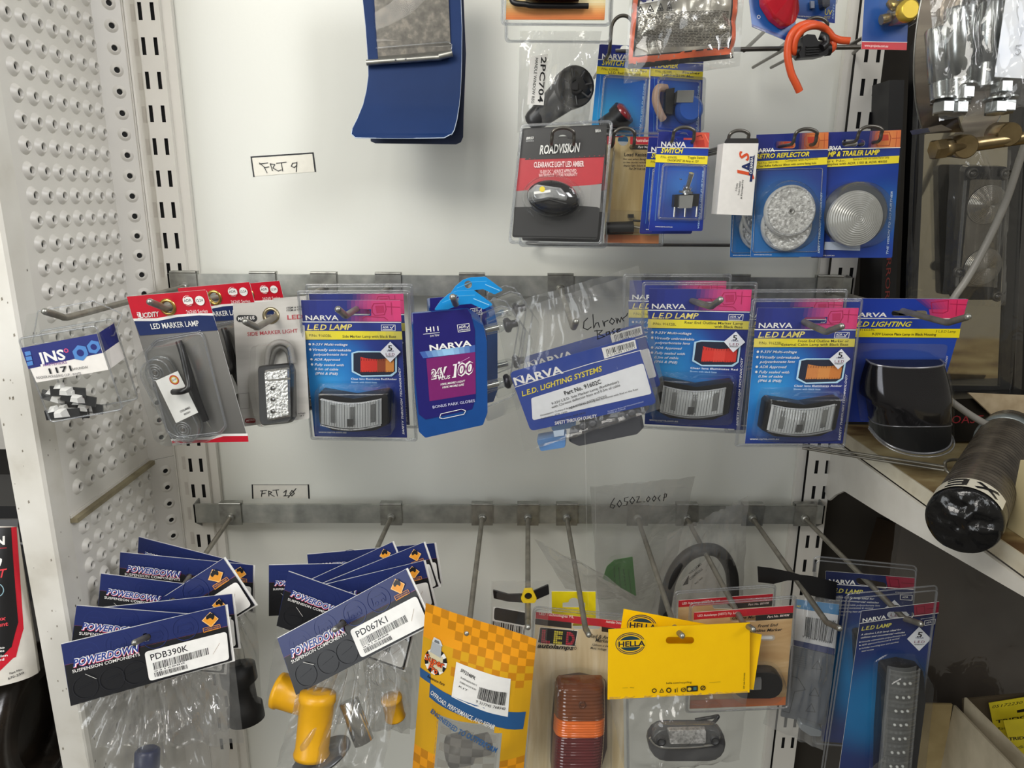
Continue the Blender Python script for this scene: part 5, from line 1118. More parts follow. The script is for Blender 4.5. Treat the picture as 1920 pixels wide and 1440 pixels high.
ls = pk.part('lens'); ls.dome([(60, 935), (142, 928), (140, 990), (62, 995)], [(1.0, .014), (.9, .0175)], paint('#b9bcc0', .12, .8), 6)
d = pk.part('bubble'); d.dome(stadium(95, 935, 330, 190), [(1.03, .001), (1.0, .003), (.96, .017), (.9, .02)], CLR)
pk.shell([(-255, 520), (345, 478), (300, 1110), (-280, 1135)], 26); r9 = pk.finish()
dupw(r9, (-0.006, 0.045, -0.012), 'wood grain front end marker pack behind the nearest, only its red top band showing')

# ---- bag with bar code and black tape
pk = Pk('parts_bag', 'clear bag with a bar code card and twisted black tape across its top', 'bagged part', [(330, 485), (578, 490), (560, 760), (322, 718)], -0.240, C4, sig=.05)
m = pk.part('printed_card'); m.slab([(335, 490), (580, 520), (555, 800), (318, 745)], -.0006, 0, ink('#e7e8ea')); pk.auto = .0002
m.P([(335, 490), (580, 520), (578, 580), (332, 540)], '#2f86c0'); m.T('MS', (338, 535), (365, 538), 14, '#e6d53a', 2, 1); m.P([(320, 718), (556, 768), (553, 805), (316, 748)], '#26336e'); m.bars([(392, 590), (560, 612), (540, 740), (385, 698)], 12, INKB, 30); m.T('9 316684 015307', (372, 705), (530, 742), 14, INKB, 0)
i = pk.part('insert'); i.slab([(312, 750), (552, 808), (500, 1200), (250, 1150)], -.001, -.0002, paint('#5f646c', .4), 10); pk.auto = .0004
for x, y in ((455, 860), (440, 1010), (420, 1100)): i.line([(x-28, y+20), (x+25, y+26), (x+4, y-22)], 3, '#2b2d31', closed=True)
i.line([(300, 920), (350, 935), (390, 1000), (330, 1010), (300, 1130), (262, 1120)], 4, '#24262a'); 
for k in range(6): i.line([(312, 800+k*12), (400, 818+k*12)], 2, '#4a4e55')
lm = pk.part('lamp'); lm.dome([(345, 1150), (470, 1195), (465, 1230), (400, 1225), (340, 1185)], [(1.0, .0), (1.0, .008), (.9, .012)], paint('#9ea4a8', .2, .5), 14)
t = pk.part('tape'); tw = [((120, 305), (125, 395)), ((200, 315), (210, 405)), ((300, 335), (290, 385)), ((360, 352), (350, 385)), ((430, 360), (420, 470)), ((570, 395), (560, 495))]
t.loops([[pk.L(a, .004+.003*(k % 2)) for k, (a, b) in enumerate(tw)], [pk.L(b, .004+.004*((k+1) % 2)) for k, (a, b) in enumerate(tw)]], paint('#121214', .28), False, False, True, False)
t.loops([[pk.L(b, .0035+.004*((k+1) % 2)) for k, (a, b) in enumerate(tw)], [pk.L(a, .0035+.003*(k % 2)) for k, (a, b) in enumerate(tw)]], paint('#121214', .28), False, False, True, False)
b = pk.part('bag'); bag_mesh(b, [(325, 470), (600, 470), (490, 1340), (150, 1190)], .010, 61, BAGH, 26, 34, 1.2, 0, top=.1, gather=.4); pk.finish()

# ---- long blue strip lamp packs
def strip_pack(label, quad, shell, Y):
    RQ = [(705, 558), (1145, 505), (980, 1460), (578, 1460)]
    pk = Pk('lamp_blister_pack', label, 'blister pack', quad, Y, C4, 'long blue strip lamp packs', sig=.05, ref=RQ)
    m = pk.card(radial('long_blue_card', -.004, -.02, .13, [(0, '#16204f'), (.35, '#1a3273'), (.75, '#1576b4'), (1, '#1a86c4')]), r=4, holes=[stadium(925, 578, 150, 34)])
    m.P([(1000, 524), (1144, 506), (1138, 568), (1004, 590)], '#8e1f38'); m.line([(1015, 535), (1060, 530), (1062, 570), (1018, 576), (1015, 535)], 4, '#6d1228'); m.line([(1075, 545), (1135, 538)], 4, '#6d1228')
    m.line([(695, 627), (850, 604), (1138, 568)], 4, WHITE); m.T('NARVA', (712, 620), (845, 600), 26, WHITE, 3); m.T('L.E.D LAMP', (705, 667), (875, 645), 27, '#e6dd6a', 2, 1)
    for k, (t, xe) in enumerate((('A slimline L.E.D lamp ideal for', 930), ('utilities and commercial vehicles', 950))): m.T(t, (702, 695+k*17), (xe, 664+k*16), 12, WHITE, 1, 1)
    for k, (t, xe) in enumerate((('Virtually unbreakable polycarbonate lens', 955), ('ADR approved horizontal & vertical', 920), ('Includes mounting base and stainless', 915), ('steel screws', 775))):
        m.T(t, (706, 735+k*18-(0 if k < 3 else 2)), (xe, 694+k*20+(0 if k < 3 else 22)), 11, WHITE, 0, 1)
        if k < 3: m.C((697, 732+k*19), 4, WHITE, n=8)
    m.line([(1062, 612), (1122, 602), (1118, 630), (1060, 638)], 3, WHITE, closed=True); m.T('ADR', (1070, 628), (1100, 622), 11, WHITE, 1); m.T('Dimensions', (1040, 605), (1122, 592), 7, WHITE, 0)
    diamond(m, 1030, 714, 68)
    m.T('SAFETY THROUGH TECHNOLOGY', (962, 1420), (1012, 1220), 9, WHITE, 1, 1)
    ba = pk.part('lamp_base'); ba.dome([(800, 835), (900, 815), (1010, 840), (1020, 1000), (960, 1480), (770, 1480), (775, 1200)], [(1.0, .001), (1.0, .016), (.95, .02)], paint('#17181b', .3), 24, base=True)
    c = pk.part('reflector')
    def sf(u, v, z): x0, x1 = 850+(795-850)*v, 1015+(960-1015)*v; y = 862+(1480-862)*v; p = pk.L((x0+(x1-x0)*u, y), .02); return (p[0], p[1], z+.004*math.sin(u*math.pi))
    c.grid(lambda u, v: sf(u, v, .0205), 8, 40, paint('#8f9294', .2, .7), True, True)
    for k in range(7):
        for j in range(3):
            o = sf(.3+.2*j, .12+.125*k, .0245); c.ball(o, .0018, paint('#e6e6e2', .15), 8, 5)
    l = pk.part('lens')
    def rib(u, v): p = sf(u, v, .0265); return (p[0], p[1], p[2]+.0012*abs(math.sin(v*7.5*math.pi))+.0004*math.sin(v*160))
    l.grid(rib, 10, 140, LENS, True, True)
    for u in (0, 1): l.tube([sf(u, k/20, .026) for k in range(21)], .0012, CLE, 6)
    d = pk.part('bubble'); d.dome([(775, 850), (850, 805), (1000, 805), (1035, 870), (975, 1500), (750, 1500)], [(1.03, .0046), (1.0, .007), (.97, .032), (.93, .036)], CLR, 30)
    pk.ref, r = None, pk.ref; k2, pk.quad = pk.quad, quad; pk.shell(shell, 26, .012); pk.ref = r; pk.quad = k2; pk.finish(); return pk
strip_pack('long blue strip lamp pack nearest, a clear seven-segment light down its middle', [(705, 558), (1145, 505), (980, 1460), (578, 1460)], [(640, 480), (1150, 432), (1010, 1500), (490, 1500)], -0.290)
strip_pack('long blue strip lamp pack hanging behind, its top rising above the nearest one', [(505, 332), (1008, 372), (920, 1330), (480, 1290)], [(445, 262), (1026, 318), (940, 1360), (440, 1320)], -0.225)

# ================================================================ upper right: wire rack, loop hooks and their packs
WIRE = paint('#6f6c66', .3, .8)
def plain_thing(name, label, cat, group=None, loc=(0, 0, 0)):
    return empty(name, loc, label, cat, group)
root = plain_thing('wire_rack', 'thin steel wire rack behind the upper right packs, its lowest bar showing under them', 'wire rack')
m = MB('lower_bar'); a, b = atY(1010, 458, -.03), atY(1590, 461, -.03); m.tube(smooth_path([a+Vector((0, .02, .004)), a, a.lerp(b, .5), b]), .0022, WIRE, 8); m.done(root)
m = MB('middle_bar'); a, b = atY(1190, 286, -.03), atY(1600, 283, -.03); m.tube([a, b], .0022, WIRE, 8); m.done(root)
m = MB('upper_bar'); a, b = atY(1150, 97, -.115), atY(1618, 88, -.115); m.tube([a, b], .0026, WIRE, 8); m.done(root)
for p0, p1 in (((1395, 95), (1432, 60)), ((1460, 92), (1478, 76)), ((1588, 88), (1650, 52)), ((1640, 62), (1600, 100))):
    m = MB('tie_wire'); m.tube([atY(*p0, -.115), atY(*p1, -.02)], .0022, WIRE, 8); m.done(root)
def loop_hook(c, w, Y, label, drop=14, back=-.03):
    """double wire hook: two prongs out from the rack and a raised loop in front. c = photo point of the top of the loop"""
    o = atY(c[0], c[1], Y); k = (1+Y)/F_PX; r = .0019; hw = w*k/2; h = drop*k*1.6
    m = MB('loop_hook'); P = [Vector((o.x-hw*.9, back, o.z-h*1.15)), Vector((o.x-hw*.95, Y+.03, o.z-h*1.05)), Vector((o.x-hw, Y+.004, o.z-h)), Vector((o.x-hw*.97, Y, o.z-h*.45))]
    for t in range(1, 8): a = math.pi-math.pi*t/8; P.append(Vector((o.x+hw*math.cos(a), Y-.002, o.z-h*.45+h*.45*math.sin(a))))
    P += [Vector((o.x+hw*.97, Y, o.z-h*.45)), Vector((o.x+hw, Y+.004, o.z-h)), Vector((o.x+hw*.95, Y+.03, o.z-h*1.05)), Vector((o.x+hw*.9, back, o.z-h*1.15))]
    m.tube(smooth_path(P, k=3), r, WIRE, 8); return tag(m.done(), label, 'hook', 'wire loop hooks')
loop_hook((1168, 30), 40, -.175, 'wire loop hook rising above the red push switch pack', 34)
loop_hook((1056, 240), 40, -.200, 'wire loop hook through the black and red clearance light pack', 16)
loop_hook((1171, 240), 38, -.168, 'wire loop hook through the tan load resistor pack', 18)
loop_hook((1283, 239), 38, -.196, 'wire loop hook through the toggle switch pack', 14)
loop_hook((1386, 245), 36, -.190, 'wire loop hook above the small white box', 15)
loop_hook((1512, 242), 40, -.196, 'wire loop hook through the round reflector pack', 15)
loop_hook((1633, 237), 42, -.194, 'wire loop hook through the trailer lamp pack', 15)
loop_hook((1530, 34), 42, -.185, 'wire loop hook carrying the orange fuse lead', 20)

# ---- black and red clearance light pack
VQ = [(178, 722), (655, 700), (598, 1345), (120, 1335)]
pk = Pk('lamp_blister_pack', 'black and red clearance light pack, front one, with an oval clear and black light', 'blister pack', VQ, -0.190, A3, 'black and red clearance light packs', sig=.06)
m = pk.card(ink('#1a191b'), r=16, holes=[euro(405, 795, 1.1)])
f = lambda pts: pts
m.P([(163, 890), (300, 893), (640, 872), (625, 1030), (580, 1042), (480, 1048), (300, 1060), (143, 1075)], '#b8202e')
for k in range(16): x = 190+k*28; m.P([(x, 900-k*1.2), (x+14, 884-k*1.2), (x+34, 898-k*1.2)], '#1a191b')
m.hgrad([(143, 1075), (625, 1035), (614, 1175), (134, 1165)], ['#8b8a88', '#a3a19e', '#8d8b89'], n=4); m.P([(134, 1165), (370, 1160), (400, 1150), (600, 1165), (614, 1172), (600, 1335), (124, 1325)], '#1c1b1d')
m.T('ROADVISION', (275, 867), (505, 853), 50, WHITE, 3, 1); m.T('CLEARANCE LIGHT LED AMBER', (243, 942), (525, 936), 31, '#f2d9d8', 3); m.T('10-30V DC * ADR/ECE APPROVED', (278, 975), (482, 969), 19, '#f0c9c9', 2); m.T('WATERPROOF * 3 YEAR WARRANTY', (270, 996), (488, 990), 19, '#f0c9c9', 2)
m.T('BRS3', (200, 785), (242, 782), 14, WHITE, 2, 1); m.T('SERIES', (198, 798), (243, 796), 10, '#bbbbbb', 0); m.T('BR1A', (590, 744), (620, 742), 16, WHITE, 2)
lb = pk.part('lamp_base'); ov = [(355+148*math.cos(t)*(1.0), 1120+98*math.sin(t)+22*math.cos(t)*.6) for t in [2*math.pi*k/40 for k in range(40)]]
lb.dome(ov, [(1.0, .001), (1.0, .010), (.93, .017), (.80, .021), (.5, .024)], paint('#151517', .12, coat=1.0), base=True)
le = pk.part('lens'); lq = [(215, 1085), (260, 1045), (400, 1065), (435, 1110), (430, 1140), (340, 1130), (240, 1150), (215, 1120)]
le.dome(lq, [(1.05, .014), (1.0, .0235), (.9, .0262), (.6, .028)], ramp_noise('chrome_lamp', [(.35, '#a9abad'), (.65, '#e9ebec')], 90, .12, metal=.7), 20); le.line([(222, 1130), (330, 1120), (425, 1145)], 5, BLACK, z=.0285); le.line([(250, 1085), (330, 1075)], 14, WHITE, z=.0285)
st = pk.part('dot', label='yellow dot'); st.C((290, 1064), 15, '#e9cf26', z=.0290, n=20)
d = pk.part('bubble'); d.dome([(352+172*math.cos(t), 1118+122*math.sin(t)) for t in [2*math.pi*k/40 for k in range(40)]], [(1.03, .004), (1.0, .008), (.93, .024), (.8, .030), (.6, .032)], CLR)
pk.shell([(172, 700), (684, 676), (622, 1375), (102, 1365)], 26); r = pk.finish()
dupw(r, (.012, .046, -.006), 'black and red clearance light pack hanging behind the front one, its right edge showing')

# ---- load resistor pack
RQ2 = [(655, 765), (960, 770), (945, 1370), (640, 1365)]
pk = Pk('blister_pack', 'tan wood grain load resistor pack with a red top band between two other packs', 'blister pack', RQ2, -0.150, A3, sig=.05)
m = pk.card(ramp_noise('wood_grain_tan', [(0.25, '#a98d58'), (0.5, '#c2a873'), (0.75, '#d8c596')], 22, .35, stretch=(3, .4, 1), dist=.4), r=6, holes=[circle(745, 790, 30, 14)])
m.P([(655, 765), (745, 766), (745, 772), (700, 772), (700, 812), (654, 812)], RED); m.P([(785, 770), (960, 772), (959, 812), (785, 812)], RED); m.T('Australian Owned', (812, 797), (950, 799), 17, '#f1d8cc', 2); m.T('Part No. LR24', (828, 830), (930, 832), 15, INKB, 1, 1)
m.P([(785, 815), (959, 814), (958, 842), (785, 840)], '#1d1816'); m.T('Part No. LR24', (828, 834), (935, 834), 14, WHITE, 1, 1); m.T('Load Resistors', (752, 878), (910, 880), 19, INKB, 1)
for k, t in enumerate(('For use when fixing LEDs', 'to late model vehicles that', 'display light failure warning')): m.T(t, (745+k*1, 900+k*18), (910, 901+k*18), 11, INKB, 0, 1)
m.T('For 24 Volt Use', (778, 954), (875, 955), 12, INKB, 1, 1); m.hgrad([(640, 1320), (946, 1325), (945, 1370), (640, 1365)], ['#c0673a', '#d48a55'], n=3)
rs = pk.part('resistor'); rs.tube([pk.L((650, 1285), .008), pk.L((800, 1280), .008)], .0072, BLACK, 12); ct = paint('#a59f90', .3, .8)
rs.tube([pk.L((800, 1275), .010), pk.L((868, 1285), .012)], .0016, ct, 6); rs.tube([pk.L((800, 1240), .010), pk.L((862, 1245), .012)], .0012, BLACK, 6); rs.box(tuple(Vector(pk.L((770, 1225), .002))), tuple(Vector(pk.L((805, 1205), .008))), BLACK)
d = pk.part('bubble'); d.dome([(650, 1180), (900, 1190), (905, 1310), (645, 1310)], [(1.02, .001), (1.0, .004), (.95, .018), (.9, .020)], CLR, 20); pk.shell([(640, 745), (985, 745), (970, 1385), (620, 1380)], 18); pk.finish()

# ---- switch packs (shared design)
WQ = [(945, 740), (1232, 745), (1192, 1300), (888, 1300)]
SWB = radial('switch_card', .002, -.005, .055, [(0, '#1d2c86'), (.4, '#2046a8'), (1, '#2a72c8')])
SWC = radial('switch_card_cyan', -.01, -.03, .075, [(0, '#1d2c86'), (.35, '#1c5fb4'), (1, '#25a0d8')])
def switch_pack(label, quad, Y, word, pno, l1, l2, red=True, mat=SWB, org=A3, name='switch_blister_pack'):
    pk = Pk(name, label, 'blister pack', quad, Y, org, None, sig=.05, ref=WQ)
    m = pk.card(mat, r=12, holes=[euro(1085, 775, .95)]); m.P([(945, 742), (1015, 742), (1012, 830), (936, 828)], '#1d2774')
    if red:
        m.hgrad([(1146, 744), (1231, 746), (1226, 830), (1140, 830)], ['#b9484a', '#d8593c', '#d24f45'], n=3); m.P([(1150, 792), (1200, 785), (1205, 825), (1158, 828)], '#b8392f'); m.line([(1160, 768), (1185, 760), (1190, 775)], 4, '#7f2f2c'); m.line([(1205, 755), (1226, 800)], 4, '#e98a70')
    m.line([(938, 829), (1226, 833)], 4, WHITE); m.T('NARVA', (958, 824), (1098, 826), 26, WHITE, 3); m.T(word, (957, 860), (1082, 862), 26, '#f3e03a', 3, 1)
    m.P([(930, 868), (1222, 878), (1218, 925), (926, 912)], '#efdc33'); m.T('P/No. '+pno, (956, 890), (1050, 893), 13, INKB, 0); m.T(l1, (1108, 892), (1205, 895), 13, INKB, 1); m.T(l2, (992, 908), (1170, 914), 12, INKB, 1)
    m.T('www.narva.com.au', (925, 1278), (1022, 1280), 9, WHITE, 1); m.line([(950, 920), (925, 1240)], 2, '#6ea8e0'); m.T('VISION TO GO FURTHER', (1172, 1285), (1200, 960), 9, '#bfe0f5', 1, 1)
    d = pk.part('bubble'); q = [(968, 922), (1208, 930), (1185, 1240), (940, 1232)]
    if red: d.dome(q, [(1.02, .0008), (1.0, .003), (.96, .020), (.92, .023)], CLR, 16)
    else: d.dome(q, [(1.02, .0008), (1.0, .003), (.96, .024), (.92, .027)], CLR, 16)
    for s_, z in ((1.0, .003), (.955, .021)):
        pp = rounded(d.L2(q, z), 16*pk.mpp); cx, cy = sum(a for a, b in pp)/len(pp), sum(b for a, b in pp)/len(pp); d.tube([(cx+(a-cx)*s_, cy+(b-cy)*s_, z) for a, b in pp], .0006, CLE, 6, closed=True)
    return pk
pk = switch_pack('blue switch pack with a metal toggle switch, front one of its hook', WQ, -0.188, 'SWITCH', '60060BL', 'Toggle Switch', 'ON/Off SPST 20 Amp at 12V')
t = pk.part('toggle_switch'); t.tube([pk.L((1130, 975), .020), pk.L((1105, 1060), .013)], [.0030, .0022], CHROME, 12); t.tube([pk.L((1108, 1050), .013), pk.L((1098, 1085), .010)], .0048, CHROME, 12); t.tube([pk.L((1100, 1075), .010), pk.L((1098, 1088), .010)], .0078, paint('#8b8d8f', .3, .8), 6)
def lbox(mb, q, z0, z1, mat): mb.slab(q, z0, z1, mat, 2, (), mat)
lbox(t, [(1035, 1095), (1175, 1090), (1168, 1160), (1030, 1165)], .001, .012, BLACK); lbox(t, [(1062, 1100), (1140, 1098), (1132, 1170), (1060, 1172)], .001, .018, paint('#b5b7b8', .2, .8))
for x in (1035, 1095, 1160): t.tube([pk.L((x, 1160), .006), pk.L((x-4, 1220), .006)], .0013, CHROME, 6)
r = pk.finish(); dupw(r, (-.006, .022, -.004), 'blue switch pack behind the toggle switch pack, its lower edge showing')
pk = switch_pack('blue switch pack with a round red push switch, under the orange foil bag', [(612, 248), (905, 262), (858, 800), (560, 790)], -0.135, 'SWITCH', '62090BL', 'L.E.D. Red', 'L.E.D. Red Illuminated', False, SWC)
b = pk.part('push_switch'); b.tube([pk.L((968, 1225), .006), pk.L((1050, 1165), .014)], .0115, BLACK, 20); b.tube([pk.L((1046, 1168), .0138), pk.L((1082, 1130), .018)], .0140, BLACK, 20)
c = pk.part('button', label='dark red button'); a0, a1 = Vector(pk.L((1075, 1135), .0178)), Vector(pk.L((1098, 1115), .020)); c.lathe([(.0112, 0), (.0112, .003), (.008, .0055), (.002, .006)], a0, a1-a0, paint('#7d1420', .2, 0, .1, coat=1.0), 20); pk.finish()
pk = switch_pack('blue flasher relay pack hanging right of the red push switch pack', [(905, 262), (1200, 272), (1178, 820), (885, 800)], -0.130, 'FLASHER', '68230BL', 'Flasher', '12V 3 x 21W Max', False, SWB)
b = pk.part('relay'); lbox(b, [(1010, 985), (1060, 975), (1040, 1130), (1000, 1125)], .002, .012, BLACK); lbox(b, [(1075, 990), (1170, 985), (1160, 1055), (1065, 1060)], .002, .022, paint('#b8babb', .12, .9)); b.lathe([(.012, .001), (.015, .004), (.015, .018), (.012, .021)], Vector(pk.L((1115, 1110), 0)), (0, 0, 1), paint('#1d55b0', .2), 24)
h = pk.part('harness'); h.wire([(1010, 980, .006), (965, 985, .012), (948, 1050, .012), (965, 1120, .010), (985, 1160, .006)], .0045, paint('#b89a86', .4)); pk.finish()

# ---- handle in a bag
pk = Pk('parts_bag', 'clear bag with a black winder handle and a white paper strip label', 'bagged part', [(165, 190), (640, 200), (560, 700), (165, 735)], -0.110, A3, sig=.04)
h = pk.part('handle'); a, b = Vector(pk.L((215, 705), .006)), Vector(pk.L((490, 470), .006)); ax = (b-a); Ln = ax.length; axn = ax.normalized(); nn = Vector((-axn.y, axn.x, 0)); HB_ = paint('#343435', .28, 0, .1, 40)
L = []
for t, r0 in ((0, .006), (.03, .0105), (.10, .0125), (.4, .0152), (.7, .0185), (.95, .0215), (1.08, .020)):
    L.append([tuple(a+axn*(t*Ln)+nn*(r0*math.cos(q))+Vector((0, 0, r0*.62*math.sin(q)))) for q in [2*math.pi*k/24 for k in range(24)]])
h.loops(L, HB_, True, True)
cc = Vector(pk.L((470, 490), .012)); h.lathe([(.0225, -.016), (.0230, .003), (.0215, .0065), (.0195, .004), (.0095, .0025), (.0090, .0075), (.0055, .0075), (.005, .002)], cc, (.25, .1, 1), HB_, 30)
for k in range(8):
    q = 2*math.pi*k/8+.2; h.box(tuple(cc+Vector((math.cos(q)*.0095-.001, math.sin(q)*.0095-.001, .003))), tuple(cc+Vector((math.cos(q)*.0125+.001, math.sin(q)*.0125+.001, .0055))), HB_)
    h.tube([cc+Vector((math.cos(q)*.0095, math.sin(q)*.0095, .0048)), cc+Vector((math.cos(q)*.020, math.sin(q)*.020, .0048))], .0011, paint('#555556', .3), 6)
h.box(tuple(cc+Vector((-.0035, -.0035, .006))), tuple(cc+Vector((.0035, .0035, .0088))), paint('#39393b', .3))
l = pk.part('paper_label'); l.slab([(222, 318), (322, 302), (298, 592), (205, 588)], .0235, .024, WHITE); pk.auto = .0242; l.T('2PC704', (285, 318), (265, 575), 32, INKB, 2); l.T('HANDLE WINDOW REG', (252, 325), (228, 580), 18, INKB, 0)
bg = pk.part('bag'); bag_mesh(bg, [(165, 175), (625, 175), (545, 715), (150, 745)], .022, 71, BAGH, 30, 30, 1.0, .004, top=.35, gather=.5); pk.finish()

# ---- clear clamshell at the top edge
pk = Pk('blister_pack', 'clear clamshell with a yellow to orange card at the top of the frame', 'blister pack', [(95, -230), (652, -235), (640, 115), (85, 110)], -0.205, A3, sig=.04)
m = pk.card(ink('#e6cf8e'), r=4); m.hgrad([(95, -230), (652, -235), (645, 20), (90, 20)], ['#e8cf8a', '#efe2b4', '#e9d9a0'], n=4); 
for k in range(8): t = k/8; c = ['#ecdcae', '#ebcf98', '#eabf80', '#e9ad6a', '#e8a05a', '#e4914a', '#df8440', '#d97838'][k]; m.P([(90-5*t, 5+13*k), (646-6*t, 5+13*k), (646-6*t, 19+13*k), (89-5*t, 19+13*k)], c)
it = pk.part('lamp'); it.dome([(185, -120), (495, -120), (495, 20), (260, 20), (190, 0)], [(1.0, .001), (1.0, .014), (.93, .018)], paint('#3a1a14', .2, 0, .1), 12); it.wire([(120, -60, .004), (125, 10, .006), (200, 25, .008), (260, 32, .008), (550, 34, .006)], .0028, BLACK); it.box(tuple(Vector(pk.L((262, 45), .001))), tuple(Vector(pk.L((305, 22), .008))), paint('#c9c4b5', .2, .7))
pk.shell([(70, -260), (690, -265), (672, 140), (62, 135)], 26); r = pk.finish()
c7 = dupw(r, (.004, .02, -.012), 'clear clamshell behind the yellow and orange carded one, its lower rim showing')

for k_ in children(c7):
    if not k_.name.startswith('blister'): bpy.data.objects.remove(k_)

# ---- orange and silver foil bag
FQ2 = [(815, -260), (1412, -240), (1365, 325), (770, 385)]
pk = Pk('foil_bag', 'orange, black and silver printed foil bag in a clear sleeve at top centre right', 'bagged part', FQ2, -0.225, A3, sig=.04)
tl2, tr2, br2, bl2 = [Vector(p) for p in FQ2]
FOIL = ramp_noise('silver_foil', [(.3, '#a9a69c'), (.5, '#c6c2b6'), (.7, '#e0dac8')], 24, .24, metal=.55, detail=4)
def foil(u, v, dz=0.0):
    p = tl2.lerp(tr2, u).lerp(bl2.lerp(br2, u), v); x, y, _ = pk.L(tuple(p)); e = (1-abs(2*u-1)**3)*(1-max(0, v-.72)/.28)
    return (x, y, .014*e+.0045*noise.noise(Vector((u*5, v*7, 3)))+.0022*noise.noise(Vector((u*15, v*15, 7)))+dz)
fb = pk.part('foil'); fb.grid(lambda u, v: foil(u, v), 40, 40, FOIL, True, True); fb.grid(lambda u, v: (foil(u, v)[0], foil(u, v)[1], -.006*(1-abs(2*u-1)**3)*(1-v)-.001), 8, 8, FOIL)
pr2 = pk.part('printing')
def inv2(px, py):
    u = v = .5
    for _ in range(8):
        e = Vector((px, py))-(tl2.lerp(tr2, u).lerp(bl2.lerp(br2, u), v)); a = (tr2-tl2).lerp(br2-bl2, v); b = (bl2-tl2).lerp(br2-tr2, u); det = a.x*b.y-a.y*b.x
        u += (e.x*b.y-e.y*b.x)/det; v += (a.x*e.y-a.y*e.x)/det
    return u, v
def fcurv(q, mat, dz, nx=14, ny=3):
    a, b, c, d = [Vector(p) for p in q]; pr2.grid(lambda s, t: foil(*inv2(*a.lerp(b, s).lerp(d.lerp(c, s), t)), dz), nx, ny, ink(mat, .25) if isinstance(mat, str) else mat, True, True)
ORB = '#e0663c'
fcurv([(800, -10), (832, -10), (805, 340), (773, 345)], ORB, .0004, 3, 20); fcurv([(1352, -10), (1388, -10), (1368, 300), (1342, 290)], ORB, .0004, 3, 20); fcurv([(782, 325), (1368, 262), (1366, 305), (775, 365)], ORB, .0005, 20, 3)
fcurv([(772, 360), (1366, 303), (1364, 328), (770, 390)], '#1b1a1b', .0006, 20, 3); fcurv([(826, -10), (836, -10), (806, 325), (796, 325)], '#1b1a1b', .0006, 2, 20); fcurv([(1346, -10), (1354, -10), (1342, 275), (1335, 275)], '#1b1a1b', .0006, 2, 20); fcurv([(796, 318), (1340, 268), (1340, 274), (796, 326)], '#1b1a1b', .0007, 20, 1)
fcurv([(815, -10), (1000, -10), (990, 14), (850, 20)], '#1f2a6e', .0006, 8, 2); fcurv([(835, 15), (1085, -8), (1080, 4), (835, 28)], WHITE, .0006, 8, 1)
rnd = random.Random(9)
for k in range(24):                # block of small print
    y = 85+k*8; y1 = y-10; x0 = 815-k*.5; x = x0
    while x < 1325:
        w = rnd.uniform(10, 34); x2 = min(1330, x+w); f0, f1 = (x-x0)/520, (x2-x0)/520; d0, d1 = -14*f0, -14*f1
        fcurv([(x, y+d0), (x2, y+d1), (x2, y+3.2+d1), (x, y+3.2+d0)], '#3a3631', .0006, 1, 1); x = x2+rnd.uniform(4, 8)
for k in range(4):
    cx, cy = 838+k*50, 62-k*2
    for (p, q) in (((-16, 16), (16, 14)), ((16, 14), (0, -24)), ((0, -24), (-16, 16))):
        a, b = Vector((cx+p[0], cy+p[1])), Vector((cx+q[0], cy+q[1])); n = Vector((-(b-a).y, (b-a).x)).normalized()*2; fcurv([tuple(a-n), tuple(b-n), tuple(b+n), tuple(a+n)], INKB, .0007, 4, 1)
    fcurv([(cx-6, cy-2), (cx+6, cy-2), (cx+5, cy+10), (cx-5, cy+10)], INKB, .0007, 1, 1)
sl = pk.part('sleeve'); bag_mesh(sl, [(800, -280), (1440, -260), (1400, 370), (748, 470)], .016, 77, BAG, 30, 34, 1.0, .004, top=.2, gather=.3); pk.finish()

# ---- small white box
JQ = [(1310, 806), (1507, 806), (1470, 1212), (1272, 1205)]
pk = Pk('carton', 'small white carton printed with red and blue sideways lettering', 'box', JQ, -0.200, A3, sig=.05)
b = pk.part('carton'); b.slab(JQ, -.022, 0, ink('#efece7', .5)); pk.auto = .0003
b.T('J', (1458, 1010), (1455, 945), 70, '#e0562f', 3, 1); b.T('A', (1465, 965), (1470, 908), 56, '#1f2f63', 3); b.T('S', (1450, 905), (1455, 850), 56, '#e0562f', 3, 1)
b.P([(1456, 1022), (1470, 1022), (1486, 870), (1478, 880)], '#1f2f63'); b.P([(1452, 985), (1474, 985), (1482, 880), (1458, 880)], '#1f2f63'); b.T('OCEANIA', (1470, 978), (1477, 885), 15, WHITE, 2)
for k, t in enumerate(('A Quality', 'Product Supplied', '& Packaged by')): b.T(t, (1383+k*15, 1075+k*22), (1391+k*15, 1030-k*10), 9, INKB, 1)
hk = pk.part('hang_flap'); hk.slab([(1330, 778), (1505, 778), (1508, 806), (1310, 806)], -.0012, -.0004, paint('#2c2b2c', .4), 8); pk.finish()

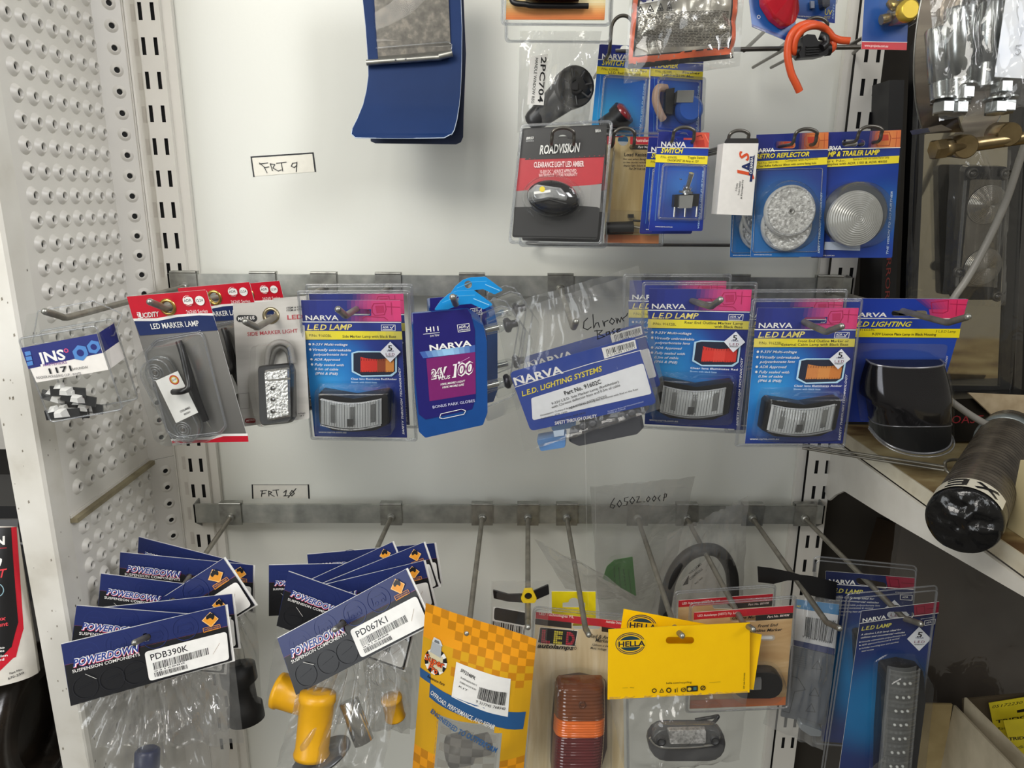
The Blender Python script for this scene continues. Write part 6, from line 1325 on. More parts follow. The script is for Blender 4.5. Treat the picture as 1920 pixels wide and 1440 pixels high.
# ---- round reflector and trailer lamp packs
def round_pack(label, quad, Y, title, l1, l2, kind, vtxt, yaw=0.0, behind=None):
    REF = [(115, 758), (522, 742), (490, 1445), (82, 1445)]
    pk = Pk('lamp_blister_pack', label, 'blister pack', quad, Y, A4, None, yaw=yaw, sig=.05, ref=REF)
    m = pk.card(radial('round_pack', -.01, -.03, .10, [(0, '#1d2774'), (.35, '#1c3a8c'), (.7, '#1f6cb0'), (1, '#2a7fc0')]) if kind == 'ref' else radial('round_pack2', .03, -.02, .09, [(0, '#1b2a6e'), (.5, '#1c3f98'), (1, '#2270bb')]), r=8, holes=[stadium(275, 815, 120, 40)])
    m.P([(115, 758), (212, 754), (208, 850), (112, 852)], NAVYP); m.hgrad([(360, 750), (521, 743), (518, 838), (352, 842)], ['#27306f', '#c9733a', '#e2894a', '#d9753f'], n=4); m.line([(385, 775), (400, 757), (460, 757), (468, 785), (462, 828), (400, 830), (385, 815)], 4, '#b9512f', closed=True); m.P([(402, 770), (455, 768), (458, 800), (405, 805)], '#c2452f'); m.line([(475, 790), (518, 787)], 4, '#b9512f'); m.line([(500, 752), (495, 835)], 3, '#b9512f')
    m.line([(112, 850), (518, 840)], 4, WHITE); m.T('NARVA', (100, 860), (218, 854), 22, WHITE, 3); m.T(title, (110, 892), (412, 878), 25, '#f3e03a', 3, 1)
    m.P([(110, 908), (515, 884), (512, 925), (108, 950)], '#efdc33'); m.T(l1[0], (122, 924), (240, 917), 12, INKB, 0); m.T(l1[1], (278, 911), (462, 898), 13, INKB, 0); m.T(l2, (122, 941), (452, 922), 12, INKB, 1)
    m.T('www.narva.com.au', (100, 1436), (200, 1436), 9, WHITE, 0); m.T(vtxt, (470, 1425), (486, 1080), 11, '#cfe4f5', 1, 1)
    return pk
REFL = ramp_noise('reflector_prisms', [(.35, '#b8b8b6'), (.6, '#e8e8e6'), (.8, '#ffffff')], 330, .25, detail=1, metal=.35, bump=.7)
def reflector(pk, c, r, z, hole=True):
    o = pk.L(c); k = pk.mpp; m = pk.part('reflector')
    m.lathe([(r*k, z), (r*k, z+.004), (r*k*.95, z+.0058)], (o[0], o[1], 0), (0, 0, 1), paint('#cfcfcd', .2, .3), 48, False, False); m.lathe([(r*k*.95, z+.0058), (r*k*.12, z+.0064)], (o[0], o[1], 0), (0, 0, 1), REFL, 48, False, False)
    m.lathe([(r*k*.12, z+.0064), (r*k*.12, z+.0076), (r*k*.07, z+.0076), (r*k*.06, z+.002), (.0001, z+.002)], (o[0], o[1], 0), (0, 0, 1), paint('#b5b5b2', .2, .5), 24, False, False)
    m.tube([(x, y, z+.0062) for x, y in circle(o[0], o[1], r*k*.91, 40)], .0007, CLE, 6, closed=True)
RQ3 = [(115, 758), (522, 742), (490, 1445), (82, 1445)]
pk = round_pack('blue pack with two overlapping clear round reflectors, right of the white carton', RQ3, -0.185, 'RETRO REFLECTOR', ('Part No. 84010BL', 'Complies with ADR47/00'), 'Clear Reflex Reflector 80mm with central fixing hole', 'ref', 'SAFETY THROUGH TECHNOLOGY')
reflector(pk, (275, 1270), 142, .002); reflector(pk, (277, 1190), 142, .0105)
d = pk.part('bubble'); o = (277, 1215); d.dome([(o[0]+165*math.cos(t), o[1]+200*math.sin(t)) for t in [2*math.pi*k/44 for k in range(44)]], [(1.02, .001), (1.0, .004), (.97, .021), (.92, .024)], CLR)
fl = [(118, 955), (490, 945), (462, 1415), (95, 1420)]; pp = rounded(d.L2(fl, .002), 16*pk.mpp); d.tube([(a, b, .001) for a, b in pp], .0006, CLE, 6, closed=True); d.poly([(a, b, .0015) for a, b in pp], CLR); r = pk.finish()
dupw(r, (-.014, .03, -.003), 'blue round reflector pack behind the front one, its left edge showing under the white carton')
pk = round_pack('blue pack with a large round clear trailer lamp, far right of the rack', [(490, 745), (930, 730), (878, 1450), (420, 1450)], -0.180, 'LAMP & TRAILER LAMP', ('Part No.', 'Reverse or Front End Outline Marker Lamp'), 'Complies with ADR 1/00 & ADR 49/00', 'lamp', 'THE VISION TO GO FURTHER')
pk.ref, rr_ = None, pk.ref; pk.mpp = pk.w/440
o = pk.L((630, 1230)); k = pk.mpp; lb = pk.part('lamp_base'); o2 = pk.L((655, 1205)); lb.lathe([(172*k, .001), (172*k, .006), (165*k, .012), (150*k, .016)], (o2[0], o2[1], 0), (0, 0, 1), paint('#4f5257', .3), 48)
le = pk.part('lens'); pr = [(150*k, .014)]
for j in range(13): q = 148-j*11.2; pr += [(q*k, .018+.010*(1-(q/150)**2)), ((q-4)*k, .0193+.010*(1-(q/150)**2)), ((q-7)*k, .0184+.010*(1-(q/150)**2))]
le.lathe(pr, (o[0], o[1], 0), (0, 0, 1), paint('#b4b4b0', .18, .25, coat=.6), 56, False, True)
d = pk.part('bubble'); d.dome([(650+185*math.cos(t), 1210+190*math.sin(t)) for t in [2*math.pi*q/44 for q in range(44)]], [(1.02, .001), (1.0, .004), (.96, .028), (.9, .033)], CLR)
d.slab([(500, 1360), (700, 1365), (698, 1410), (495, 1405)], .0006, .0009, ink('#b9c4d6')); r = pk.finish()
dupw(r, (.006, .03, .002), 'blue trailer lamp pack behind the front one, a thin right edge showing')

# ---- top edge: red lamp pack, small blue card, orange fuse lead, blue and red card with a terminal
pk = Pk('lamp_blister_pack', 'blue backed pack with a big red ribbed lens, cut by the top of the frame', 'blister pack', [(50, -240), (330, -260), (330, 245), (85, 150)], -0.200, A4, sig=.04, yaw=.1)
m = pk.card(paint('#1d5aa6', .35), [(45, -240), (335, -260), (335, 245), (290, 232), (90, 150)]); m.P([(88, 135), (330, 222), (330, 240), (290, 228), (92, 148)], '#223a80'); m.ring((128, 95), 7, 10, WHITE); m.T('www.narva.com.au', (98, 152), (165, 178), 7, WHITE, 0)
l = pk.part('lens'); RL = paint('#c41f30', .12, 0, .12, 60, coat=1.0); cp = [(100, -220), (310, -220), (318, 90), (295, 155), (245, 170), (180, 120), (130, 40)]
pp = rounded(l.L2(cp), 50*pk.mpp, 6); cx, cy = sum(a for a, b in pp)/len(pp), sum(b for a, b in pp)/len(pp); lp = []
for j in range(10): s_ = 1-j*.09; lp += [[(cx+(a-cx)*s_, cy+(b-cy)*s_, .012+.0022*j) for a, b in pp], [(cx+(a-cx)*(s_-.05), cy+(b-cy)*(s_-.05), .0134+.0022*j) for a, b in pp]]
l.loops([[(a, b, .001) for a, b in pp]]+lp, RL, True, True); pk.finish()
pk = Pk('switch_blister_pack', 'small blue card above the orange fuse lead with yellow lettering at its corner', 'blister pack', [(325, -300), (575, -300), (556, 130), (325, 100)], -0.150, A4, sig=.03)
m = pk.card(radial('blue_small', 0, .01, .06, [(0, '#1c2f80'), (1, '#2377c8')])); m.T('UV', (498, 82), (538, 86), 30, '#efe04a', 1); m.T('FIT', (496, 104), (530, 108), 15, '#b8a93a', 1); m.T('www.narva.com.au', (338, 93), (422, 98), 9, WHITE, 2); m.T('SAFETY', (548, 108), (555, 20), 9, '#bfe0f5', 1, 1)
i = pk.part('fuse'); i.slab([(475, -60), (530, -60), (528, 35), (490, 40)], .001, .010, paint('#33343a', .3), 8); i.slab([(420, 5), (442, 5), (442, 45), (422, 45)], .001, .004, paint('#8f97a8', .3)); d = pk.part('bubble'); d.dome([(410, -150), (545, -150), (540, 50), (412, 52)], [(1.02, .0008), (1, .003), (.95, .014), (.9, .016)], CLR, 14); pk.finish()
pk = Pk('fuse_lead', 'orange wire lead with a black inline fuse holder hanging from a loop hook', 'fuse holder', [(370, 190), (520, 190), (520, 330), (345, 330)], -0.205, A4, sig=.03)
ORW = paint('#d9562a', .4); w = pk.part('wire')
w.wire([(345, 295, 0), (325, 285, .003), (335, 220, .006), (380, 165, .008), (440, 145, .006), (500, 160, 0), (540, 205, -.002), (585, 225, -.002), (640, 230, 0)], .0036, ORW, 10); w.wire([(515, 285, 0), (545, 265, -.004), (535, 200, -.006), (480, 150, -.002), (400, 135, .004), (340, 160, .006), (300, 220, .006), (290, 310, .005), (310, 410, .004), (340, 475, .003), (358, 515, .002)], .0038, ORW, 10)
h = pk.part('fuse_holder'); h.slab([(375, 205), (400, 192), (445, 195), (462, 230), (520, 255), (520, 305), (470, 318), (365, 325), (355, 300), (375, 260)], -.008, .008, BLACK, 8, (), BLACK)
for k in range(4): h.slab([(395, 258+k*15), (470, 255+k*14), (470, 262+k*14), (395, 265+k*15)], .008, .0095, BLACK, 2, (), BLACK)
h.tube([pk.L((330, 298), 0), pk.L((372, 292), 0)], .006, BLACK, 12); h.tube([pk.L((500, 282), 0), pk.L((528, 278), 0)], .006, BLACK, 12); c = pk.part('cap'); c.wire([(470, 200, .004), (500, 210, .006), (505, 245, .008), (480, 270, .010)], .004, BLACK, 8); pk.finish()
pk = Pk('terminal_pack', 'blue card pack with a red foot and a brass battery terminal', 'blister pack', [(735, -220), (985, -220), (960, 282), (705, 276)], -0.215, A4, sig=.04)
m = pk.card(radial('blue_term', .01, .02, .09, [(0, '#1d3c86'), (1, '#2a62b0')])); m.P([(708, 236), (962, 240), (960, 282), (705, 276)], '#c9303a'); m.T('www.projecta.com.au', (722, 262), (855, 266), 13, '#f1d8d4', 2); m.line([(710, 234), (962, 238)], 3, WHITE)
t = pk.part('terminal'); BR = paint('#b6a888', .25, .85); t.dome([(850, 55), (940, 45), (975, 70), (960, 145), (870, 150), (845, 110)], [(1, .001), (1, .014), (.9, .018)], BR, 14); o = pk.L((898, 97)); t.lathe([(.0105, .018), (.0105, .024), (.008, .026)], (o[0], o[1], 0), (0, 0, 1), paint('#d9b93a', .3, .5), 24); t.tube([pk.L((815, 112), .008), pk.L((860, 100), .008)], .005, BR, 8); t.wire([(870, 10, .010), (895, 35, .014), (940, 20, .014), (975, -20, .010)], .005, paint('#a08a4e', .25, .8), 8)
d = pk.part('bubble'); d.dome([(800, -100), (985, -100), (965, 165), (815, 170)], [(1.02, .0008), (1, .003), (.96, .028), (.9, .032)], CLR, 24); pk.finish()

# ---- curling blue sheet with a clipped metal plate, hanging at the top of the panel
pk = Pk('curled_sheet', 'blue curling plastic sheet with a grey metal plate and steel rod across it', 'plastic sheet', [(722, 0), (1272, 0), (1262, 790), (712, 790)], -0.085, A2, sig=.02)
ROWS = [(-260, 700, 1262, .0), (0, 722, 1272, .0), (150, 738, 1278, .0), (330, 752, 1277, .001), (430, 757, 1275, .003), (520, 750, 1272, .007), (600, 737, 1267, .012), (680, 714, 1258, .019), (740, 692, 1246, .025), (772, 692, 1230, .028), (793, 716, 1195, .030)]
def sheet(u, v, dz=0.0):
    t = v*(len(ROWS)-1); i = min(int(t), len(ROWS)-2); f = t-i; a, b = ROWS[i], ROWS[i+1]; y, x0, x1, z = [p+(q-p)*f for p, q in zip(a, b)]
    z += .006*(abs(2*u-1)**2)*v*v; x, yy, _ = pk.L((x0+(x1-x0)*u, y+8*u*(1 if v < .9 else 0)), 0); return (x, yy, z+dz)
NB = paint('#15305f', .6, 0, .04, 40, spec=.25); PE = paint('#b9c6d8', .4)
f_ = pk.part('front_sheet'); f_.grid(lambda u, v: sheet(u, v, .0006), 14, 40, NB, True, True); f_.grid(lambda u, v: sheet(u, v, -.0006), 14, 40, NB, True)
f_.tube([sheet(0, k/60) for k in range(61)]+[sheet(k/14, 1) for k in range(1, 14)]+[sheet(1, 1-k/60) for k in range(61)], .0006, PE, 6)
b_ = pk.part('rear_sheet', label='dark navy rear sheet'); q = [(735, -260), (1278, -260), (1292, 100), (1301, 300), (1288, 640), (1285, 770), (1272, 800), (1245, 812), (790, 806), (765, 795)]
b_.slab(q, -.0090, -.0074, paint('#13213f', .45), 3, (), paint('#2a3a5c', .45))
p_ = pk.part('metal_plate', label='grey spotted metal plate'); p_.slab([(770, -240), (1192, -240), (1216, 285), (806, 318)], .0016, .0030, ramp_noise('spotted_plate', [(.35, '#5f5c57'), (.55, '#716d67'), (.66, '#857f76'), (.8, '#6b675f')], 130, .34, metal=.5, detail=4), 2)
c_ = pk.part('film', label='clear film over the plate'); c_.grid(lambda u, v: pk.L((775+30*v+(1205+18*v-775-30*v)*u, -240+(560-20*u)*v), 0)[:2]+(.0070+.0008*math.sin(v*9+u*4)+(.004 if v > .9 else 0),), 10, 24, CLS, True, True)
c_.tube([pk.L((808, 268), .006), pk.L((1200, 236), .006), pk.L((1222, 250), .006), pk.L((1216, 310), .006)], .0007, CLE, 6)
r_ = pk.part('rod', label='steel rod'); a, b = pk.L((742, 353), .0085), pk.L((1160, 322), .0085); r_.tube([a, b], .0034, STEEL, 14); r_.tube([pk.L((1150, 318), .0090), pk.L((1225, 300), .0090)], .0040, STEEL, 14)
cl = pk.part('clip', label='folded steel clip'); cl.add([pk.L((806, 318), .0032), pk.L((1212, 283), .0032), pk.L((1216, 305), .011), pk.L((808, 340), .011)], [(0, 1, 2, 3), (3, 2, 1, 0)], STEEL)
for x, y in ((905, 336), (962, 332)): cl.ball(pk.L((x, y), .0118), .0011, CHROME, 8, 5)
pk.finish()

# ================================================================ right bay: dirty shelf and what stands on it
D3, D4, D5, D6, D7 = (1640, 0), (1640, 250), (1640, 540), (1560, 780), (1640, 1040)      # closer crops
K3, K4, K5, K6, K7 = 4.8, 4.647, 4.5, 5.142, 3.6
ZS = -0.318
SHELF = ramp_noise('dirty_shelf', [(0.30, '#5d4026'), (0.46, '#98835a'), (0.60, '#b9a97e'), (0.8, '#d2c6a0')], 11, .55, detail=9, stretch=(1, 2.2, 1))
EDGE = ramp_noise('shelf_lip', [(0.25, '#8f7c5c'), (0.5, '#cfc8b4'), (0.8, '#e0dccd')], 12, .5, detail=8)
root = empty('shelf', (.8, -.2, ZS), 'dirty cream shelf reaching toward the viewer in the right bay', 'shelf'); inv = Matrix.Translation(-root.location)
m = MB('shelf_board'); m.box((.4855, -.50, -.335), (1.35, .0, ZS), SHELF); m.done(root).matrix_parent_inverse = inv
m = MB('edge_lip'); m.box((.4835, -.50, -.3355), (.4855, .0, ZS+.0006), EDGE); m.done(root).matrix_parent_inverse = inv
br = MB('bracket'); P = [(0, -.337), (-.50, -.337), (-.50, -.3395), (-.164, -.384), (-.068, -.394), (-.045, -.410), (-.028, -.426), (0, -.412)]
br.add([(.479, y, z) for y, z in P]+[(.4830, y, z) for y, z in P], [tuple(range(8))[::-1], tuple(range(8, 16))]+[(i, (i+1) % 8, 8+(i+1) % 8, 8+i) for i in range(8)], ramp_noise('bracket_enamel', [(.3, '#cdc9c0'), (.6, '#dedbd3'), (.8, '#e6e3dc')], 14, .45, detail=7)); br.done(root).matrix_parent_inverse = inv
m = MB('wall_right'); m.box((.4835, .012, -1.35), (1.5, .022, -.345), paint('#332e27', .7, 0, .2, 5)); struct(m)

# black mirror carton standing at the back, its spine lettered in red
a, b = atY(1648, 735, -.045), atY(1692, 735, -.045)
pk = Pk('carton', 'tall black carton with red sideways lettering on its spine, standing on the shelf', 'box', [(1668, 150), (1696, 150), (1672, 760), (1644, 760)], -.06, (0, 0), k=1.0, sig=.02)
c = pk.part('carton'); BX = paint('#18181a', .4); c.slab([(1668, 150), (1696, 150), (1672, 760), (1644, 760)], -.06, 0, BX, 0, (), BX); pk.auto = .0004; c.T('MIRROR', (1664, 452), (1659, 562), 9.5, '#8e3a34', 0); pk.finish()

# large truck mirror in a clear bag
MQ_ = [(1726, 60), (1925, 66), (1893, 742), (1696, 738)]
pk = Pk('mirror', 'large rectangular mirror with a rounded black frame, wrapped in clear plastic', 'mirror', MQ_, -.055, (0, 0), k=1.0, lean=.16, sig=.01)
fr = pk.part('frame'); fr.slab(MQ_, -.02, .004, paint('#151516', .3), 26, [rounded(fr.L2([(1741, 80), (1905, 86), (1876, 724), (1713, 722)]), 10*pk.mpp) and [(1741, 80), (1905, 86), (1876, 724), (1713, 722)]], paint('#151516', .3))
o2 = rounded(fr.L2(MQ_), 26*pk.mpp); fr.tube([(x, y, .003) for x, y in o2], .0035, paint('#1b1b1c', .25), 8, closed=True)
gl = pk.part('glass'); gl.P([(1741, 80), (1905, 86), (1876, 724), (1713, 722)], paint('#cfc7b0', .06, 1.0, .02), z=.0005)
fl = pk.part('wrapper'); bag_mesh(fl, [(1716, 100), (1935, 100), (1915, 738), (1690, 745)], .008, 81, BAG, 26, 40, .45, .0045, top=.05, back=False)
pk.finish()
# lamp unit with two round fresnel lenses, bagged, leaning on the mirror
LQ_ = [(792, 285), (1160, 290), (1095, 1450), (690, 1450)]
pk = Pk('bagged_lamp', 'clear bagged lamp unit with two round ribbed lenses in front of the mirror', 'lamp', LQ_, -.078, D4, k=K4, lean=.16, sig=.01)
b = pk.part('lamp_base'); b.slab(LQ_, -.006, .006, paint('#2b2a29', .25), 40, (), paint('#2b2a29', .25))
rf = pk.part('reflector'); rf.slab([(835, 400), (1110, 405), (1060, 1340), (740, 1330)], .006, .008, paint('#8b867c', .15, .8), 20)
for cx, cy in ((940, 612), (905, 1150)):
    ln = pk.part('lens', label='round ribbed clear lens'); o = pk.L((cx, cy)); k = pk.mpp; pr = []
    for j in range(15): q = 165-j*11; pr += [(q*k, .009+.007*(1-(q/165)**2)), ((q-5)*k, .0103+.007*(1-(q/165)**2)), ((q-8)*k, .0093+.007*(1-(q/165)**2))]
    ln.lathe(pr, (o[0], o[1], 0), (0, 0, 1), paint('#a7a39a', .12, .75), 48, False, True)
for cx, cy in ((1107, 345), (1035, 1405), (818, 345), (702, 1195)):
    s_ = pk.part('screw'); o = pk.L((cx, cy)); s_.lathe([(.0068, .006), (.0068, .010), (.0048, .011), (.0045, .009), (.0032, .009), (.0030, .0125), (.0015, .013)], (o[0], o[1], 0), (0, 0, 1), paint('#55534f', .25, .5), 18)
for x0, y0, x1, y1 in ((790, 410, 715, 1330), (1118, 410, 1050, 1340)): rf.tube([pk.L((x0, y0), .009), pk.L((x1, y1), .009)], .0022, LENS, 8)
w = pk.part('bag'); bag_mesh(w, [(660, 120), (1190, 150), (1140, 1500), (590, 1500)], .010, 83, BAG, 26, 36, 1.5, .010, top=.1, back=False); pk.finish()
pk = Pk('cable', 'grey cable looping down over the lamp unit and past the black box', 'cable', [(1787, 276), (1920, 276), (1920, 560), (1787, 560)], -.150, (0, 0), k=1.0, sig=.01)
c = pk.part('cable'); c.wire([(1935, 235, 0), (1912, 300, 0), (1885, 380, .002), (1848, 460, .004), (1815, 520, .002), (1786, 563, 0), (1750, 630, -.012), (1742, 690, -.014), (1765, 735, -.006), (1805, 768, .004), (1845, 793, .006), (1866, 802, .004)], .0042, paint('#96938c', .4), 10); pk.finish()

# black box lying on the shelf
bl, brr = atZ(1695, 832, ZS), atZ(1930, 824, ZS); y0 = bl.y
tl = atY(1700, 752, y0)
pk = Pk('carton', 'long black box lettered in red, lying along the shelf under the mirror', 'box', [(1708, 752), (1945, 742), (1930, 824), (1693, 831)], y0, (0, 0), k=1.0, sig=.012)
c = pk.part('carton'); q = [(1708, 752), (1945, 742), (1930, 824), (1693, 831)]; BX2 = paint('#141314', .3); c.slab(q, -.06, 0, BX2, 0, (), BX2); pk.auto = .0004
c.T('COAST', (1767, 794), (1842, 793), 16, '#a8323c', 0); c.T('MIRROR', (1855, 793), (1938, 791), 16, '#a8323c', 0); pk.finish()
# torn cardboard flap on the black box
pk = Pk('cardboard_flap', 'torn tan cardboard flap hanging over the black lettered box at the right edge', 'cardboard', [(1815, 736), (1925, 738), (1928, 800), (1890, 795)], y0-.012, (0, 0), k=1.0, sig=.02, lean=-.3)
c = pk.part('cardboard'); CB = ramp_noise('cardboard', [(.3, '#a08d6f'), (.7, '#bfae90')], 50, .75); c.slab([(1815, 736), (1930, 741), (1935, 806), (1890, 794), (1866, 784), (1845, 764)], 0, .0025, CB); pk.finish()
# wire hook end resting over the shelf
m = MB('wire_hook'); p0 = atY(1480, 830, -.10); pts = [atY(1505, 834, -.09), atY(1560, 843, -.11), atY(1680, 861, -.165), atY(1772, 875, -.20)]
for d in (0, .0045): m.tube([Vector(p)+Vector((0, 0, -d)) for p in pts], .0019, RODM, 8)
m.tube(smooth_path([atY(1772, 875, -.20), atY(1773, 866, -.20), atY(1787, 862, -.195), atY(1812, 863, -.19)]), .0019, RODM, 8); m.tube(smooth_path([atY(1772, 877, -.20), atY(1776, 884, -.205), atY(1790, 893, -.21)]), .0019, RODM, 8)
tag(m.done(), 'long grey double wire hook reaching right across the shelf edge', 'hook')
# spring wrapped in black plastic with a sticker
A = atZ(1806, 977, ZS+.0335); B = atZ(1893, 812, ZS+.0330); ax = (B-A).normalized(); L_ = (B-A).length
root = empty('wrapped_tube', A, 'ribbed tube wrapped in shiny black plastic with a white EX sticker', 'tube'); inv = Matrix.Translation(-root.location)
m = MB('ribbed_tube'); pr = [(.0305, .0), (.0312, .03)]
n = 34
for k in range(n): t = .035+(L_-.035)*k/n; w_ = (L_-.035)/n; pr += [(.0292, t), (.0312, t+w_*.3), (.0312, t+w_*.6), (.0292, t+w_*.95)]
m.lathe(pr, A, ax, ramp_noise('wrapped_ribs', [(.3, '#3b3630'), (.7, '#5e574d')], 40, .25, metal=.1), 36, False, True); m.done(root).matrix_parent_inverse = inv
m = MB('end_cap', label='crinkled black plastic end'); ref = Vector((0, 0, 1)); e1 = ax.cross(ref).normalized(); e2 = e1.cross(ax).normalized(); BP = paint('#0d0d0e', .16, 0, .05, 30, .5, bscale=90)
def cap(u, v):
    a = 2*math.pi*u; r = .0318*min(1, v*1.12) if v < .9 else .0318; z = -.006*(1-(min(1, v/.9))**2)+.0035*noise.noise(Vector((math.cos(a)*v*3.5, math.sin(a)*v*3.5, 2)))*(1-v**6) if v < .9 else (v-.9)*.12
    return tuple(A+e1*(r*math.cos(a))+e2*(r*math.sin(a))+ax*(z+(.0 if v < .9 else 0)))
m.grid(cap, 48, 14, BP, True); m.done(root).matrix_parent_inverse = inv
m = MB('sticker')
def wrap(a, t, d=.0325): return tuple(A+e1*(d*math.cos(a))+e2*(d*math.sin(a))+ax*t)
a0, a1 = R(33), R(151)
m.grid(lambda u, v: wrap(a0+(a1-a0)*u, .003+.026*v), 24, 2, ink('#e4dfcc'), True)
def ws(pts, w_=.0022):
    for (u0, v0), (u1, v1) in zip(pts[:-1], pts[1:]):
        N = 8
        for k in range(N):
            s0, s1 = k/N, (k+1)/N; q0 = (u0+(u1-u0)*s0, v0+(v1-v0)*s0); q1 = (u0+(u1-u0)*s1, v0+(v1-v0)*s1); du, dv = (q1[0]-q0[0])*(a1-a0)*.0325, (q1[1]-q0[1])*.026; l = math.hypot(du, dv) or 1; nx, nv = -dv/l*w_, du/l*w_
            f_ = lambda q, s_: wrap(a0+(a1-a0)*q[0]+s_*nx/.0325, .003+.026*q[1]+s_*nv, .0328); m.add([f_(q0, -1), f_(q1, -1), f_(q1, 1), f_(q0, 1)], [(0, 1, 2, 3)], INKB)
ws([(.14, .2), (.42, .8)]); ws([(.14, .8), (.42, .2)]); ws([(.56, .15), (.56, .85)]); ws([(.56, .82), (.80, .82)]); ws([(.56, .5), (.78, .5)]); ws([(.56, .18), (.80, .18)]); m.done(root).matrix_parent_inverse = inv
m = MB('collar', label='grey collar'); C_ = A+ax*(L_*.86); m.lathe([(.031, 0), (.0335, .001), (.0335, .017), (.031, .018)], C_, ax, paint('#7d8484', .3, .4), 36, False, False); m.done(root).matrix_parent_inverse = inv
# cream carton at the right edge of the shelf
c0 = atZ(1881, 990, ZS); top = atY(1908, 862, c0.y).z
m = MB('carton'); m.box((c0.x+.004, c0.y-.10, ZS+.0003), (c0.x+.14, c0.y, top), paint('#cdbf94', .6, 0, .05, 30)); tag(m.done(), 'cream carton cut by the right edge of the frame, beside the black wrapped tube', 'box')

# big hose clamp and bagged bolts, upper right corner
cc = atY(1822, 72, -.27); root = empty('hose_clamp', cc, 'large steel hose clamp with a wide curved band and brass bolt', 'hose clamp'); inv = Matrix.Translation(-root.location)
u = Vector((math.cos(R(42)), math.sin(R(42)), 0)); axn = Vector((-math.sin(R(42)), math.cos(R(42)), 0)); m = MB('band'); rr, wd = .094, .032
BAND = ramp_noise('clamp_steel', [(.3, '#7d756c'), (.5, '#a0978b'), (.7, '#cdc4b2')], 24, .22, metal=.8, stretch=(.3, .3, 2.5))
def bnd(s, t, r_): a = R(-98)+R(345)*s; return tuple(cc+u*(r_*math.cos(a))+Vector((0, 0, r_*math.sin(a)))+axn*(wd*(t-.5)))
m.grid(lambda s, t: bnd(s, t, rr), 80, 2, BAND, True); m.grid(lambda s, t: bnd(s, t, rr-.0012), 80, 2, BAND, True, True)
for t in (0, 1): m.add([bnd(s/80, t, rr) for s in range(81)]+[bnd(s/80, t, rr-.0012) for s in range(81)], [(i, i+1, 82+i, 81+i) for i in range(80)], BAND)
m.tube([bnd(s/80, 0, rr) for s in range(81)], .0008, STEEL, 6); m.tube([bnd(s/80, 1, rr) for s in range(81)], .0008, STEEL, 6)
m.done(root).matrix_parent_inverse = inv
BRS = ramp_noise('bronze', [(.3, '#7b6a4a'), (.7, '#a08c66')], 60, .28, metal=.85)
m = MB('bolt'); g = lambda x, y, Y=-.315: atY(1640+x/K3, y/K3, Y); p, q = g(520, 1350), g(900, 1300); dv = (q-p).normalized()
m.lathe([(.0085, 0), (.0095, .002), (.0095, .010), (.007, .0105)], p, dv, BRS, 6, smooth=False); m.lathe([(.0082, .010), (.0082, .016), (.0062, .0165), (.0062, .045), (.005, .13)], p, dv, BRS, 20); m.done(root).matrix_parent_inverse = inv
for x, y in ((790, 1325), (1180, 1215)):
    m = MB('trunnion'); o = g(x, y); m.lathe([(.0095, 0), (.0105, .001), (.0105, .026), (.0095, .027)], o+Vector((0, -.006, 0)), Vector((.15, 1, .1)), BRS, 24); m.done(root).matrix_parent_inverse = inv
m = MB('strap_end'); p = [g(480, 1150), g(600, 1120), g(700, 1170), g(620, 1210), g(500, 1190)]; m.hexa([tuple(v) for v in (p[0], p[1], p[2], p[4])], [tuple(v+Vector((0, .03, 0))) for v in (p[0], p[1], p[2], p[4])], BAND); m.done(root).matrix_parent_inverse = inv
pk = Pk('bolt_bag', 'clear bag of long zinc bolts with a white paper slip, hanging inside the hose clamp', 'bagged part', [(470, -200), (1500, -200), (1480, 1080), (560, 1080)], -.336, D3, k=K3, sig=.02)
ZN = ramp_noise('zinc_bolt', [(.3, '#8e9190'), (.7, '#c0c4c3')], 50, .22, metal=.9); DK = paint('#2f3331', .4, .4)
for (x0, y0, x1, y1, w_, zt) in ((555, 260, 605, 930, .0095, -.006), (730, 80, 750, 960, .0098, .004), (830, 60, 800, 820, .0092, -.010), (1050, 30, 985, 800, .0100, .002), (1140, -80, 1060, 700, .0098, -.010)):
    b = pk.part('bolt'); p, q = Vector(pk.L((x0, y0), zt)), Vector(pk.L((x1, y1), zt)); d = q-p; l_ = d.length; pr = [(w_*.9, 0), (w_, .002), (w_, l_*.70), (w_*.86, l_*.71)]
    for k in range(14): t = l_*(.72+.28*k/14); pr += [(w_*.86, t), (w_*.98, t+l_*.01)]
    b.lathe(pr, p, d, ZN, 16)
for (x, y) in ((620, 960), (800, 830), (745, 965), (1140, 780), (1170, 950), (1090, 960)):
    b = pk.part('nut'); p = Vector(pk.L((x, y-40), .006)); q = Vector(pk.L((x-6, y+50), .006)); b.lathe([(.0078, 0), (.0088, .001), (.0088, .009), (.0078, .010)], p, q-p, ZN, 6, smooth=False)
    b.lathe([(.0100, -.003), (.0100, -.0015)], p, q-p, ZN, 24)
sl = pk.part('paper_slip'); sl.slab([(1215, -250), (1560, -250), (1560, 730), (1320, 705), (1080, 690)], .016, .0165, ramp_noise('slip', [(.3, '#dfe6f2'), (.7, '#f3f5f8')], 40, .5)); sl.line([(1322, 405), (1275, 410), (1270, 440), (1305, 445), (1315, 470), (1290, 495), (1265, 485)], 7, '#8d9096', z=.0175)
bg = pk.part('bag'); bag_mesh(bg, [(480, -260), (1600, -260), (1560, 930), (580, 1090)], .012, 91, BAG, 36, 40, 1.6, .006, top=.05, gather=1.2, folds=4); pk.finish()

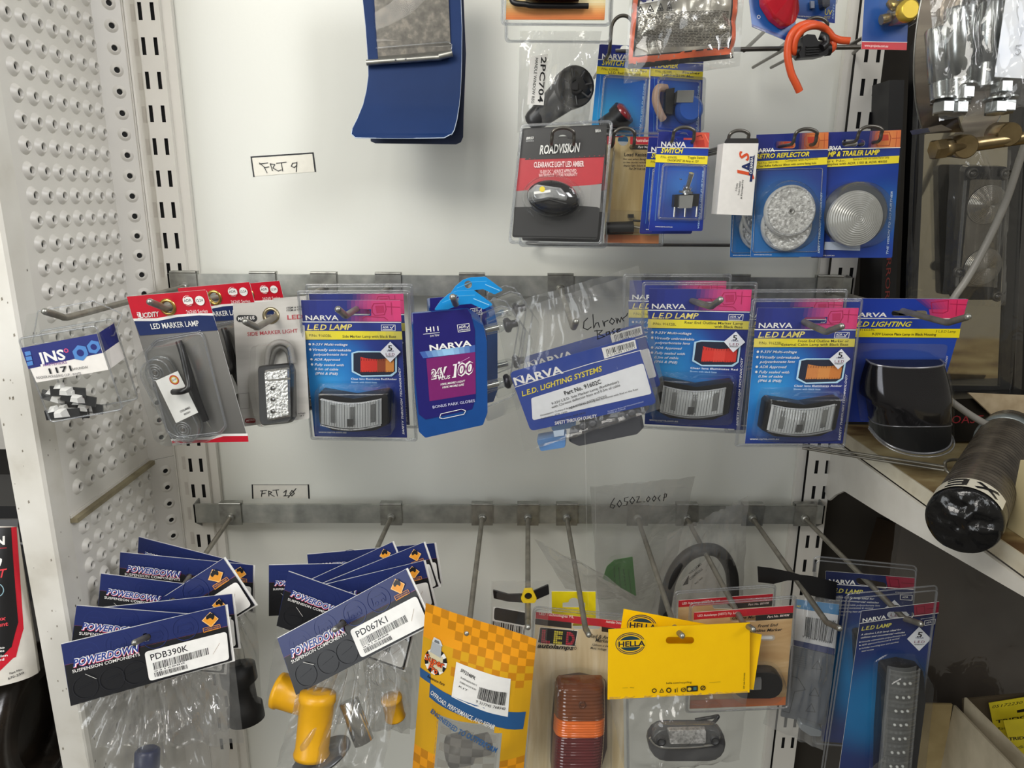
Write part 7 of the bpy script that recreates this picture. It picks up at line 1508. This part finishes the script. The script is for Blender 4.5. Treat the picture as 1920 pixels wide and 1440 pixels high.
# dark corner under the shelf: wrapped carton, open cartons and yellow cards
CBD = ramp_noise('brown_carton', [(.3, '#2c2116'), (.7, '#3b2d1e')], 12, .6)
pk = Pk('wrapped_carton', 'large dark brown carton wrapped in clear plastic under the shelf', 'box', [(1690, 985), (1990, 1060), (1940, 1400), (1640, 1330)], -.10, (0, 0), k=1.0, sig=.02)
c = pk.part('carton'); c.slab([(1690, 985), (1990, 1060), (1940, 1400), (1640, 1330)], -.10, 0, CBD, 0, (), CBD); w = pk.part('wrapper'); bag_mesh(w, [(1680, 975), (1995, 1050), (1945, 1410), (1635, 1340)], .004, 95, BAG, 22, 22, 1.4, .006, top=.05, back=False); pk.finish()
CBL = ramp_noise('grey_card', [(.3, '#a69c86'), (.7, '#bdb39c')], 30, .7); CBI = ramp_noise('tan_card', [(.3, '#9c8a5f'), (.7, '#b3a075')], 30, .7)
def open_carton(label, walls):
    root = None
    for nm, q, Ys, mat in walls:
        pts = [atY(x, y, Y) for (x, y), Y in zip(q, Ys)]; n = (pts[1]-pts[0]).cross(pts[3]-pts[0]).normalized()*.003
        if root is None: root = empty('open_carton', pts[3], label, 'box'); inv = Matrix.Translation(-root.location)
        m = MB(nm); m.hexa([tuple(p) for p in pts], [tuple(p+n) for p in pts], mat); m.done(root).matrix_parent_inverse = inv
open_carton('open cardboard carton nearest the long blue strip pack, one grey side leaning out', [('back_wall', [(1725, 1320), (1786, 1321), (1762, 1480), (1700, 1480)], (-.17, -.17, -.17, -.17), CBI), ('side_wall', [(1788, 1322), (1912, 1452), (1868, 1600), (1758, 1470)], (-.17, -.33, -.33, -.17), CBL)])
open_carton('second open cardboard carton at the lower right corner, its edge running to the frame corner', [('side_wall', [(1808, 1308), (1925, 1425), (1925, 1500), (1806, 1360)], (-.18, -.30, -.30, -.18), CBL), ('back_wall', [(1806, 1312), (1935, 1300), (1935, 1420), (1808, 1420)], (-.175, -.175, -.175, -.175), paint('#4d4231', .7))])
def ycard(label, q, Y, hand_, w2, w3, hole):
    pk = Pk('hang_card', label, 'hang card', q, Y, D7, k=K7, sig=.03); m = pk.card(paint('#cdbd26', .5), holes=[hole] if hole else [], t=.0008, side=ink('#b5a722'))
    if hand_: m.T('05172230', (795, 1037), (1000, 1005), 24, INKB, 0, 1)
    for (t, a, b, h) in w2: m.T(t, a, b, h, INKB, 3)
    for (t, a, b, h) in w3: m.T(t, a, b, h, INKB, 0)
    pk.finish()
ycard('yellow card with a handwritten number, behind the lower yellow card in the corner', [(770, 1002), (1180, 935), (1240, 1330), (850, 1400)], -.185, True, [('TRIDON', (820, 1138), (1090, 1092), 26)], [('Radiator', (833, 1185), (960, 1165), 28)], [(960, 1050), (1040, 1035), (1042, 1058), (962, 1070)])
ycard('yellow card at the lower right corner overlapping the handwritten one', [(868, 1120), (1250, 1085), (1290, 1390), (950, 1415)], -.205, False, [('TRIDON', (905, 1255), (1085, 1238), 28)], [('Radiator Cap', (920, 1312), (1190, 1290), 28)], None)

# ================================================================ left edge: neighbouring bay
m = MB('wall_left'); m.box((-1.6, .04, -.375), (-.56, .05, 1.0), paint('#b9b6b0', .5)); struct(m)
m = MB('black_case'); m.box((-.95, -.13, -.53), (-.575, -.02, -.392), paint('#19191b', .4)); m.tube(smooth_path([(-.95, -.132, -.45), (-.66, -.132, -.44), (-.60, -.132, -.47), (-.585, -.132, -.525)]), .004, paint('#2a2a2c', .3), 8); tag(m.done(), 'black case behind the squeeze bottle, at the left edge of the frame', 'case')
SQT = [(-160, 60), (98, 48), (212, 900), (-150, 960)]
pk = Pk('squeeze_bottle', 'white squeeze tube with a black and red gear treatment label, left edge', 'bottle', SQT, -.240, C1, sig=.04)
b = pk.part('tube'); tl, tr, br_, bl_ = [Vector(p) for p in [(-170, 75), (100, 75), (215, 905), (-150, 960)]]
def tube_(u, v, s=1, dz=0): 
    p = tl.lerp(tr, u).lerp(bl_.lerp(br_, u), v); x, y, _ = pk.L(tuple(p)); h_ = .004+.020*min(1, v*1.15)**.8; return (x, y, s*(h_*math.sqrt(max(0, 1-(2*u-1)**2))+dz))
TW = paint('#dedad0', .3); b.grid(lambda u, v: tube_(u, v), 28, 16, TW, True, True); b.grid(lambda u, v: tube_(u, v, -1), 28, 16, TW); b.add([tube_(u/28, 1) for u in range(29)]+[tube_(1-u/28, 1, -1) for u in range(1, 28)], [tuple(range(56))], TW)
b.slab([(-172, 45), (100, 43), (102, 80), (-172, 80)], -.002, .004, paint('#333', .35) if False else paint('#3b3a3a', .35))
def inv3(px, py):
    u = v = .5
    for _ in range(8):
        e = Vector((px, py))-(tl.lerp(tr, u).lerp(bl_.lerp(br_, u), v)); a = (tr-tl).lerp(br_-bl_, v); bb = (bl_-tl).lerp(br_-tr, u); det = a.x*bb.y-a.y*bb.x; u += (e.x*bb.y-e.y*bb.x)/det; v += (a.x*e.y-a.y*e.x)/det
    return min(1, max(0, u)), v
lab = pk.part('label')
def lq(q, mat, dz, nx=14, ny=16):
    a, bb, c, d = [Vector(p) for p in q]; lab.grid(lambda s, t: tube_(*inv3(*a.lerp(bb, s).lerp(d.lerp(c, s), t)), 1, dz), nx, ny, ink(mat, .3), True, True)
lq([(-165, 82), (97, 82), (160, 640), (-160, 700)], '#c4182c', .0003); lq([(-160, 690), (160, 636), (140, 780), (-155, 860)], '#c4182c', .0003); lq([(-155, 850), (142, 770), (30, 885), (-150, 900)], '#c4182c', .0003)
lq([(-165, 82), (72, 82), (138, 600), (-160, 680)], '#141315', .0006); lq([(-160, 670), (138, 596), (118, 725), (-155, 800)], '#141315', .0006); lq([(-155, 795), (119, 720), (20, 835), (-150, 845)], '#141315', .0006); lq([(-165, 195), (60, 190), (60, 193), (-165, 198)], '#c4182c', .0008, 8, 1)
def lt(s, a, bb, h, mat, bold=1, it=0):
    v, f = _font(s, bold, it); x0, x1 = min(q[0] for q in v), max(q[0] for q in v); a, bb = Vector(a), Vector(bb); d = bb-a; n = Vector((d.y, -d.x)).normalized()
    lab.add([tube_(*inv3(*(a+d*((q[0]-x0)/(x1-x0))+n*(q[1]*h/CAPH))), 1, .0011) for q in v], f, ink(mat) if isinstance(mat, str) else mat)
lt('N', (0, 176), (50, 172), 46, WHITE, 4); lt('h', (5, 285), (43, 284), 58, WHITE, 3, 1); lt('FT', (5, 352), (74, 346), 46, '#d83a44', 2, 1); lt('gearbox', (-50, 580), (84, 576), 22, '#d8414b', 3); lt('treatment', (-60, 618), (97, 606), 22, '#d8414b', 3)
for k, (t, x1, y) in enumerate((('smoother,', 40, 645), ('new gear', 60, 663), ('on and', 62, 715), ('the start to', 88, 726), ('temperatures', 88, 742), ('and protection', 105, 768), ('reducing and', 90, 788))): lt(t, (-60, y+6), (x1, y), 13, WHITE, 2)
lab.ring((-20, 440), 30, 34, '#8fb7c4', z=.0255); lt('Part No.', (118, 868), (172, 855), 12, INKB, 1); lt('670-250', (112, 895), (178, 876), 13, INKB, 1); pk.finish()
# black roll under the bottle
A_ = Vector((-.80, -.215, -.645)); m = MB('pipe_coupling'); TAR = ramp_noise('tarry_black', [(.3, '#1a1613'), (.6, '#2a231d'), (.8, '#3b3128')], 30, .22, bump=.4, detail=6)
m.lathe([(.05, 0), (.095, .002), (.095, .155), (.085, .17), (.092, .175), (.092, .215), (.06, .225), (.055, .20)], A_, (1, 0, 0), TAR, 40); tag(m.done(), 'shiny black tarry pipe coupling under the squeeze tube, lower left corner', 'pipe fitting')
